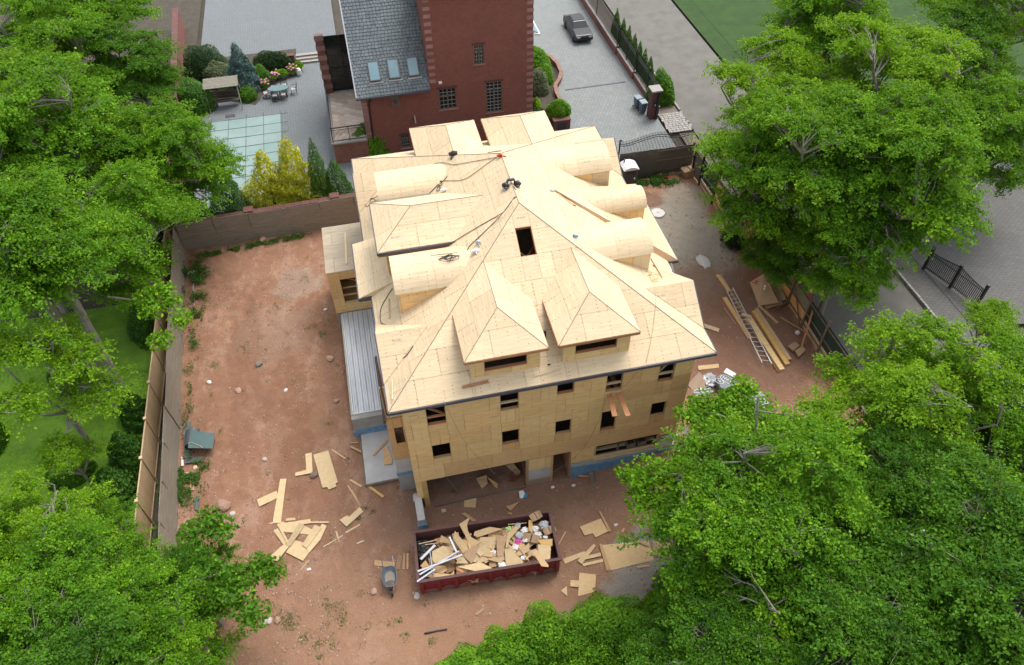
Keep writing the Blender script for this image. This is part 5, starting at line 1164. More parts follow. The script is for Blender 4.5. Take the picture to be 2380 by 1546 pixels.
# ================= PATIO
pc = thing('pool_cover', 'pale green safety cover with dark straps stretched over the swimming pool', 'pool cover', (-9.7, 55, 0))
px0, px1, py0, py1 = -12.7, -6.85, 48.7, 61.55
cov_mat = M('pool_cover_mesh', (.17, .27, .245), (.26, .34, .33), .35, .55, var=0)
nx_, ny_ = 26, 52; V = []; 
for j in range(ny_ + 1):
    for i in range(nx_ + 1):
        x = px0 + (px1 - px0) * i / nx_; y = py0 + (py1 - py0) * j / ny_
        V.append((x, y, .07 - .06 * math.sin(math.pi * i / nx_) * math.sin(math.pi * j / ny_) + .02 * (float(vnoise(x, y, 1.1)) - .5)))
F = [(j * (nx_ + 1) + i, j * (nx_ + 1) + i + 1, (j + 1) * (nx_ + 1) + i + 1, (j + 1) * (nx_ + 1) + i) for j in range(ny_) for i in range(nx_)]
MB().add(V, F).build('cover_sheet', cov_mat, pc, smooth=True)
strap = M('dark_strap', (.09, .12, .115), None, 4, .7)
for i in range(5):
    x = px0 + .03 + i * (px1 - px0 - .06) / 4; MB().tube([(x, y, .075 + (0 if y < py0 or y > py1 else .005) - .05 * math.sin(math.pi * (x - px0) / (px1 - px0)) * max(0, math.sin(math.pi * (y - py0) / (py1 - py0)))) for y in np.linspace(py0 - .5, py1 + .5, 24)], .02, 4).build('strap', strap, pc)
for j in range(10):
    y = py0 + .05 + j * (py1 - py0 - .1) / 9; MB().tube([(x, y, .08 - (0 if x < px0 or x > px1 else .05 * math.sin(math.pi * (x - px0) / (px1 - px0)) * math.sin(math.pi * (y - py0) / (py1 - py0)))) for x in np.linspace(px0 - .55, px1 + .55, 14)], .018, 4).build('strap', strap, pc)
tb = thing('patio_table', 'oval glass-topped patio table with a dark metal frame', 'table', (-6.87, 64.65, 0))
MB().lathe((-6.87, 64.65, .72), [(.98, 0), (1, .015), (.98, .03)], 36, .95, .5).build('tabletop', glass_table, tb, smooth=False); MB().tube([(-6.87 + .95 * math.cos(a), 64.65 + .5 * math.sin(a), .73) for a in np.linspace(0, 2 * math.pi, 37)], .025, 6).build('rim', iron, tb)
for sx in (-.6, .6):
    for sy in (-.3, .3): MB().bar((-6.87 + sx, 64.65 + sy, .72), (-6.87 + sx * 1.1, 64.65 + sy * 1.15, 0), .04, .04).build('leg', iron, tb)
def patio_chair(label, x, y, rz, swivel):
    t = thing('patio_chair', label, 'chair', (x, y, 0), 'black cast metal chairs round the patio table'); R = Matrix.Rotation(rz, 3, 'Z'); c = Vector((x, y, 0)); q = lambda a, b, d: c + R @ Vector((a, b, d))
    MB().box(q(0, .02, .45), (.42, .40, .07), rz).build('seat_cushion', cushion, t, bevel=.02)
    bk = MB(); 
    for i in range(6): bk.bar(q(-.22 + .088 * i, -.26, .5), q(-.24 + .096 * i, -.36, 1.0), .018, .018); 
    for j in range(5): bk.bar(q(-.24, -.27 - .02 * j, .55 + .11 * j), q(.24, -.27 - .02 * j, .55 + .11 * j), .018, .018)
    bk.build('backrest', iron, t); MB().tube([q(-.26, -.25, .45), q(-.27, -.37, .98), q(0, -.39, 1.05), q(.27, -.37, .98), q(.26, -.25, .45)], .022, 6).build('back_frame', iron, t)
    for s_ in (-1, 1): MB().tube([q(s_ * .28, .2, .45), q(s_ * .29, .18, .68), q(s_ * .28, -.3, .7)], .02, 6).build('armrest', iron, t)
    if swivel: 
        MB().tube([q(.33 * math.cos(a), .33 * math.sin(a), .03) for a in np.linspace(0, 6.283, 25)], .024, 6).build('ring_base', iron, t); MB().bar(q(-.32, 0, .06), q(.32, 0, .06), .03, .03).bar(q(0, -.32, .06), q(0, .32, .06), .03, .03).bar(q(0, 0, .05), q(0, 0, .42), .06, .06).build('pedestal', iron, t)
    else:
        for sx in (-1, 1):
            for sy in (-1, 1): MB().bar(q(sx * .22, sy * .2, .44), q(sx * .26, sy * .26, 0), .03, .03).build('leg', iron, t)
patio_chair('black swivel patio chair at the left end of the glass table', -8.05, 64.65, -1.3, True); patio_chair('black patio chair with solid-looking back at the right end of the glass table', -5.62, 64.75, 1.6, False)
patio_chair('black swivel patio chair on the near long side of the glass table, left', -7.25, 63.95, 0.05, True); patio_chair('black four-legged patio chair on the near long side of the glass table, right', -6.5, 63.95, -.05, False)
patio_chair('black patio chair on the far side of the table in front of the pink flowers', -7.35, 65.5, 3.1, False); patio_chair('black patio chair on the far side of the table before the green pot plant', -6.4, 65.55, 3.2, False)
def potplant(label, x, y, r, h, flower, seed):
    t = thing('potted_plant', label, 'potted plant', (x, y, 0)); MB().lathe((x, y, 0), [(r * .6, 0), (r * .85, h * .5), (r, h), (r * 1.08, h), (r * 1.08, h * 1.08), (r * .8, h * 1.05)], 16).build('pot', pot_clay, t, smooth=False)
    global RNG
    RNG = np.random.default_rng(seed); n = 700; d = unit(n); d[:, 2] = abs(d[:, 2]); P = d * np.array([r * 1.5, r * 1.5, r * 1.7]) * (RNG.random((n, 1)) ** .3)
    P[:, 2] += h; leaf_mesh('foliage', P, d + unit(n) * .6, .13 * RNG.uniform(.6, 1.3, n), np.clip(RNG.normal(.6, .2, n), 0, 1), leaf_maple, t)
    if flower:
        for q in unit(11): 
            q[2] = abs(q[2]) + .2; c = (q * np.array([r * 1.5, r * 1.5, r * 1.5]) + np.array([x, y, h + .02])); MB().lathe(tuple(c), [(.001, -.07), (.08, -.04), (.1, 0), (.08, .05), (.001, .07)], 8).build('blossom', blossom, t, smooth=True)
potplant('hydrangea in a clay pot with pink blooms behind the left patio chair', -8.1, 66.25, .3, .35, True, 1); potplant('magenta hydrangea in the middle of the row of patio pots', -7.35, 67.3, .28, .35, True, 2); potplant('pale pink hydrangea in a dark pot next to the bushy green pot', -6.95, 67.7, .28, .35, True, 3); potplant('bushy green plant without flowers in a grey patio pot', -6.45, 67.65, .28, .4, False, 4); potplant('potted hydrangea with coral blooms nearest the white bag', -5.6, 68.1, .34, .4, True, 5)
tag(MB().lathe((-5.05, 67.9, 0), [(.2, 0), (.24, .2), (.22, .5), (.12, .65), (.02, .68)], 10).build('white_sack', white), 'small white sack standing at the right end of the flower pots', 'sack')
potplant('dark leafy plant in a black pot behind the white sack', -5.0, 68.7, .3, .4, False, 6)
tag(MB().bx((-11.55, 62.1, -.01), (-10.75, 62.5, .02)).build('drain_grate', fascia), 'black rectangular drain grate set in the patio near the pool', 'drain')
sw = thing('garden_swing', 'wooden garden swing seat with a slatted roof beside the pool', 'swing', (-11.4, 64.3, 0))
for i in range(8): MB().slab([(-12.9, 63.6 + i * .17, 2.0 + i * .03), (-10.0, 63.6 + i * .17, 2.0 + i * .03), (-10.0, 63.75 + i * .17, 2.03 + i * .03), (-12.9, 63.75 + i * .17, 2.03 + i * .03)], (0, -.2, 1), .03).build('roof_slat', M('silvered_wood', (.27, .25, .2), (.19, .175, .14), 4, .9), sw)
for x in (-12.8, -10.1):
    for y, yt in ((63.1, 63.7), (65.3, 64.7)): MB().bar((x, y, 0), (x, yt, 2.0), .07, .07).build('post', M('pale_post', (.45, .42, .35), None, 4, .8), sw)
MB().box((-11.45, 64.1, .5), (2.3, .55, .06)).build('seat', bark_dark, sw)
for i in range(4): MB().box((-11.45, 64.4 + .03 * i, .65 + i * .16), (2.3, .03, .13)).build('back_slat', bark_dark, sw)

# ================= DUMPSTER
DC, DR = Vector((2.33, 17.5, 0)), -.056
dm = thing('dumpster', 'long dark red open-top dumpster heaped with plywood offcuts in front of the garage opening', 'dumpster', tuple(DC))
RD = Matrix.Rotation(DR, 3, 'Z'); dq = lambda x, y, z: DC + RD @ Vector((x, y, z))
L2, W2, HD = 3.42, 1.3, 1.28
def dbox(x, y, z, sx, sy, sz): return MB().box(dq(x, y, z), (sx, sy, sz), DR)
dbox(0, 0, .14, 2 * L2, 2 * W2, .08).build('floor', maroon_in, dm)
for s_ in (-1, 1):
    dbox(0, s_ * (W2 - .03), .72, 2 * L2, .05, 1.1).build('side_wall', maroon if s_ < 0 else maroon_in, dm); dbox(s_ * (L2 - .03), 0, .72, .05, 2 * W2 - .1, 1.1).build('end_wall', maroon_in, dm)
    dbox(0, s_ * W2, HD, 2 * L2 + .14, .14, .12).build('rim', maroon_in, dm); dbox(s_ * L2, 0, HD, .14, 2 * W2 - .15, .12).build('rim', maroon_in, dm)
    dbox(0, s_ * (W2 - .008), .72, 2 * L2 - .1, .03, .05).build('weld_rail', maroon, dm); dbox(0, s_ * .45, .05, 2 * L2, .12, .1).build('skid', maroon_dust, dm)
    for i in range(9):
        x = -L2 + .12 + i * (2 * L2 - .24) / 8; dbox(x, s_ * (W2 + .03), .68, .16, .1, 1.08).build('rib', maroon, dm)
        if s_ < 0 and 0 < i < 8: MB().tube([dq(x + .2, -W2 - .015, .28), dq(x + .35, -W2 - .015, .4), dq(x + .55, -W2 - .015, .42), dq(x + .72, -W2 - .015, .3)], .035, 5).build('dust_arc', maroon_dust, dm)
    dbox(0, s_ * (W2 + .0), .22, 2 * L2, .06, .16).build('bottom_rail', maroon_dust if s_ < 0 else maroon_in, dm)
# the heap: loose pieces lying in the dumpster
def scrap(name, label, poly, z, mat, t=.02, tilt=(0, 0), group=None, cat='plywood offcut'):
    cx_, cy_ = sum(p[0] for p in poly) / len(poly), sum(p[1] for p in poly) / len(poly)
    n = Vector((-tilt[0], -tilt[1], 1)).normalized()
    P = [(x, y, z + tilt[0] * (x - cx_) + tilt[1] * (y - cy_)) for x, y in poly]
    o = MB().slab(P, n, t, (Vector(P[0]), (Vector(P[1]) - Vector(P[0])).normalized(), n.cross((Vector(P[1]) - Vector(P[0])).normalized()))).build(name, mat); return tag(o, label, cat, group)
rr_ = random.Random(12)
GR = 'plywood offcuts heaped in the dumpster'
deb = MB()
for i in range(34):       # bed of crushed waste that closes the gaps
    x, y = rr_.uniform(-L2 + .5, L2 - .4), rr_.uniform(-W2 + .3, W2 - .4); a = rr_.uniform(0, 3.14); R3 = Matrix.Rotation(a, 3, 'Z') @ Matrix.Rotation(rr_.uniform(-.3, .3), 3, 'X')
    deb.box(dq(x, y, rr_.uniform(.35, .62)), (rr_.uniform(.7, 1.5), rr_.uniform(.3, .8), .03), R=R3)
o = deb.build('crushed_waste', lumber); o['kind'] = 'stuff'; tag(o, 'dark crushed building waste at the bottom of the red dumpster', 'waste')
def rpoly(x, y, a, w, h, k):
    if k == 0: q = [(-w, -h), (w, -h), (w, h), (-w, h)]
    elif k == 1: q = [(-w, -h), (w, -h * .7), (w * .5, h)]
    elif k == 2: q = [(-w, -h), (w * .6, -h), (w, 0), (w * .6, h), (-w, h * .8)]
    else: q = [(-w, -h * .4), (w, -h), (w, h * .3), (-w * .8, h)]
    c, s_ = math.cos(a), math.sin(a); return [tuple((dq(x + p * c - r * s_, y + p * s_ + r * c, 0))[:2]) for p, r in q]
TONE = {'tan': ply_scrap, 'sandy': lumber_pale, 'brown': lumber, 'orange-brown': ply_warm}; USED = set()
LMK = [('crescent-shaped offcut', *(1.59,18.42)), ('big central panel', *(2.25,17.44)), ('brown upright board', *(3.06,17.37)), ('arrow-headed offcut', *(1.73,16.50)), ('pink package', *(3.94,17.49)), ('grey rubbish bag', *(5.38,18.06)), ('long metal tubes', *(0.00,17.06)), ('black sheeting', *(-0.68,18.12)), ('green lid', *(3.64,18.31)), ('square marked panel', *(5.02,16.53)), ('pale grained offcut', *(3.48,16.65)), ('open cardboard box', *(5.53,17.56))]
for i in range(118):
    x = rr_.uniform(-L2 + .5, L2 - .45); y = rr_.uniform(-W2 + .35, W2 - .55)
    if x < -2.3 and y > -.2: continue
    hgt = .70 + .32 * math.exp(-((x - .1) / 2.2) ** 2) * math.exp(-(y / .9) ** 2) + rr_.uniform(0, .16)
    k = rr_.choice([0, 0, 1, 2, 3]); w_ = rr_.uniform(.12, .42); h_2 = rr_.uniform(.05, .22)
    nmx, nmy = tuple(dq(x, y, 0))[:2]; pl_ = rpoly(x, y, rr_.uniform(0, 6.28), w_, h_2, k); mt_ = rr_.choice(list(TONE)); near = sorted(LMK, key=lambda l: math.hypot(l[1] - nmx, l[2] - nmy))
    lab = None
    for l in near:
        dx_, dy_ = nmx - l[1], nmy - l[2]; dr_ = ('right of' if dx_ > 0 else 'left of') if abs(dx_) > abs(dy_) else ('behind' if dy_ > 0 else 'in front of')
        lab = '%s %s %s offcut %s the %s in the dumpster' % ('larger' if w_ > .27 else 'small', mt_, ['oblong', 'triangular', 'pointed', 'skewed'][k], dr_, l[0])
        if lab not in USED: break
    USED.add(lab)
    scrap('plywood_offcut', lab, pl_, hgt, TONE[mt_], .02, (rr_.uniform(-.35, .35), rr_.uniform(-.35, .35)), GR)
tops = [
 ('crescent-shaped plywood offcut jutting up over the back rim of the dumpster', [(1.24,18.84),(1.82,19.07),(1.62,18.73),(1.60,18.47),(1.71,18.11),(1.97,17.89),(2.20,17.82),(1.65,17.63),(1.50,17.93),(1.43,18.25)], 1.32, (0, .25), 'm'),
 ('large rectangular plywood offcut in the middle of the dumpster heap', [(2.14,18.07),(2.93,17.90),(2.77,17.47),(2.40,16.82),(1.50,16.81),(1.95,17.66)], 1.12, (.05, .08), 'l'),
 ('brownish upright board right of the dumpster heap centre', [(2.90,17.83),(3.39,17.79),(3.05,16.86),(2.75,16.86)], 1.2, (-.1, .1), 'w'),
 ('dark tan wedge board left of the dumpster heap centre', [(1.40,17.63),(1.99,17.86),(2.02,17.63),(1.48,16.81),(1.14,17.32)], 1.14, (.1, 0), 'w'),
 ('pointed plywood offcut with its tip up at the left of the heap', [(0.98,18.61),(1.30,18.01),(1.47,17.60),(1.17,17.44),(0.83,18.23)], 1.2, (0, .2), 'm'),
 ('arrow-headed plywood offcut resting on the front rim of the dumpster', [(0.76,16.75),(1.91,16.72),(2.41,16.30),(1.81,16.23)], 1.25, (0, .06), 'l'),
 ('pale plywood offcut with horizontal grain against the dumpster front, right of centre', [(3.17,17.16),(3.52,17.13),(3.94,16.36),(3.87,16.27),(3.07,16.34)], 1.12, (0, .1), 'l'),
 ('long plywood strip lying along the back of the heap', [(1.93,18.45),(2.70,18.53),(3.36,18.28),(2.01,18.13),(1.85,18.28)], 1.12, (0, .12), 'm'),
 ('square plywood panel with dark marks at the right end of the dumpster', [(4.81,17.00),(5.41,16.77),(5.18,16.04),(4.67,16.18)], 1.26, (0, .05), 'l'),
 ('pointed board hanging over the front rim at the right end of the dumpster', [(4.42,16.74),(4.66,16.76),(5.03,15.80),(5.01,15.70),(4.70,15.83)], 1.36, (.08, .0), 'm'),
 ('glossy golden board under the cardboard boxes in the dumpster', [(4.85,17.29),(5.61,17.19),(5.51,16.84),(5.31,16.85),(5.00,16.99)], 1.15, (0, .1), 'g'),
 ('wide curved plywood piece at the left half of the dumpster', [(-0.29,17.92),(0.28,18.08),(0.78,17.82),(0.37,17.40),(0.02,17.30),(-0.28,17.30),(-0.35,17.49)], 1.04, (0, .08), 'l'),
 ('pointed offcut pair at the far left back of the heap', [(0.27,18.62),(0.61,18.35),(0.67,18.10),(0.15,18.31)], 1.1, (0, .2), 'm'),
 ('small square offcut in the front left corner of the dumpster', [(-0.96,17.32),(-0.68,17.54),(-0.54,17.24),(-0.87,17.17)], 1.02, (0, .1), 'g'),
 ('long offcut against the inner front wall of the dumpster, left', [(-0.74,16.68),(-0.39,16.79),(0.53,16.51),(-0.10,16.51)], 1.06, (0, 0), 'm'),
 ('triangular offcut in front of the brown board in the dumpster', [(0.72,17.00),(1.13,17.25),(1.33,16.86)], 1.15, (0, .1), 'l'),
 ('bent board running from the heap to the back rim at right', [(3.50,17.95),(3.98,18.22),(4.20,18.13),(3.56,17.63),(3.35,17.27),(3.22,17.19)], 1.2, (0, .1), 'm'),
 ('reddish offcut beside the front wall of the dumpster', [(0.70,16.79),(0.95,16.63),(1.06,16.46),(0.95,16.43),(0.72,16.65)], 1.18, (0, 0), 'r'),
 ('orange board fragment at the far left of the heap', [(-0.09,18.53),(0.22,18.53),(0.27,18.18),(-0.01,18.36)], 1.08, (0, .1), 'r'),
 ('tan offcut beneath the leaning stick right of the heap', [(3.67,16.89),(4.44,17.23),(4.34,16.81),(3.80,16.70)], 1.12, (.1, .1), 'm'),
 ('upright golden board by the back rim among white rubbish', [(4.68,18.37),(4.87,18.31),(4.70,17.66),(4.55,17.84)], 1.28, (0, .1), 'g'),
 ('small panel of plywood below the brown board in the heap', [(2.38,16.97),(3.04,16.84),(2.92,16.50),(2.27,16.85)], 1.13, (0, .05), 'm')]
mp = {'m': ply_scrap, 'l': M('fresh_offcut', (.60, .45, .26), (.50, .36, .19), 5, .75, var=.1), 'w': M('brown_board', (.42, .28, .16), (.34, .22, .12), 5, .8, var=.05), 'g': M('golden_board', (.58, .36, .12), (.48, .28, .09), 5, .6, var=.05), 'r': lumber_red}
for lab, poly, z, tl, k in tops: scrap('plywood_offcut', lab, poly, z, mp[k], .022, tl, 'plywood offcuts heaped in the dumpster')
# rubbish at the right end
def crumple(name, label, c, r, mat, cat='rubbish', seed=0, sc=(1, 1, .6)):
    rn = random.Random(seed); bm = bmesh.new(); bmesh.ops.create_icosphere(bm, subdivisions=3, radius=1)
    V = []
    for v in bm.verts:
        p = v.co.normalized(); k = 1 + .28 * (float(vnoise(p.x * 3 + seed, p.y * 3 + p.z * 2, .8)) - .5) * 2 + rn.uniform(-.22, .22); V.append((c[0] + p.x * r * k * sc[0], c[1] + p.y * r * k * sc[1], c[2] + r * sc[2] * .8 + p.z * r * k * sc[2]))
    F = [tuple(v.index for v in f.verts) for f in bm.faces]; bm.free(); return tag(MB().add(V, F).build(name, mat), label, cat)
W_ = 'loose rubbish at the right end of the dumpster'
for nm, lb, p, r, mt_, ct, sd in [
 ('rubbish_bag', 'grey see-through rubbish bag at the back right corner of the dumpster', (5.38,18.06,1.10), .22, film, 'bag', 1), ('plastic_bag', 'white plastic bag beside the tall golden board', (4.38,18.00,1.10), .15, white, 'bag', 2),
 ('plastic_bag', 'clear plastic bag near the back rim of the dumpster', (4.10,18.32,1.10), .13, film, 'bag', 3), ('paper_scrap', 'large sheet of crumpled white paper below the grey bag', (4.94,17.57,1.10), .19, white, 'paper', 4),
 ('paper_scrap', 'crumpled white wrapper against the back of the grey bag', (4.91,17.96,1.10), .15, white, 'paper', 5), ('pink_package', 'bright pink round package in the dumpster', (3.94,17.49,1.05), .15, M('pink_wrapper', (.62, .05, .32), (.5, .05, .27), 4, .5), 'packaging', 6),
 ('green_package', 'lime green lid near the back rim of the dumpster', (3.64,18.31,1.00), .12, M('green_wrapper', (.32, .62, .12), (.5, .7, .3), 6, .5), 'packaging', 7), ('paper_scrap', 'pale blue and white wrapper in front of the pink package', (3.75,17.23,1.05), .15, white, 'paper', 8),
 ('paper_scrap', 'white crumpled paper behind the pink package', (4.06,17.77,1.10), .18, film, 'paper', 9), ('paper_scrap', 'white crumpled bag right of the pink package', (4.31,17.49,1.10), .13, white, 'paper', 10),
 ('paper_scrap', 'white paper scrap in the middle of the dumpster heap', (2.16,17.75,1.12), .10, white, 'paper', 11), ('paper_scrap', 'white bag between the brown board and the big plywood panel', (2.59,17.18,1.10), .13, white, 'paper', 12),
 ('paper_scrap', 'white paper wedge at the front wall of the dumpster', (2.89,16.42,1.10), .16, white, 'paper', 13), ('paper_scrap', 'white scrap with purple print near the pale offcut', (3.97,16.57,1.10), .11, white, 'paper', 14),
 ('paper_scrap', 'pale bottle and wrapper below the cardboard boxes', (5.31,17.38,1.15), .10, white, 'paper', 15)]: crumple(nm, lb, (p[0], p[1], p[2] - .08), r * 1.15, mt_, ct, sd, (1, .85, .42))
def carton(label, p, s, rz, tip=0):
    R = Matrix.Rotation(rz, 3, 'Z') @ Matrix.Rotation(tip, 3, 'X'); t = thing('cardboard_box', label, 'box', p); c = Vector(p)
    MB().box(c + Vector((0, 0, s[2] / 2)), s, R=R).build('body', cardboard, t)
    for k in (-1, 1): 
        q = c + Vector((0, 0, s[2] / 2)) + R @ Vector((k * s[0] * .62, 0, s[2] * .5)); MB().box(q, (s[0] * .32, s[1] * .95, .012), R=R @ Matrix.Rotation(k * .5, 3, 'Y')).build('flap', cardboard, t)
    MB().box(c + Vector((0, 0, s[2] / 2)) + R @ Vector((0, 0, s[2] / 2 + .004)), (s[0] * .12, s[1] * .9, .004), R=R).build('slot', black, t)
carton('open brown cardboard box in the right corner of the dumpster', (5.56,17.67,1.00), (.42, .34, .26), .3, .3); carton('brown cardboard box tipped in front of the grey rubbish bag', (4.61,17.50,0.95), (.55, .4, .22), -.5, .35)
o = carton('greyish cardboard box perched on the back rim of the dumpster', (5.07,18.46,1.32), (.4, .4, .1), .3, .15)
for i, (a, b, r, lab, mt_) in enumerate([
 ((-1.12,16.89,1.35), (1.11,17.20,1.45), .045, 'upper of the two long bright metal tubes lying over the left end of the dumpster', steel), ((-1.05,16.71,1.35), (0.98,17.45,1.40), .04, 'lower of the two long bright metal tubes lying over the left end of the dumpster', steel),
 ((-1.21,16.39,1.36), (-0.29,16.78,1.42), .04, 'perforated metal stud sticking out over the front left corner of the dumpster', steel), ((-0.90,17.61,1.05), (-0.10,18.17,1.10), .06, 'short wide metal channel among dark scraps at the left end of the dumpster', aluminium),
 ((0.65,18.25,1.50), (0.89,17.38,1.30), .04, 'metal tube standing up out of the dumpster heap', steel), ((-0.39,17.89,1.05), (-0.43,16.66,1.20), .03, 'thin metal tube crossing the front of the dumpster heap', steel),
 ]): tag(MB().bar(a, b, r * 2, r * 1.7).build('metal_tube', mt_), lab, 'metal tube')
for a, b, lab in [((-0.88,18.48,1.00), (0.04,18.44,1.10), 'thin stick at the back left of the dumpster'), ((-0.59,18.37,1.00), (0.08,18.26,1.10), 'second thin stick at the back left of the dumpster, nearer the orange fragment'), ((3.88,17.19,1.15), (4.18,16.32,1.20), 'thin pale stick leaning across the right half of the dumpster'), ((3.65,18.52,1.00), (4.57,18.37,1.05), 'long thin batten against the back wall of the dumpster')]: tag(MB().bar(a, b, .04, .03).build('stick', lumber_pale), lab, 'stick')
crumple('black_sheeting', 'black plastic sheeting in the left end of the dumpster', (-0.67,18.30,0.60), .42, black, 'sheeting', 21, (1.0, 1.2, .45)); crumple('black_sheeting', 'second lump of black sheeting beside the short metal channel', (-0.62,17.77,0.60), .35, black, 'sheeting', 22, (1, 1, .45))

# ================= WHEELBARROW
wbx = Vector((-2.52, 17.35, 0)); wb = thing('wheelbarrow', 'grey-blue wheelbarrow with muddy tray and pale handles left of the dumpster', 'wheelbarrow', tuple(wbx))
mb = MB(); rings = [(.20, .33, .25), (.27, .42, .4), (.35, .52, .55), (.37, .55, .58), (.35, .53, .585), (.29, .44, .42), (.20, .32, .30)]; seg = 28; vs = []
for (a, b, z) in rings:
    for k in range(seg):
        th = 2 * math.pi * k / seg; e = 3.4; cx_ = abs(math.cos(th)) ** (2 / e) * math.copysign(1, math.cos(th)); cy_ = abs(math.sin(th)) ** (2 / e) * math.copysign(1, math.sin(th)); nar = 1 - .12 * (cy_ < 0) * abs(cy_)
        vs.append((wbx.x + a * cx_ * nar, wbx.y + b * cy_ - .02, z + (.05 if cy_ < -.5 else 0)))
fs = [(i * seg + k, i * seg + (k + 1) % seg, (i + 1) * seg + (k + 1) % seg, (i + 1) * seg + k) for i in range(len(rings) - 1) for k in range(seg)] + [tuple(range(seg))[::-1], tuple((len(rings) - 1) * seg + k for k in range(seg))]
mb.add(vs, fs).build('tray', M('barrow_paint', (.08, .11, .14), (.14, .16, .18), 3, .5), wb, smooth=False)
MB().lathe((wbx.x, wbx.y + .02, .31), [(.001, 0), (.25, .0), (.26, .04), (.001, .05)], 18, 1, 1.35).build('dried_mortar', M('dried_mortar', (.30, .26, .21), (.24, .2, .16), 6, .95), wb); MB().lathe((wbx.x, wbx.y - .27, .40), [(.001, 0), (.22, 0), (.001, .01)], 16, 1, .6).build('puddle', M('muddy_water', (.10, .06, .045), None, 3, .15), wb)
for s_ in (-1, 1):
    MB().tube([(wbx.x + s_ * .08, wbx.y - .62, .2), (wbx.x + s_ * .22, wbx.y, .26), (wbx.x + s_ * .27, wbx.y + .62, .5), (wbx.x + s_ * .27, wbx.y + 1.0, .6)], .02, 8).build('handle', grey_plastic if s_ < 0 else steel, wb)
    MB().tube([(wbx.x + s_ * .2, wbx.y + .3, .3), (wbx.x + s_ * .22, wbx.y + .38, .02), (wbx.x + s_ * .22, wbx.y + .15, .02), (wbx.x + s_ * .2, wbx.y + .1, .26)], .016, 6).build('leg', steel, wb)
wh = MB().tube([(wbx.x - .05, wbx.y - .68, .18), (wbx.x + .05, wbx.y - .68, .18)], .18, 16).build('wheel', black, wb); MB().tube([(wbx.x - .055, wbx.y - .68, .18), (wbx.x + .055, wbx.y - .68, .18)], .07, 10).build('hub', steel, wh)

# ================= LOOSE BOARDS ON THE GROUND
zg = lambda p: float(gz(p[0], p[1]))
def lay(label, poly, mat=ply_scrap, z=.05, t=.03, cat='plywood offcut', name='plywood_offcut', tilt=(0, 0)):
    cx_, cy_ = sum(p[0] for p in poly) / len(poly), sum(p[1] for p in poly) / len(poly); return scrap(name, label, poly, zg((cx_, cy_)) + z, mat, t, tilt, None, cat)
FRESH = mp['l']
lay('L-shaped plywood offcut on the open dirt left of the big lying sheet', [(-6.29,25.76),(-5.94,25.77),(-5.96,24.44),(-6.88,24.44),(-6.87,24.66),(-6.28,24.71)], FRESH)
lay('large near-rectangular plywood sheet lying alone in the dirt yard left of the slab', [(-5.86,25.61),(-5.03,25.71),(-4.65,23.53),(-4.78,23.49),(-4.75,23.28),(-5.16,23.19),(-5.24,23.37),(-5.48,23.38)], FRESH, .06)
lay('board piece near the side slab, nearest the concrete, pinkish', [(-4.89,25.71),(-4.78,25.73),(-4.10,24.98),(-4.18,24.93)], lumber, cat='board', name='board')
lay('long narrow plywood strip running down into the offcut pile', [(-7.68,24.42),(-7.35,24.36),(-7.67,22.02),(-7.70,21.73),(-8.11,21.82),(-8.07,22.15)], FRESH, .05)
lay('small rectangular plywood piece left of the long narrow strip', [(-8.92,23.43),(-7.89,23.74),(-7.79,23.30),(-8.80,22.97)], FRESH, .06)
lay('thin batten lying left to right at the top of the offcut pile', [(-8.92,22.10),(-5.28,21.29),(-5.29,21.20),(-8.92,21.99)], lumber_pale, .04, cat='batten', name='batten')
lay('wide plywood piece with a notch at the top of the offcut pile', [(-7.87,21.74),(-6.21,21.65),(-6.20,21.40),(-6.67,21.43),(-6.10,20.98),(-6.25,20.73),(-7.68,21.26)], FRESH, .07)
lay('small offcut above the batten at the top of the offcut pile', [(-7.44,21.92),(-6.97,21.87),(-6.95,21.71),(-7.44,21.78)], FRESH, .1)
lay('narrow board slanting down the left side of the offcut pile', [(-8.10,21.40),(-7.88,21.48),(-7.42,20.58),(-7.59,20.43)], FRESH, .06); lay('second slanting board on the left side of the pile, closer to its centre', [(-7.91,21.71),(-7.77,21.72),(-7.35,20.57),(-7.42,20.50)], FRESH, .10)
lay('long plank crossing the offcut pile from upper right to lower left', [(-6.77,21.53),(-6.50,21.31),(-7.26,20.28),(-7.49,20.41)], M('aged_plank', (.52, .40, .22), None, 4, .8), .13); lay('lower plank continuing from the pile towards the tree branch', [(-8.04,20.15),(-7.56,20.51),(-7.32,20.33),(-7.91,19.64),(-8.41,19.83),(-8.34,19.92)], FRESH, .10)
lay('big nailed plywood piece at the bottom of the offcut pile', [(-7.09,20.64),(-6.54,20.34),(-6.33,19.80),(-6.68,19.37),(-7.49,20.03)], FRESH, .06); lay('tall plywood piece leaning along the right side of the offcut pile', [(-5.98,21.23),(-5.65,20.97),(-6.45,19.99),(-6.68,20.22)], FRESH, .11)
lay('narrow plywood strip at the right edge of the offcut pile', [(-5.62,21.22),(-5.40,21.05),(-5.75,20.35),(-6.36,19.73),(-6.49,19.95)], FRESH, .08)
lay('stepped plywood offcut lying alone right of the offcut pile', [(-4.74,21.28),(-4.32,21.46),(-4.23,21.34),(-3.65,21.81),(-3.48,21.49),(-4.41,20.81)], FRESH, .06)
lay('short batten below the stepped offcut', [(-4.51,20.55),(-3.74,20.84),(-3.70,20.75),(-4.47,20.46)], lumber_pale, .04, cat='batten', name='batten'); lay('short upright stick between the pile and the short batten', [(-5.00,20.68),(-4.91,20.68),(-4.81,20.03),(-4.88,20.02)], lumber_pale, .04, cat='stick', name='stick')
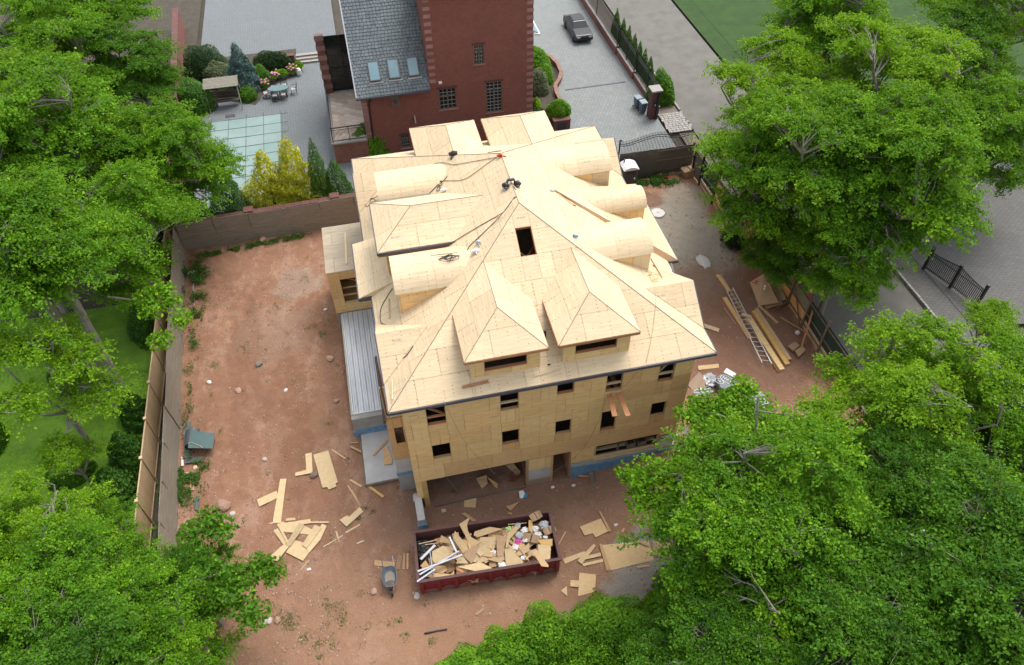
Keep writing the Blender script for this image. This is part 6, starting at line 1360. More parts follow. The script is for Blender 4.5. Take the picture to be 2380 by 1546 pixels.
lay('long thin stick pointing to the offcut pile from the lower right', [(-5.67,19.96),(-4.66,20.37),(-4.64,20.33),(-5.66,19.91)], lumber_pale, .03, cat='stick', name='stick'); lay('little wood chip right of the short upright stick', [(-3.99,19.79),(-3.62,19.88),(-3.60,19.81),(-3.95,19.73)], lumber_pale, .03, cat='stick', name='stick')
lay('thin stick below the bottom of the offcut pile', [(-6.83,18.98),(-6.39,19.41),(-6.36,19.38),(-6.81,18.95)], lumber_pale, .03, cat='stick', name='stick')
lay('pair of thin slats leaning toward the stepped offcut', [(-4.18,23.25),(-4.12,23.25),(-3.57,21.83),(-3.62,21.81)], lumber, .04, cat='slat', name='slat'); lay('second thin slat beside the pair pointing at the stepped offcut', [(-3.98,22.93),(-3.92,22.93),(-3.59,21.93),(-3.65,21.91)], lumber, .05, cat='slat', name='slat')
lay('short board left of the long orange board below the slab', [(-4.04,23.52),(-3.95,23.58),(-3.40,23.05),(-3.47,22.95)], lumber, .05, cat='board', name='board'); lay('long orange board below the corner of the slab', [(-3.27,23.08),(-3.14,23.13),(-2.29,22.13),(-2.41,22.04)], mp['g'], .08, cat='board', name='board')
lay('board leaning onto the left edge of the slab', [(-3.86,25.63),(-3.75,25.71),(-2.89,24.97),(-2.98,24.87)], lumber, .1, cat='board', name='board'); lay('tiny board above the slab edge', [(-3.75,26.00),(-3.36,25.92),(-3.37,25.83),(-3.76,25.91)], lumber, .05, cat='board', name='board')
lay('square weathered plywood lying on the concrete slab', [(-2.77,26.08),(-2.09,25.90),(-2.21,24.65),(-2.90,24.75)], ply_warm, .15); lay('diagonal board lying across the square plywood on the slab', [(-1.76,25.62),(-1.68,25.51),(-2.53,24.72),(-2.64,24.75)], lumber, .2, cat='board', name='board'); lay('long plywood piece on the slab next to the house wall', [(-2.04,25.03),(-1.77,25.19),(-1.62,24.38),(-1.64,23.93),(-2.10,23.97)], ply_warm, .17)
lay('board lying behind the wheelbarrow handles', [(-3.19,18.66),(-2.18,18.32),(-2.28,18.05),(-3.24,18.38)], lumber, .05, cat='board', name='board'); lay('wide brown board right of the wheelbarrow', [(-2.01,18.69),(-1.79,18.59),(-2.03,17.86),(-2.22,17.93)], M('brown_plank', (.30, .19, .12), None, 4, .85), .05, cat='board', name='board'); lay('narrow board between the wide brown board and the dumpster', [(-1.73,18.68),(-1.63,18.66),(-1.78,17.81),(-1.89,17.85)], lumber, .05, cat='board', name='board'); lay('narrow board standing closest to the dumpster end', [(-1.57,18.64),(-1.47,18.62),(-1.60,17.78),(-1.68,17.80)], lumber, .05, cat='board', name='board')
lay('square board lying in front of the garage opening', [(1.83,21.05),(2.45,20.86),(2.30,20.38),(1.71,20.54)], ply_scrap, .06); lay('twisted plywood offcut shaped like a fish tail behind the dumpster', [(3.85,20.05),(4.19,20.06),(4.64,20.17),(4.06,19.73)], lumber, .1); lay('small orange fragment right behind the dumpster rim', [(3.82,19.64),(4.05,19.67),(4.11,19.48)], mp['g'], .06)
lay('long plywood strip sticking out behind the back rim of the dumpster', [(1.54,20.16),(1.71,20.21),(2.21,19.62),(2.02,19.58)], ply_scrap, .06); lay('small brick-coloured block in front of the left corner of the garage', [(-0.65,21.06),(-0.53,21.04),(-0.57,20.77),(-0.69,20.78)], lumber, .06, cat='block', name='wood_block')
lay('small yellowish plate on the ground in front of the garage', [(0.53,20.73),(0.76,20.68),(0.76,20.52),(0.54,20.51)], lumber_pale, .05, cat='plate', name='wood_plate')
lay('notched plywood panel right of the dumpster near the door', [(7.33,18.08),(8.52,18.29),(8.67,17.50),(7.95,17.33),(7.88,17.59),(7.43,17.55)], ply_scrap, .06); lay('board lying along the right edge of the notched panel', [(8.53,18.69),(8.63,18.68),(8.82,17.46),(8.68,17.46)], lumber, .09, cat='board', name='board')
lay('very large plywood sheet on the ground right of the dumpster', [(8.02,16.88),(10.53,16.55),(10.42,15.50),(7.95,15.46)], ply_scrap, .07); lay('narrow plywood rip along the left side of the very large sheet', [(8.01,16.91),(8.14,16.91),(8.17,15.51),(7.95,15.46)], lumber, .11, cat='board', name='board'); lay('board lying across the top of the very large sheet', [(9.35,17.05),(9.42,17.03),(10.45,16.30),(10.38,16.22)], lumber, .14, cat='board', name='board')
lay('long light plywood strip nearest the right end of the dumpster', [(6.03,16.58),(7.19,16.74),(7.21,16.54),(6.06,16.30)], FRESH, .07); lay('plywood strip crossing the light strip at an angle', [(6.71,16.33),(7.74,17.00),(7.84,16.89),(6.85,16.09)], FRESH, .11); lay('plywood strip running into the left side of the very large sheet', [(7.03,16.44),(7.95,16.48),(7.93,16.29),(7.11,16.29)], FRESH, .09); lay('lower plywood strip left of the very large sheet', [(6.91,16.12),(7.97,16.13),(7.94,15.98),(6.90,15.98)], FRESH, .06)
lay('rectangular plywood piece near the bushes at the bottom', [(6.62,15.70),(7.39,15.42),(7.09,14.60),(6.23,14.57)], ply_scrap, .06); lay('small tab of plywood left of the rectangular piece near the bushes', [(6.09,15.43),(6.50,15.31),(6.36,15.00),(5.99,15.12)], ply_scrap, .09); lay('triangular offcut beside the gravel near the bushes', [(5.49,15.02),(5.83,15.18),(5.73,14.69)], FRESH, .05)
lay('plywood panel half hidden under the tree right of the very large sheet', [(10.74,16.45),(11.32,16.43),(11.66,16.07),(11.23,15.34),(10.45,15.79)], ply_scrap, .06); lay('board under the lower edge of the very large sheet', [(9.46,15.37),(10.13,15.35),(10.11,15.22),(9.48,15.27)], lumber, .05, cat='board', name='board'); lay('small wood chip between the notched panel and the tree', [(9.33,17.37),(9.51,17.54),(9.58,17.47),(9.40,17.28)], lumber, .04, cat='chip', name='wood_chip')
lay('thin stick right of the dumpster corner', [(5.97,17.38),(6.53,18.02),(6.58,17.98),(6.00,17.35)], lumber_pale, .04, cat='stick', name='stick')
lay('cardboard-brown board at the bottom edge of the dirt near the bushes', [(1.23,14.82),(1.63,15.00),(1.71,14.93),(1.26,14.71)], cardboard, .05)
lay('weathered plank leaning from the house foundation over the dirt', [(8.68,21.65),(8.94,21.69),(8.84,20.23),(8.60,20.19)], old_wood, .25, .04, 'plank', 'plank', (0, .35)); lay('reddish board crossing under the weathered plank', [(8.08,21.05),(9.36,20.68),(9.32,20.58),(8.04,20.93)], lumber_red, .05, cat='board', name='board')
lay('long thin stick lying right of the foundation corner', [(14.04,20.90),(14.96,21.84),(14.99,21.81),(14.07,20.87)], lumber_pale, .05, cat='stick', name='stick'); lay('plywood piece by the tree edge right of the white pipe', [(13.68,20.80),(14.54,20.71),(14.49,20.50),(13.92,20.35),(13.63,20.59)], ply_scrap, .05); lay('second plywood piece by the tree edge, partly under the first', [(14.26,21.07),(14.66,21.16),(14.55,20.82),(14.28,20.77)], ply_scrap, .08)
for i in range(5): lay('narrow slat fanned out beside the right rear corner of the house, ' + ['outermost on the left', 'second from the left', 'middle one', 'second from the right', 'outermost on the right'][i], [(Vector(a) + Vector((i * .16, i * .03))).to_tuple() for a in [tuple(v) for v in [(14.86,22.75),(14.94,22.76),(15.06,22.09),(14.97,22.06)]]], lumber, .06 + .01 * i, cat='slat', name='slat')
# right-hand yard
lay('short thick board poking out from under the right eave', [(18.84,30.07),(19.77,29.31),(19.59,29.05),(18.76,29.75)], lumber_pale, .1, .06, 'board', 'board'); lay('plywood strip on the dirt below the right roof corner', [(17.28,26.79),(18.58,26.65),(18.49,26.36),(17.23,26.47)], ply_scrap, .05)
def beam(label, a, b, w_, h_, mat, cat='beam', name='timber_beam'):
    a, b = Vector(a), Vector(b); a.z += zg(a); b.z += zg(b); return tag(MB().bar(a, b, w_, h_).build(name, mat), label, cat)
beam('long pale beam at the far end left of the aluminium ladder', (21.63,34.04,0.10), (21.74,32.32,0.10), .22, .12, ply_warm); beam('second long beam under the upper end of the ladder', (21.86,34.05,0.08), (21.86,28.51,0.08), .12, .1, lumber)
beam('wide dark plank running along the left side of the ladder', (21.23,31.91,0.08), (21.33,28.14,0.08), .28, .12, ply_warm, 'plank', 'plank'); beam('thin batten left of the wide dark plank', (20.85,31.09,0.04), (20.93,29.47,0.04), .05, .05, lumber, 'batten', 'batten')
beam('long laminated beam right of the ladder', (21.90,29.79,0.12), (22.05,25.30,0.12), .42, .2, ply_wall); beam('golden glossy beam beside the laminated beam', (22.53,30.23,0.10), (22.61,25.62,0.10), .32, .24, mp['g']); beam('rough plank at the right edge of the timber stack', (22.72,30.36,0.20), (22.88,25.91,0.20), .26, .08, ply_scrap, 'plank', 'plank')
beam('dark batten in the middle of the timber stack', (21.65,29.31,0.25), (21.88,25.23,0.25), .06, .04, old_wood, 'batten', 'batten'); beam('short block laid across the ladder and beams', (21.49,29.94,0.35), (21.98,29.62,0.35), .2, .1, lumber_pale, 'block', 'wood_block')
beam('brown plank lying from the cardboard stack toward the timber', (23.07,30.69,0.08), (23.57,28.95,0.08), .2, .05, lumber, 'plank', 'plank'); beam('brown board pointing at the leaning orange post', (23.99,29.36,0.06), (25.13,27.52,0.06), .1, .06, lumber, 'board', 'board'); beam('thin dark board crossing behind the brown board', (23.89,29.25,0.05), (24.41,28.17,0.05), .05, .05, old_wood, 'board', 'board')
beam('orange-brown post leaning against the site fence', (24.09,26.74,0.10), (25.08,28.11,1.90), .11, .11, lumber_red, 'post', 'post'); beam('weathered brace leaning from the dirt up to the fence beside the dark weeds', (22.98,36.79,0.05), (24.34,36.77,2.00), .09, .05, old_wood, 'brace', 'brace')
beam('grey brace propping the plywood part of the site fence', (24.91,28.53,0.05), (24.81,30.16,2.10), .08, .05, old_wood, 'brace', 'brace'); beam('second grey brace behind the cardboard stack', (25.22,31.97,0.30), (24.35,31.74,2.20), .08, .05, old_wood, 'brace', 'brace')
lay('cardboard crate lid beside the end of the timber stack', [(23.26,26.94),(23.85,27.19),(24.03,26.82),(23.41,26.51)], cardboard, .2, .12, 'crate', 'crate'); lay('second cardboard crate, nearer the tree, beside the timber stack', [(23.50,26.49),(24.14,26.73),(24.14,26.34),(23.50,25.98)], cardboard, .25, .16, 'crate', 'crate')
lay('square of orange plywood lying by the foot of the site fence', [(23.49,38.42),(24.04,38.64),(24.25,37.89),(23.68,37.81)], mp['g'], .06)
lay('flat cardboard sheet on the dirt right of the house corner', [(16.05,25.40),(17.02,26.06),(17.23,25.69),(17.05,25.02),(16.32,24.71)], M('brown_card', (.34, .25, .18), (.28, .2, .14), 3, .9), .15, .03, 'cardboard', 'cardboard_sheet', (0, .2)); lay('second cardboard sheet right of the blue-grey wrapped pallet', [(19.17,25.16),(20.03,25.21),(19.98,24.56),(19.50,24.45),(19.12,24.76)], cardboard, .08, .03, 'cardboard', 'cardboard_sheet')
# wrapped pallet with printed film
wp = thing('wrapped_bundle', 'dark blue-grey wrapped bundle with white oval print lying beside the tree', 'bundle', (18.46,25.22,0.00))
poly = [(17.71,25.30),(18.13,25.43),(18.74,24.95),(18.80,24.27),(18.16,24.16),(17.60,24.40)]; MB().prism(poly, zg(poly[0]), .75).build('wrap', tarp, wp, bevel=.05)
poly2 = [(18.24,25.43),(18.54,25.70),(18.91,25.16),(18.67,24.95)]; MB().prism(poly2, .72, .82).build('foam_block', white, wp)
def oval_print(c, rx, ry, rz, txt):
    R = Matrix.Rotation(rz, 3, 'Z'); c = Vector(c); MB().tube([c + R @ Vector((rx * math.cos(a), ry * math.sin(a), 0)) for a in np.linspace(0, 6.283, 29)], .018, 5).build('oval_print', white, wp)
    cu = bpy.data.curves.new('lettering', 'FONT'); cu.body = txt; cu.size = ry * 1.1; cu.align_x = 'CENTER'; cu.align_y = 'CENTER'; cu.extrude = .003; cu.materials.append(white)
    tmp = bpy.data.objects.new('tmp', cu); COL.objects.link(tmp); bpy.context.view_layer.update(); me = bpy.data.meshes.new_from_object(tmp.evaluated_get(bpy.context.evaluated_depsgraph_get())); bpy.data.objects.remove(tmp); bpy.data.curves.remove(cu)
    o = bpy.data.objects.new('lettering', me); COL.objects.link(o); o.parent = wp; o.location = c - Vector(wp.location) + Vector((0, 0, .005)); o.rotation_euler = (0, 0, rz)
p_ = (18.27,24.85,0.77); oval_print(p_, .48, .25, -.95, 'NVAY'); p_ = (17.74,24.90,0.77); oval_print(p_, .26, .17, -.8, 'NI')
crumple('plastic_film', 'crumpled clear film left of the wrapped bundle', (17.48,25.48,0.05), .55, film, 'film', 31, (1, .8, .35)); crumple('plastic_film', 'clear film spilling out below the wrapped bundle toward the house', (16.68,24.70,0.05), .55, film, 'film', 32, (1.2, .5, .35)); crumple('plastic_film', 'white film glimpsed through the leaves right of the wrapped bundle', (19.49,23.46,0.05), .7, film, 'film', 33, (1, .8, .3)); crumple('plastic_film', 'white film glimpsed through the leaves below the wrapped bundle', (16.86,22.07,0.05), .4, white, 'film', 34, (1, .7, .3))
# ladder
ld = thing('ladder', 'long aluminium ladder lying on the timber beams in the right-hand yard', 'ladder', (21.46,30.12,0.30))
la, lb_, lc, ld_ = [Vector(p) for p in ((21.45,32.25,0.32), (21.95,32.34,0.32), (21.02,25.93,0.32), (21.53,25.69,0.32))]; 
for a, b in ((la, lc), (lb_, ld_)): a.z = b.z = .38; MB().bar(a, b, .05, .07).build('side_rail', aluminium, ld)
for i in range(17): t_ = (i + .4) / 17; MB().tube([la.lerp(lc, t_), lb_.lerp(ld_, t_)], .018, 6).build('rung', aluminium, ld)
# leaning steel door
dt = thing('leaning_door', 'grey steel door leaning against the site fence', 'door', (24.6, 34.1, 0))
D = [Vector(v) for v in ((24.61,34.52,0.05), (24.80,33.61,0.05), (24.80,33.66,1.95), (24.77,34.85,2.10))]
gd = M('grey_door_paint', (.13, .15, .18), (.10, .115, .14), 1.5, .4); nn = (D[1] - D[0]).cross(D[3] - D[0]).normalized(); nn = nn if nn.x < 0 else -nn
MB().slab(D, nn, .05).build('door_leaf', gd, dt); MB().lathe(tuple(D[1].lerp(D[2], .38) + nn * .05 + (D[0] - D[1]) * .13), [(.001, 0), (.05, .01), (.05, .05), (.001, .06)], 10).build('knob', steel, dt)
for k in (.35, .62): c = D[3].lerp(D[2], .5).lerp(D[0].lerp(D[1], .5), k * .6) + nn * .004; MB().slab([c + (D[1] - D[0]) * .0 + Vector(q) for q in ((0, -.2, -.03), (0, .18, -.05), (0, .25, .06), (0, -.05, .1))], nn, .003).build('smear', black, dt)
# stack of cardboard panels against the fence
ck = thing('cardboard_stack', 'stack of large flat cardboard cartons with a red cross leaning on the site fence', 'cartons', (24.38,31.89,0.00))
A0 = [Vector(v) for v in ((23.43,32.85,0.08), (23.10,30.72,0.05), (24.34,30.17,0.55), (24.35,32.56,1.50))]
cards = [((632,905,.08), (735,1165,.05), (960,1135,.45), (800,800,.95)), ((640,930,.14), (790,1205,.02), (1005,1140,.5), (820,760,1.1)), ((700,900,.25), (800,1150,.2), (1040,1080,.75), (850,735,1.35)), ((760,870,.35), (860,1110,.35), (1065,1055,.85), (875,735,1.5))]
CS = [[(23.39,32.78,0.15), (23.07,30.67,0.10), (24.15,30.25,0.55), (24.11,32.55,1.05)], [(23.64,32.50,0.07), (23.32,30.37,0.02), (24.41,30.18,0.50), (24.45,32.73,1.05)], [(23.97,32.80,0.05), (23.70,30.74,0.05), (24.76,30.45,0.62), (24.60,32.80,1.15)], [(24.28,32.91,0.04), (23.98,30.93,0.04), (24.98,30.62,0.60), (24.71,32.77,1.20)]]
for i, c in enumerate(CS):
    c = [Vector(v) for v in c]; c[3] = c[0] + (c[2] - c[1]) * 1.02 if i else c[3]; n = (c[1] - c[0]).cross(c[2] - c[1]).normalized(); n = n if n.z > 0 else -n
    c = [p - n * .05 * i for p in c]; MB().slab(c, n, .035).build('carton', cardboard if i % 2 else M('light_cardboard', (.47, .33, .20), (.42, .29, .17), 2, .85), ck)
    if i == 0:
        o0, ux, uy = c[0], (c[3] - c[0]), (c[1] - c[0]); q = lambda a, b, e=.006: o0 + ux * a + uy * b + n * e
        for a, b in (((.1, .0), (.55, .2)), ((.42, .0), (.30, .28))): MB().bar(q(a[0] + .0, a[1] + .06), q(b[0], b[1] * .7 + .04), .05, .004, n).build('red_cross', red_plastic, ck)
        for a, b in ((.62, .5), (.7, .42)): MB().slab([q(a, b), q(a + .1, b), q(a + .1, b + .09), q(a, b + .09)], n, .003).build('paper_label', paper, ck)
MB().bar((23.73,30.07,0.10), (24.77,30.19,0.55), .06, .06).build('prop_board', old_wood, ck)
bx_o = tag(MB().lathe((24.43,27.91,0.00), [(.14, 0), (.17, .1), (.12, .2), (.02, .24)], 8).build('white_bag', white), 'small white bag on the dirt beside the foot of the orange-brown post', 'bag')
# portable toilet
pt_ = thing('portable_toilet', 'grey portable toilet with a white ribbed roof beside the dark board fence', 'toilet', (18.85, 45.0, 0)); TX0, TX1, TY0, TY1 = 18.3, 19.4, 44.45, 45.45
MB().bx((TX0, TY0, .1), (TX1, TY1, 1.85)).build('cabin', grey_plastic, pt_, bevel=.04); MB().bx((TX0 - .03, TY0 - .03, 0), (TX1 + .03, TY1 + .03, .12)).build('base', black, pt_)
mb = MB(); n = 10; arcz = [1.86 + .22 * math.sin(math.pi * i / n) for i in range(n + 1)]
for i in range(n): xa_, xb_ = TX0 - .06 + (TX1 - TX0 + .12) * i / n, TX0 - .06 + (TX1 - TX0 + .12) * (i + 1) / n; mb.add([(xa_, TY0 - .08, arcz[i]), (xb_, TY0 - .08, arcz[i + 1]), (xb_, TY1 + .05, arcz[i + 1]), (xa_, TY1 + .05, arcz[i]), (xa_, TY0 - .08, 1.82), (xb_, TY0 - .08, 1.82)], [(0, 1, 2, 3), (0, 4, 5, 1)])
mb.build('roof', white, pt_)
for j in range(5): MB().tube([(TX0 - .05 + (TX1 - TX0 + .1) * i / n, TY0 + .05 + j * .21, arcz[i] + .012) for i in range(n + 1)], .02, 5).build('roof_rib', white, pt_)
MB().bx((TX0 + .12, TY0 - .025, .2), (TX1 - .12, TY0 + .0, 1.78)).build('door', M('darker_grey_plastic', (.05, .055, .06), None, 3, .5), pt_, bevel=.01); MB().bx((TX0 + .2, TY0 - .04, 1.5), (TX1 - .2, TY0 - .02, 1.68)).build('vent_slot', black, pt_); MB().tube([(TX0 + .25, TY1 - .15, 1.9), (TX0 + .25, TY1 - .15, 2.3)], .05, 8).build('vent_pipe', grey_plastic, pt_); MB().bx((TX1 - .28, TY0 - .05, .95), (TX1 - .18, TY0 - .02, 1.12)).build('latch', white, pt_)
# manhole / concrete disc
mh = thing('manhole_cover', 'round pale concrete manhole cover standing slightly proud of the grey dirt', 'manhole', (19.98,41.20,0.00)); c = (19.98,41.20,0.00); MB().lathe((c[0], c[1], -.05), [(.5, 0), (.52, .05), (.52, .17), (.5, .2)], 32).build('lid', M('pale_disc', (.62, .60, .56), (.54, .51, .46), 3, .85), mh); MB().box((c[0] - .02, c[1], .155), (.12, .03, .02)).build('lifting_slot', black, mh)
lay('orange-red plastic strip on the grass in front of the dark board fence', [(21.58,45.48),(22.04,45.45),(22.39,45.26),(22.29,45.11),(21.78,45.25)], red_plastic, .15, .04, 'plastic strip', 'plastic_strip'); lay('grey plank lying on the rough grass near the cardboard box', [(23.01,45.74),(23.62,45.52),(23.47,45.26),(22.97,45.42)], old_wood, .1, .03, 'plank', 'plank'); lay('small pale batten in the grass by the portable toilet', [(20.12,45.23),(20.24,45.23),(20.41,44.86),(20.28,44.82)], white, .1, .02, 'batten', 'batten')
carton('open cardboard box at the foot of the dark fence corner', (23.94,45.22,0.00), (.75, .7, .6), .2); 
crumple('rubble_dust', 'scatter of pale grey mortar crumbs on the grey dirt', (21.27,35.60,-0.06), .7, concrete_pale, 'rubble', 41, (.6, .9, .06))
# things at the left fence: old teal sheet over a drum, planks, stones
ts = thing('curled_sheet', 'dark teal roofing sheet draped over a half drum by the left fence', 'sheet', (-12.16,27.77,0.00)); q_ = [Vector(v) for v in ((-12.38,28.32,0.75), (-11.10,27.95,0.60), (-11.17,26.91,0.60), (-12.46,27.14,0.75))]
MB().slab(q_, (q_[1] - q_[0]).cross(q_[3] - q_[0]) * -1, .02).build('sheet', M('teal_sheet', (.035, .085, .09), (.06, .11, .11), 2.5, .5, var=0), ts)
q2_ = [Vector(v) for v in ((-12.47,27.44,0.76), (-12.25,27.44,0.77), (-11.82,27.15,0.72), (-11.68,27.00,0.71), (-12.02,27.25,0.74), (-12.33,27.36,0.77))]; MB().tube(q2_[:4], .016, 5).build('torn_edge', lumber_pale, ts)
cdr = Vector((-12.36,27.51,0.00)); mb = MB()
for s_ in (0, 1):
    rd = .42 - s_ * .02; pts_ = [(cdr.x + rd * math.cos(a), cdr.y, .36 + rd * math.sin(a)) for a in np.linspace(-2.6, -.55 + 4.2, 22)]
ring = [(.4 * math.cos(a), .37 + .36 * math.sin(a)) for a in np.linspace(.2, 2 * math.pi - 1.0, 26)]
for (a, b) in zip(ring, ring[1:]): mb.add([(cdr.x + a[0], cdr.y - .05, a[1]), (cdr.x + b[0], cdr.y - .05, b[1]), (cdr.x + b[0], cdr.y + 1.0, b[1]), (cdr.x + a[0], cdr.y + 1.0, a[1])], [(0, 1, 2, 3)])
mb.build('half_drum', grey_plastic, ts)
lay('grey board tucked under the teal sheet against the left fence', [(-13.06,29.16),(-12.79,29.51),(-12.59,29.43),(-12.56,27.72),(-12.49,26.96),(-12.82,26.94)], M('dark_grey_board', (.12, .125, .12), None, 3, .8), .12, .04, 'board', 'board'); lay('dark grey board below the teal sheet by the left fence', [(-12.78,26.90),(-11.97,26.87),(-11.77,26.52),(-12.75,26.57)], M('slate_board', (.075, .09, .088), None, 3, .7), .12, .05, 'board', 'board'); lay('white scrap board standing by the foot of the left fence', [(-13.00,27.08),(-12.91,27.07),(-12.83,26.46),(-12.95,26.47)], white, .1, .02, 'board', 'board')
lay('narrow batten lying in the weeds by the left fence', [(-12.38,25.83),(-12.30,25.82),(-12.22,24.80),(-12.31,24.82)], lumber, .06, .05, 'batten', 'batten'); lay('second narrow batten in the weeds, closer to the left fence', [(-12.49,25.63),(-12.43,25.63),(-12.35,24.83),(-12.43,24.85)], lumber, .06, .05, 'batten', 'batten'); lay('short broken stick by the left fence foot', [(-12.88,25.87),(-12.59,26.06),(-12.56,25.99),(-12.83,25.81)], lumber_pale, .06, .03, 'stick', 'stick')
lay('dark green plastic strip by the left fence near the tree branch', [(-12.16,24.25),(-11.92,24.32),(-11.94,23.45),(-12.11,23.57)], teal_panel, .1, .02, 'strip', 'plastic_strip')
def stone(label, p, r, sc=(1, .8, .55), seed=0, mat=rock_mat): 
    rn = random.Random(seed); bm = bmesh.new(); bmesh.ops.create_icosphere(bm, subdivisions=2, radius=1); a = rn.uniform(0, 3); ca, sa = math.cos(a), math.sin(a); V = []
    for v in bm.verts: k = rn.uniform(.85, 1.12); x, y = v.co.x * r * sc[0] * k, v.co.y * r * sc[1] * k; V.append((p[0] + x * ca - y * sa, p[1] + x * sa + y * ca, zg(p) + v.co.z * r * sc[2] * k + r * .2))
    F = [tuple(v.index for v in f.verts) for f in bm.faces]; bm.free(); return tag(MB().add(V, F).build('stone', mat), label, 'stone')
pale_rock = M('pale_rock', (.50, .44, .38), None, 5, .9)
for i, (lb2, p, r, mt_) in enumerate([('large pinkish boulder on the left of the lower yard', (-10.66,23.47,0.00), .42, rock_mat), ('small white angular stone right of the pinkish boulder', (-10.18,22.84,0.00), .2, pale_rock), ('white chip of stone in the open yard right of the teal sheet', (-8.51,25.96,0.00), .16, pale_rock), ('brown block of stone beside the L-shaped offcut', (-5.89,24.30,0.00), .24, M('brown_rock', (.22, .16, .12), None, 4, .9)), ('dark grey stone in the middle of the upper yard', (-8.82,33.10,0.00), .26, M('grey_rock', (.22, .19, .17), None, 4, .9)), ('tan cube-shaped stone below the dark grey stone', (-10.00,31.23,0.00), .24, rock_mat), ('white bag-like stone left in the middle yard', (-11.74,32.33,0.00), .16, white), ('white scrap right of the tan stone', (-7.23,30.61,0.00), .14, white), ('grey flat stone at the bottom of the yard', (-8.55,16.70,0.00), .2, pale_rock), ('second grey flat stone at the bottom of the yard, right of the first', (-8.37,16.68,0.00), .18, pale_rock), ('pale stone block under the overhanging branch', (-8.00,16.60,0.00), .2, rock_mat), ('grey stone at the lower left corner of the dumpster', (-1.36,16.32,0.00), .2, pale_rock), ('pinkish stone below the wheelbarrow', (-3.38,17.01,0.00), .2, rock_mat), ('stone at the upper edge of the yard by the weeds', (-8.50,44.87,0.00), .3, rock_mat), ('stone by the wall of the metal deck', (-4.37,29.10,0.00), .2, rock_mat), ('stone beside the deck corner in the yard', (-4.53,32.47,0.00), .26, rock_mat), ('yellowish stone near the dark boards at the left fence', (-12.23,26.24,0.00), .16, lumber_pale)]): stone(lb2, p, r, (1, .8, .6), i, mt_)
tag(MB().tube([(-13.36,42.47,0.10), (-13.08,41.41,0.08), (-13.13,40.88,0.06), (-12.94,40.00,0.06), (-12.98,39.20,0.05)], [.05, .045, .04, .035, .02], 7).build('dead_branch', M('pale_dead_wood', (.42, .36, .30), None, 5, .9)), 'bleached dead branch with a white end lying near the left fence', 'branch'); stone('white plastic scrap at the tip of the bleached branch', (-13.25,42.51,0.00), .28, (1.2, .6, .5), 55, white)
for lb2, pp in [('white bottle-like scrap near the annex wall', (-4.52,36.98,0.00)), ('white paper scrap below the offcut pile', (-6.42,18.89,0.00)), ('white printed card on the dirt right of the door', (7.69,20.54,0.00)), ('white crumpled scrap left of the printed card', (6.56,20.68,0.00)), ('white scrap by the metal deck edge in the dirt', (-4.57,36.94,0.00)), ('white scrap by the foot of the garage sill', (2.34,20.98,0.00)), ('pale scrap right of the notched panel', (9.18,17.79,0.00)), ('white cup lying left of the dumpster front corner near the big sheet', (9.17,16.74,0.00))]: crumple('paper_scrap', lb2, (pp[0], pp[1], zg(pp) - .02), .11, white, 'paper', hash(lb2) % 50 if False else len(lb2), (1, .6, .4))
tag(MB().tube([(13.44,21.49,0.10), (13.32,21.33,0.75)], .075, 12).build('white_pipe', white), 'short white drain pipe standing against the blue foundation corner', 'pipe'); tag(MB().tube([(13.74,20.87,0.10), (13.66,20.82,0.90)], .08, 12).build('white_pipe', white), 'white plastic pipe standing free right of the foundation corner', 'pipe')
tag(MB().tube([(-0.78,21.54,0.00), (-0.74,21.51,0.50)], .07, 12).build('white_pipe', white), 'white pipe stub left of the blue retaining wall end', 'pipe')
mat_blue = M('sky_blue_scrap', (.05, .30, .55), None, 4, .5); lay('crumpled pale carton with a blue side in front of the door', [(4.73,20.76),(4.96,20.80),(5.02,20.60),(4.85,20.33),(4.69,20.37)], paper, .12, .1, 'carton', 'carton'); lay('blue insulation scrap beside the pale carton', [(4.97,20.61),(5.16,20.60),(5.07,20.33),(4.91,20.35)], mat_blue, .08, .05, 'insulation', 'insulation_scrap')
# inside the garage: leaning panels
tag(MB().slab([(2.66,22.11,0.05), (2.84,21.40,0.05), (3.21,21.60,0.10), (3.17,21.71,0.80)], (0, -1, .6), .02).build('plywood_offcut', ply_scrap), 'tan plywood panel leaning inside the garage opening', 'plywood offcut'); tag(MB().slab([(3.19,21.83,0.50), (3.54,21.33,0.05), (3.69,21.23,0.05), (3.71,21.48,0.15)], (0, -1, .6), .02).build('plywood_offcut', mp['g']), 'golden triangular offcut beside the leaning panel in the garage', 'plywood offcut'); tag(MB().bar((1.09,22.06,0.80), (1.61,21.40,0.05), .1, .05).build('board', old_wood), 'dark board sloping down inside the garage opening', 'board')
tag(MB().slab([(4.37,22.43,0.20), (4.77,22.21,0.60), (5.13,21.83,0.10), (4.84,21.80,0.05)], (0, -1, .6), .02).build('plywood_offcut', ply_scrap), 'wide plywood board leaning deep in the garage near its right end', 'plywood offcut')
tag(MB().tube([P8(1440 + 45 * math.cos(a) + 20 * math.sin(2.3 * a), 1060 + 40 * math.sin(a * 1.1), .05) if False else (4.75 + .33 * math.cos(a) + .1 * math.sin(2.3 * a), 21.7 + .3 * math.sin(a * 1.1), .08 + .01 * a) for a in np.linspace(0, 26, 120)], .012, 5).build('red_hose', cord_red), 'tangled red air hose on the garage floor near the pier', 'hose')
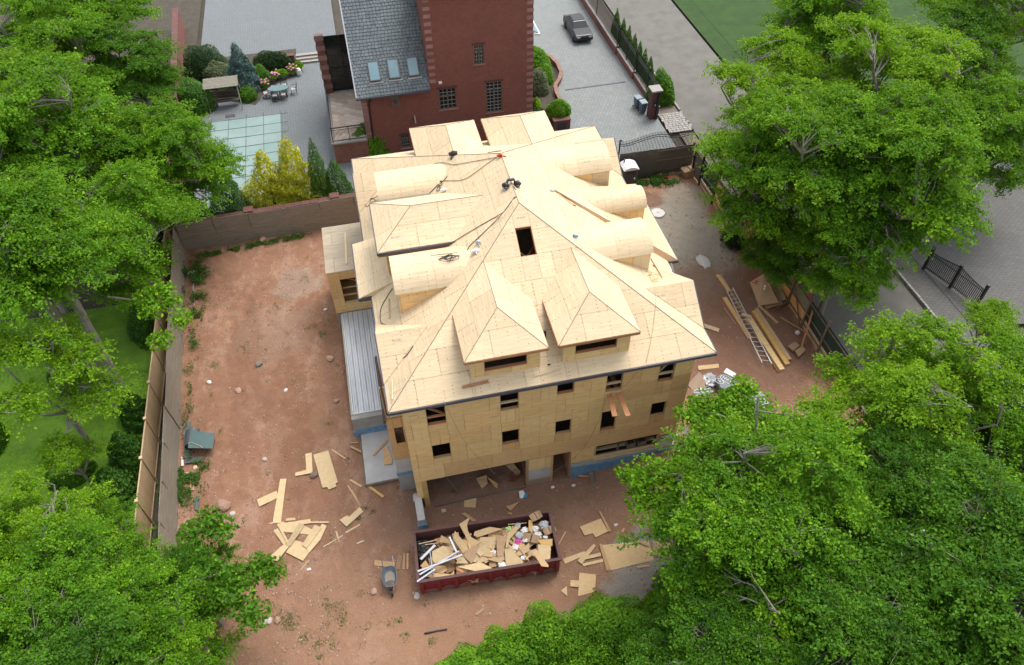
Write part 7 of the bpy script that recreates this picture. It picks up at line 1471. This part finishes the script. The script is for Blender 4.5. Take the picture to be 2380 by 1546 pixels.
# tubs on the ledge in the long opening
for lb2, x in (('left grey mortar tub standing in the long low opening', 10.95), ('right grey mortar tub standing in the long low opening', 11.55)): 
    t = thing('mortar_tub', lb2, 'tub', (x, 21.35, 1.62)); c_ = (x, 21.35, 1.62)
    for dx_, dy_, sx, sy in ((-.22, 0, .04, .5), (.22, 0, .04, .5), (0, -.24, .4, .04), (0, .24, .4, .04)): MB().box((c_[0] + dx_, c_[1] + dy_, c_[2] + .2), (sx, sy, .38)).build('side', old_wood, t)
    MB().box((c_[0], c_[1], c_[2] + .03), (.42, .46, .04)).build('bottom', old_wood, t)
# planks out of the second-floor opening
for lb2, a, b in (('left of the two orange planks sticking out of the tall second-floor opening', (9.31,21.40,6.84), (9.05,19.60,7.05)), ('right of the two orange planks sticking out of the tall second-floor opening', (9.72,21.40,6.85), (9.72,19.60,6.86))):
    a, b = Vector(a), Vector(b); d = (b - a).normalized(); tag(MB().bar(a - d * 1.2, b, .24, .05).build('plank', lumber_red), lb2, 'plank')
# red barrier by the street
bar_ = thing('barrier', 'dark red plastic barrier with pale rail standing on the street behind the site fence', 'barrier', (27.18,31.57,0.00)); MB().slab([(26.08,30.59,0.90), (27.59,31.71,0.90), (27.81,31.77,0.10), (26.63,30.55,0.10)], (-1, -.5, 0), .05).build('panel', M('red_barrier', (.30, .03, .03), (.22, .025, .025), 3, .6), bar_); MB().bar((25.97,31.17,1.00), (27.59,31.45,1.00), .05, .05).build('rail', lumber_pale, bar_); MB().slab([(25.35,31.30,1.90), (26.39,31.88,1.90), (26.61,31.60,0.10), (26.36,32.41,0.10)], (-1, -.4, 0), .03).build('black_panel', black, bar_)
# silt fence sliver at the very bottom
tag(MB().bar((-1.28,14.43,0.05), (-0.21,14.38,0.05), .04, .14).build('silt_fence', black), 'low black silt fence at the bottom edge of the dirt by the bushes', 'silt fence')

# ================= THINGS ON THE ROOF
def cord(label, pts, r=.016, mat=cord_black, up=.04, name='cord', cat='cord', smoothn=6):
    pts = [Vector(p) + Vector((0, -.35 * 0, up)) for p in pts]; out = []
    P = [pts[0]] + pts + [pts[-1]]
    for i in range(1, len(P) - 2):
        for k in range(smoothn):
            t = k / smoothn; a, b, c, d = P[i - 1], P[i], P[i + 1], P[i + 2]; out.append(.5 * ((2 * b) + (c - a) * t + (2 * a - 5 * b + 4 * c - d) * t * t + (3 * b - a - 3 * c + d) * t ** 3))
    out.append(P[-2]); return tag(MB().tube(out, r, 5).build(name, mat), label, cat)
cord('dark red rope running from the ridge anchor down the left roof slope', [(6.36,32.27,13.18), (5.40,32.96,12.64), (4.38,33.71,12.07), (4.14,33.96,11.93), (3.93,34.29,11.82), (3.67,34.61,11.67), (3.36,34.85,11.50)], .014, M('dark_red_rope', (.12, .04, .03), None, 4, .7), name='rope', cat='rope')
cord('brown rope hanging in a long curve from the ridge anchor to the cord bundle', [(6.27,32.32,13.13), (5.76,32.29,12.84), (4.86,32.16,12.34), (4.50,32.24,12.13), (4.22,32.42,11.98), (3.83,32.81,11.76), (3.52,33.11,11.59)], .014, M('brown_rope', (.11, .06, .04), None, 4, .7), name='rope', cat='rope')
cord('bundle of looped black cord above the left barrel dormer', [(3.80,33.24,11.75), (3.51,33.08,11.58), (3.31,33.28,11.47), (3.22,33.12,11.42), (3.30,32.75,11.46), (3.25,32.60,11.44), (3.14,32.58,11.38), (3.12,32.73,11.36), (3.27,32.90,11.45), (3.43,32.87,11.53), (3.45,33.15,11.55), (3.32,33.19,11.48), (3.08,32.98,11.34), (2.68,32.79,11.12)], .018)
cord('second strand of black cord beside the looped bundle', [(3.50,33.07,11.58), (3.19,32.99,11.40), (2.90,32.86,11.24), (2.73,32.78,11.15)], .014)
cord('thin dark cord running straight down the left eave of the roof', [(-0.21,37.49,9.50), (-0.26,36.71,9.47), (-0.32,35.75,9.44), (-0.38,35.12,9.40)], .014); cord('loop of black cord hanging at the corner of the big left dormer', [(0.04,35.24,9.64), (-0.23,35.29,9.48), (-0.56,35.50,9.30), (-0.71,35.34,9.22), (-0.62,34.89,9.27), (-0.40,35.03,9.39), (-0.07,34.92,9.58), (-0.30,35.30,9.45), (-0.63,35.52,9.27)], .014)
cord('long black cord from the roof apex down past the big left dormer', [(6.46,28.57,13.41), (6.30,28.51,13.38), (5.77,28.04,13.11), (5.38,28.29,12.63), (4.58,28.34,12.18), (3.41,28.34,11.53), (2.94,28.31,11.26)], .018); cord('second long black cord from the roof apex down to the tangled coil', [(6.46,28.57,13.41), (6.21,28.44,13.33), (5.72,28.01,13.09), (5.21,27.99,12.53), (4.36,27.63,12.06), (3.90,27.45,11.80), (3.72,27.28,11.70), (3.31,27.53,11.47)], .018)
top_b = lambda p: (p[0], p[1], 11.72)
def coil(label, c, rx, ry, turns, seed, mat, r=.014, h=.02, n=90):
    rn = np.random.default_rng(seed); a = np.linspace(0, turns * 2 * math.pi, n); ph = rn.uniform(0, 6, 4)
    pts_ = [(c[0] + rx * (math.cos(t) * (.6 + .4 * math.sin(t * .37 + ph[0])) + .25 * math.sin(t * 1.7 + ph[1])), c[1] + ry * (math.sin(t) * (.6 + .4 * math.sin(t * .53 + ph[2]))), c[2] + h + .02 * math.sin(t * .9)) for t in a]; return tag(MB().tube(pts_, r, 5).build('cord', mat), label, 'cord')
pc1 = (2.82,26.92,11.78); coil('tangled coil of black cord on top of the lower left barrel dormer', pc1, .42, .26, 6, 2, cord_black); cord('flat loop of black cord left of the tangled coil', [(3.27,27.18,11.78), (2.41,27.24,11.78), (1.94,27.26,11.76), (1.75,27.18,11.74), (1.90,27.06,11.72), (2.20,27.12,11.77), (2.67,27.07,11.78)], .013, up=.0)
coil('tangle of yellow-green air hose on the right roof slope beside the lower barrel dormer', (12.30,25.24,9.90), .65, .45, 4, 5, M('yellow_green_hose', (.40, .42, .14), None, 4, .5), .012, .12)
cord('thin green line running down the roof from the yellow-green hose', [(12.02,23.98,10.83), (11.98,23.65,10.65), (11.82,23.01,10.29), (11.41,22.05,9.75), (11.06,21.36,9.37), (10.73,20.78,9.04)], .008, M('green_line', (.22, .26, .10), None, 4, .6), .03)
cord('black cord snaking over the lower left roof corner', [(-0.02,27.73,9.60), (-0.42,27.31,9.38), (-0.73,26.87,9.20), (-0.84,26.20,9.15), (-0.72,25.80,9.21), (-0.08,25.10,9.57), (0.11,24.81,9.67), (0.05,24.29,9.64), (-0.15,23.74,9.53), (-0.20,23.37,9.51), (-0.04,23.15,9.59), (0.22,23.27,9.74), (0.46,23.50,9.87)], .018)
cord('thin straight line from the roof seam down over the front eave and wall, left', [(0.10,24.78,9.67), (1.35,20.71,9.01), (1.40,20.60,8.89), (1.78,20.40,7.29), (2.25,20.20,5.79), (3.05,20.00,4.16), (3.36,19.90,3.66)], .007, M('grey_line', (.20, .17, .13), None, 4, .7), .02, smoothn=2)
cord('thin line hanging from a lower window to the garage pier', [(4.80,20.90,4.48), (4.91,20.90,3.05), (5.10,20.90,1.56)], .007, M('grey_line', (.20, .17, .13), None, 4, .7), .0, smoothn=2)
cord('thin line hanging from the right part of the front wall to the door', [(10.45,20.85,8.46), (9.91,20.85,7.56), (9.10,20.85,6.87), (8.84,20.85,5.36), (8.50,20.85,3.89), (8.15,20.85,2.92), (7.40,20.70,2.09), (6.50,20.60,1.62)], .008, M('grey_line', (.20, .17, .13), None, 4, .7), 0, smoothn=3)
# pair of boots-like black knee pads / gloves on the ridge
hp = thing('tool_bags', 'pair of black padded tool pouches joined by a belt lying over the roof ridge', 'tool belt', (6.4, 29.8, 13.2))
k1, k2, k3 = (Vector((6.21,29.83,13.09)), Vector((6.79,29.81,13.12)), Vector((6.49,29.93,13.25))); 
for c in (k1, k2): MB().tube([c + Vector((-.14, .08, .12)), c + Vector((0, 0, .16)), c + Vector((.12, -.1, .1))], [.10, .17, .11], 12).build('pouch', black, hp, smooth=True); MB().lathe(tuple(c + Vector((0, -.13, .06))), [(.001, 0), (.09, .02), (.08, .1), (.001, .12)], 10).build('pocket', grey_plastic, hp)
MB().tube([k1 + Vector((.05, .1, .2)), k3 + Vector((-.12, .05, .18)), k3 + Vector((.15, .02, .2)), k2 + Vector((-.1, .1, .2))], [.05, .075, .075, .05], 8).build('belt', grey_plastic, hp, smooth=True); MB().bar((6.54,29.64,13.26), (6.61,29.37,13.22), .06, .05).build('strap', cord_black, hp)
def tool(label, c, mat1, mat2, s=.16, seed=0, tail=None, name='power_tool', cat='tool'):
    t = thing(name, label, cat, tuple(c)); c = Vector(c); MB().tube([c + Vector((-s, 0, .08)), c + Vector((0, .02, .12)), c + Vector((s * .8, 0, .1))], [s * .35, s * .55, s * .4], 10).build('body', mat1, t); MB().lathe(tuple(c + Vector((s * .3, s * .2, .02))), [(.001, 0), (s * .5, .02), (s * .45, .12), (.001, .15)], 10).build('motor', mat2, t)
    if tail: MB().tube([c + Vector((0, 0, .08)), Vector(tail) + Vector((0, 0, .05))], [s * .25, s * .15], 8).build('handle', mat1, t)
tool('dark red and black power tool lying at the foot of the left rear dormer', (4.39,34.62,12.07), black, M('dark_red_plastic', (.10, .015, .02), None, 3, .4), .26, 0, (4.18,34.34,11.96)); tool('small grey and black tool lying above the big left dormer', (3.46,32.29,11.55), white, black, .18, 1); tool('white and black nail gun lying above the tangled cord coil', (4.08,26.85,11.90), white, black, .2, 2, (4.12,26.67,11.92))
tool('silver hose fitting lying on the roof above the nail gun', (4.30,27.31,12.02), steel, white, .14, 3, (4.32,27.04,12.04), 'hose_fitting', 'fitting'); tool('red clamp fixed at the roof ridge where the ropes meet', (6.44,32.22,13.22), red_plastic, red_plastic, .16, 4, (6.77,32.28,13.13), 'clamp', 'clamp')
tag(MB().tube([tuple(Vector(p) + Vector((0, 0, .08))) for p in ((8.82,26.79,12.00), (9.05,26.79,11.90))], .06, 12).build('drink_can', mat_blue), 'blue and white can lying at the inner end of the lower right barrel dormer', 'can')
for lb2, a, b, m1, w_ in [('pink board lying flat near the left end of the front eave', (2.27,21.13,9.24), (3.45,21.18,9.27), lumber_red, .14), ('pale batten lying near the front eave between the two front dormers', (5.48,21.05,9.20), (6.78,21.15,9.25), lumber_pale, .05), ('upright pale batten near the front left roof corner', (-0.71,22.29,9.22), (-0.84,21.24,9.14), lumber_pale, .05), ('orange batten on the left roof corner beside the black cord', (-0.27,27.19,9.46), (-0.39,25.92,9.40), lumber, .06), ('thin batten on the right roof slope beside the hose tangle', (13.07,26.86,9.60), (13.17,25.48,9.55), lumber, .05), ('grey flashing strip at the notch of the right eave', (14.53,27.89,8.79), (14.11,26.22,9.02), win_frame, .12), ('small grey metal square near the ridge of the right front dormer', (8.87,24.37,11.05), (9.07,24.28,11.01), steel, .06), ('orange measuring tape stretched along the cheek board on the right slope', (8.96,30.43,11.91), (9.70,29.65,11.49), M('orange_tape', (.62, .27, .03), None, 3, .5), .02), ('grey wedge tool at the top of the orange measuring tape', (8.64,30.35,12.08), (9.07,30.64,11.84), concrete, .12), ('red marker at the lower end of the orange measuring tape', (9.67,29.66,11.51), (9.80,29.65,11.43), red_plastic, .05), ('small red object on the right slope near the yellow-green hose', (12.98,26.32,9.65), (13.09,26.27,9.59), red_plastic, .07)]:
    a, b = Vector(a) + Vector((0, 0, .05)), Vector(b) + Vector((0, 0, .05)); tag(MB().bar(a, b, w_, .03, (0, -.4, 1) if a.x < 12 else (.4, 0, 1)).build('board' if m1 in (lumber, lumber_red, lumber_pale) else 'tool_piece', m1), lb2, 'board' if m1 in (lumber, lumber_red, lumber_pale) else 'tool')
p_ = Vector((6.37,22.50,10.01)); tag(MB().tube([p_ + Vector((0, 0, -.1)), p_ + Vector((0, 0, .55))], .065, 14).build('vent_pipe', black), 'black vent pipe standing between the two front dormers', 'pipe')
p_ = Vector((6.30,21.45,9.42)); d_ = MB().lathe(tuple(p_), [(.001, 0), (.085, 0), (.085, .004), (.001, .006)], 20).build('pipe_hole', black, roof)
tag(MB().bar((14.06,26.66,9.05), (14.09,26.01,9.03), .05, .05).build('bracket', white), 'white bracket hanging at the notch of the right eave', 'bracket')
# equipment glimpsed under the right eave
tag(MB().box((14.3, 22.0, .5), (.7, .5, .6), .3).build('equipment_case', fascia), 'dark blue equipment case tucked beside the right wall under the eave', 'case')

# ================= VEGETATION
shrub('golden_conifer', 'yellow-tipped golden conifer by the pool, left of the pair', (-7.5, 48.5, 0), 1.95, 1.5, 5.2, leaf_gold, 6500, .19, 3, 'needle', 'tree', 'cone', lump=.6)
shrub('golden_conifer', 'yellow-tipped golden conifer by the pool, right of the pair', (-5.6, 48.7, 0), 1.95, 1.5, 6.0, leaf_gold, 7000, .19, 8, 'needle', 'tree', 'cone', lump=.6)
shrub('thuja', 'tall narrow green thuja between the golden conifers and the house', (-3.9, 48.4, 0), 1.0, .95, 5.8, leaf_thuja, 9000, .10, 5, 'needle', 'tree', 'cone', lump=.2)
shrub('thuja', 'short round-based green thuja touching the new roof edge', (-2.7, 48.2, 0), 1.35, 1.1, 3.9, leaf_thuja, 8000, .10, 6, 'needle', 'tree', 'cone', lump=.15)
shrub('thuja', 'broad green thuja left of the golden conifers, over the pool corner', (-10.6, 48.3, 0), 1.6, 1.4, 5.0, leaf_thuja, 12000, .11, 7, 'needle', 'tree', 'cone', lump=.2)
shrub('thuja', 'dark green thuja in the corner of the brick walls', (-13.0, 48.2, 0), 1.1, 1.2, 2.6, leaf_thuja, 8000, .10, 9, 'needle', 'tree', 'cone', lump=.2)
shrub('weeping_spruce', 'weeping blue spruce behind the garden swing', (-9.8, 66.6, 0), 1.5, 1.2, 4.6, leaf_blue, 9000, .22, 10, 'needle', 'tree', 'cone', lump=.25, droop=.5)
shrub('round_shrub', 'clipped rounded green shrub by the top of the long brick wall', (-14.0, 64.2, 0), 1.7, 1.6, 2.6, leaf_thuja, 9000, .12, 11, 'maple', lump=.08)
shrub('dark_shrub', 'dark evergreen shrub at the top left of the patio', (-13.4, 70.0, 0), 1.9, 1.7, 2.6, leaf_dark, 8000, .13, 12)
shrub('grey_shrub', 'grey-green variegated shrub left of the blue spruce', (-11.9, 68.2, 0), 1.5, 1.3, 1.8, leaf_grey, 5000, .12, 13)
shrub('olive_shrub', 'small olive-green shrub in front of the grey-green one', (-11.4, 66.4, 0), .9, .8, 1.1, leaf_grey, 3500, .1, 14)
shrub('green_shrub', 'deep green shrub right of the blue spruce', (-8.5, 67.3, 0), 1.0, 1.0, 1.5, leaf_deep, 5000, .11, 15)
shrub('low_shrub', 'low dark shrub at the patio edge below the blue spruce', (-9.6, 65.0, 0), .8, .9, 1.0, leaf_deep, 3500, .1, 16)
shrub('hedge_shrub', 'dark green shrub along the top of the patio beside the steps', (-7.4, 69.6, 0), 1.8, .9, 1.6, leaf_dark, 6000, .12, 17)
shrub('laurel', 'bright glossy green shrub in front of the brick house near the new roof', (0.22,54.22,0.00), 1.7, 1.2, 2.1, leaf_hedge, 4500, .17, 18, 'maple', lump=.3)
shrub('boxwood', 'bright green ball-shaped shrub on the square brick planter', (16.0, 54.6, .9), .95, .8, 1.3, leaf_hedge, 5000, .10, 19, lump=.2)
shrub('palm_like_shrub', 'feathery dark green shrub at the top of the driveway planting bed', (15.9, 63.2, 0), 1.7, 1.8, 2.4, leaf_maple, 6000, .26, 20, 'needle')
shrub('grey_shrub', 'grey-green bushy shrub in the bed beside the brick house', (15.3, 60.2, 0), 1.3, 1.2, 1.9, leaf_grey, 5000, .12, 21)
shrub('fern_shrub', 'light green fern-like shrub beside the curved bed wall', (16.5, 61.8, 0), .95, 1.2, 1.5, leaf_hedge, 4500, .16, 22, 'needle')
shrub('low_plant', 'small yellowish upright plant in the narrow bed by the brick house', (14.9, 57.4, 0), .3, .9, .7, leaf_lime, 1500, .1, 23)
shrub('dark_ground_plant', 'dark low plants filling the shaded bed corner', (14.6, 55.8, 0), .9, 1.3, .5, leaf_dark, 3500, .1, 24)
for i, y in enumerate((58.6, 60.0, 61.4, 62.8, 64.4, 66.0, 68)): shrub('thuja', 'narrow green thuja behind the iron fence, ' + ['nearest the pillar', 'second from the pillar', 'third from the pillar', 'fourth from the pillar', 'fifth from the pillar', 'sixth from the pillar', 'farthest one'][i], (25.35, y, 0), .55, .6, 2.9, leaf_thuja, 3200, .11, 30 + i, 'needle', 'tree', 'cone', group='thujas behind the iron fence')
shrub('street_shrub', 'leafy shrub between the gate pillar and the street', (25.7, 56.3, 0), 1.15, 1.3, 2.3, leaf_deep, 5500, .14, 40, lump=.3)
# dark hedge on the far side of the vinyl fence
yh = 17.0; k = 0
names_ = ['first', 'second', 'third', 'fourth', 'fifth', 'sixth', 'seventh', 'eighth', 'ninth', 'tenth', 'eleventh', 'twelfth', 'thirteenth', 'fourteenth', 'fifteenth', 'sixteenth']
for k, (x, y, r, h) in enumerate([(-15.8, 45.0, 1.2, 3.6), (-15.9, 47.5, 1.4, 4.2), (-16.2, 50, 1.4, 4.4), (-16.6, 52.6, 1.5, 4.6), (-17.0, 62, 1.7, 4.4), (-17.3, 65.5, 1.7, 4.6), (-17.4, 69, 1.7, 4.4), (-15.9, 42.4, 1.2, 3.6), (-15.7, 39.8, 1.1, 3.2), (-15.7, 37.2, 1.1, 2.8), (-15.6, 30.5, 1.0, 2.4), (-15.7, 27.6, 1.2, 2.6), (-16.3, 25.6, 1.3, 2.2), (-17.2, 57.5, 1.6, 4.6)]):
    shrub('hedge_conifer', 'dark hedge conifer along the left fences, %s counting from the wall corner outward' % names_[k], (x, y, 0), r, r * 1.05, h, leaf_thuja if (k % 3 == 0 or k > 6) else leaf_dark, 6500, .15, 50 + k, 'needle' if k % 2 else 'maple', 'tree', 'cone', group='hedge conifers along the left fences', lump=.2)
weeds('ivy', 'dark ivy filling the narrow gap between the two left fences', [(-13.75, 16 + i * .8, .22, .8, 260) for i in range(34)], leaf_ivy, .10, seed=12, hgt=.6)
shrub('lawn_shrub', 'dark round shrub on the bright lawn beside the leaning trunks', (-20.0, 34.8, 0), 1.3, 1.1, 1.0, leaf_deep, 4500, .12, 70); shrub('lawn_shrub', 'round shrub on the lawn below the leaning trunks', (-18.9, 27.4, 0), 1.2, 1.0, 1.0, leaf_deep, 4500, .12, 71)
shrub('lawn_shrub', 'dark green shrub on the lawn at the left edge', (-24.0, 30.6, 0), 1.3, 1.3, 1.1, leaf_deep, 4500, .12, 72); shrub('lawn_shrub', 'dark green shrub lower on the lawn at the left edge', (-22.0, 23.2, 0), 1.1, 1.2, 1.1, leaf_deep, 4500, .12, 73); shrub('lawn_shrub', 'leafy light shrub by the vinyl fence on the lawn', (-16.0, 22.0, 0), 1.2, 1.5, 1.4, leaf_maple, 4500, .14, 74)
# bushes along the bottom edge
for i, (u, v, r, h, mm) in enumerate([(-.7, 10.9, 1.2, 1.5, 'h'), (.8, 11.0, 1.3, 1.8, 'h'), (2.3, 11.3, 1.25, 2.2, 'm'), (3.9, 11.6, 1.3, 2.6, 'm'), (5.4, 11.4, 1.2, 2.0, 'h'), (6.9, 11.6, 1.4, 2.8, 'h'), (8.4, 11.2, 1.3, 2.2, 'm'), (9.8, 11.6, 1.4, 2.4, 'm'), (11.2, 12.2, 1.5, 2.8, 'd'), (12.6, 12.9, 1.6, 3.0, 'm'), (-2.2, 10.0, 1.1, 1.2, 'h'), (.2, 9.3, 1.3, 1.4, 'm'), (3.0, 9.4, 1.5, 1.8, 'm'), (6.0, 9.3, 1.5, 1.8, 'm')]):
    shrub('front_bush', 'bright green bush in the row along the bottom edge, number %s from the left end' % names_[i] if False else ['low bright bush at the left tip of the bottom row', 'small pale green bush second in the bottom row', 'mid green pointed bush near the dumpster bottom', 'tall pointed green bush below the dumpster centre', 'yellow-green bush right of the tall pointed one', 'tall yellow-green bush by the dark gap near the triangular offcut', 'green bush right of the dark gap', 'green bush beside the rectangular plywood piece', 'dark bush under the large overhanging tree', 'mid green bush where the row meets the tree', 'low tuft left of the bottom row of bushes', 'bush in the front rank at the left of the bottom row', 'bush in the front rank at the middle of the bottom row', 'bush in the front rank at the right of the bottom row'][i], (u, v + .75, 0), r, r, h * 1.12, {'h': leaf_hedge, 'm': leaf_maple, 'd': leaf_deep}[mm], 9000, .095, 80 + i, 'maple', 'bush', 'dome' if i % 2 else 'dome', 'bushes along the bottom edge', .4)

# ---- big trees
def TR(*a, **k): return make_tree(*a, **k)
# prototypes, each standing where the photograph has such a tree; the others are copies turned and scaled
def at_crown(p, lean=(0, 0), k=.6): return (p[0] - lean[0] * k, p[1] - lean[1] * k, 0)
tA = TR('maple_tree', 'big bright green tree over the street, nearest the upper part of the site fence', at_crown((25.31,33.81,8.50)), 13.5, 5.2, leaf_maple, 101, .33, .34, 300, 300, .15, gap=.4, cr=1.05)
tB = TR('maple_tree', 'green tree whose leafy left branch reaches over the right front corner of the new house', at_crown((13.55,14.28,8.00)), 11.5, 4.9, leaf_maple, 102, .26, .34, 260, 290, .135, gap=.5, cr=.95)
tC = TR('dense_tree', 'dark green dense tree filling the lower right corner', at_crown((20.00,9.29,7.00)), 11.5, 4.8, leaf_deep, 103, .3, .3, 280, 290, .14, gap=.3, cr=1.0)
tD = TR('young_tree', 'thin lime-green tree with pale branches at the left edge above the lawn', at_crown((-17.88,28.79,8.00)), 10, 3.2, leaf_lime, 104, .16, .35, 90, 200, .135, gap=.6, cr=.85, barkm=bark)
tE = TR('leaning_tree', 'tall tree with a long bare trunk leaning left across the lawn by the vinyl fence', (-16.6, 31.4, 0), 14, 4.2, leaf_maple, 105, .30, .62, 190, 280, .15, lean=(-3.6, 4.2), gap=.4)
tF = TR('lime_tree', 'yellow-green topped tree at the upper right next to the street', at_crown((26.74,41.21,8.50)), 13, 4.9, leaf_lime, 106, .3, .38, 240, 290, .15, gap=.45, cr=1.05)
def cp(T, label, p, rz, s, lean=None):
    c = place_copy(T, label, (p[0], p[1], 0), rz, s); return c
cp(tA, 'very large bright tree in the middle of the upper right group', (29.83,32.06,8.50), 2.1, 1.05); cp(tF, 'yellow-green tree at the top edge right of the street', (34.47,40.13,9.00), 1.3, 1.1)
cp(tA, 'tree at the upper right edge over the shaded lawn', (40.25,36.00,9.00), 4.0, .8); cp(tC, 'dark tree at the top edge between the two yellow-green ones', (43.52,44.71,8.00), .7, 1.0)
cp(tB, 'green tree hanging over the street at the lower side of the upper right group', (26.74,29.29,8.00), 3.3, .7); cp(tC, 'dark small tree over the weeds behind the leaning steel door', (24.12,32.01,5.00), 1.3, .5); cp(tA, 'tree beyond the top edge above the street', (35.44,50.16,9.00), 1.0, 1.0); cp(tF, 'tree beyond the top right corner', (49.14,48.26,9.00), 2.7, 1.1)
cp(tF, 'bright tree with pale branches right of the street, below the black iron gate', (23.08,16.81,8.00), 2.5, (.84, .84, .9)); cp(tB, 'green tree at the right edge below the black iron gate', (27.01,16.41,8.00), 1.1, .85); cp(tD, 'tree with bleached branches right of the timber stack', (17.33,16.55,7.50), 4.4, .95); cp(tD, 'thin tree with light twigs at the right edge beside the gate', (32.40,22.69,7.50), .6, .6)
cp(tC, 'shaded tree in the middle of the lower right group', (20.49,13.40,7.00), 2.2, .85); cp(tB, 'bright tree in front of the dark tree at the lower right', (22.11,11.36,8.00), 5.2, .85); cp(tB, 'large green tree hanging over the dirt right of the dumpster', (13.04,11.27,7.00), 2.9, .9)
cp(tC, 'deep green tree at the bottom edge right of the bushes', (14.49,8.53,5.50), 4.0, .9); cp(tC, 'dark tree in the bottom right corner', (20.17,6.51,6.50), 1.4, 1.0); cp(tC, 'dark tree below the bottom edge under the large green tree', (9.51,8.67,4.50), .4, .7); cp(tC, 'deep green tree at the bottom between two larger ones', (17.42,7.83,6.00), 5.4, .85)
cp(tA, 'big tree at the upper left edge', (-19.42,46.35,9.00), 1.9, 1.1); cp(tA, 'big tree whose branches reach right over the brick wall to the pool patio', (-13.15,46.11,8.50), 3.2, .80); cp(tE, 'second leaning tree with bare trunk, more upright than its neighbour', (-16.1, 31.2, 0), -.5, .92)
cp(tC, 'dark tree at the far left behind the leaning trunks', (-21.25,40.70,8.00), 3.0, .8); cp(tB, 'tree with leafy branches between the upper left tree and the hedge', (-15.26,39.85,8.50), .3, .95); cp(tB, 'tree at the top left corner', (-22.70,59.25,8.50), 1.1, 1.15); cp(tC, 'dark tree at the top edge left of the long brick wall', (-16.74,60.81,8.00), 2.3, .85); cp(tA, 'tree beyond the top left corner', (-20.98,67.12,9.00), .2, 1.0)
cp(tF, 'yellow-green tree at the left edge above the lowest group', (-16.97,20.57,7.00), 4.8, .62); cp(tA, 'big green tree filling the lower left corner', (-15.25,16.50,7.00), .9, .68); cp(tD, 'thin lime-green tree beside the vinyl fence on the lawn', (-17.30,25.89,5.00), 2.4, .5); cp(tB, 'green tree at the bottom left below the vinyl fence', (-12.34,14.49,6.00), 1.9, .7)
cp(tC, 'dark green tree overhanging the lower left end of the plywood fence', (-10.54,17.04,5.50), .9, (.42, .42, .55)); cp(tC, 'dark tree beyond the bottom left corner', (-14.16,13.91,6.00), 5.0, .8)
cp(tB, 'light green tree on the lawn above the lower left corner', (-15.15,20.42,5.00), 4.1, .45)
# a leafy branch end crossing the fences half-way up the left side
def branch(label, pts, spots, mat, seed, r=.06, n=260):
    global RNG
    RNG = np.random.default_rng(seed); t = thing('leafy_branch', label, 'branch', tuple(pts[0])); MB().tube(pts, [r * (1 - .8 * i / (len(pts) - 1)) for i in range(len(pts))], 6).build('limb', bark, t)
    C = np.concatenate([np.array(s_) + unit(n) * (RNG.random((n, 1)) ** .5) * np.array([.75, .75, .4]) for s_ in spots]); k = len(C)
    leaf_mesh('leaves', C, unit(k) * .8 + np.array([0, 0, .7]), .17 * RNG.uniform(.6, 1.3, k), np.clip(RNG.normal(.6, .2, k), 0, 1), mat, t, origin=pts[0])
branch('leafy branch end crossing over both left fences half-way up the yard', [(-15.04,33.38,7.00), (-13.29,32.84,6.80), (-11.73,32.01,6.60)], [(-13.00,32.90,7.00), (-12.29,33.35,6.90), (-11.86,32.60,6.70), (-11.28,31.28,6.50), (-12.78,32.05,6.80), (-12.37,30.48,6.00)], leaf_maple, 5)
branch('long leafy branch reaching right over the offcuts at the bottom left', [(-10.68,16.49,5.50), (-8.97,16.73,5.40), (-7.60,16.71,5.20)], [(-9.84,17.08,5.50), (-8.97,16.63,5.40), (-8.29,16.33,5.30), (-7.60,16.71,5.20), (-7.09,16.48,5.10), (-9.32,15.89,5.30), (-8.30,15.33,5.20), (-7.83,14.75,5.00), (-10.37,17.75,5.60), (-10.24,18.75,5.60), (-9.72,19.26,5.60), (-9.12,18.81,5.40)], leaf_deep, 6)
branch('drooping leafy branch end hanging in front of the right end of the front wall', [(12.01,14.79,7.50), (10.57,15.97,7.20), (9.21,16.43,6.80)], [(8.85,16.56,6.90), (9.25,15.97,6.80), (9.95,16.35,7.00), (10.53,15.77,7.00), (11.28,16.25,7.20), (8.92,15.47,6.50), (9.75,15.06,6.50), (10.62,14.90,6.80), (11.50,15.22,7.00), (9.91,14.25,6.00), (10.78,14.09,6.30)], leaf_maple, 7)
branch('leafy branch end over the house corner at the foot of the tall right tree', [(14.36,17.12,8.00), (13.25,18.25,7.80), (12.48,18.74,7.40)], [(12.24,18.67,7.40), (13.00,19.04,7.50), (13.25,18.16,7.60), (14.30,18.76,7.80), (12.77,17.83,7.20), (13.62,17.58,7.60), (15.09,19.19,8.00)], leaf_maple, 8)
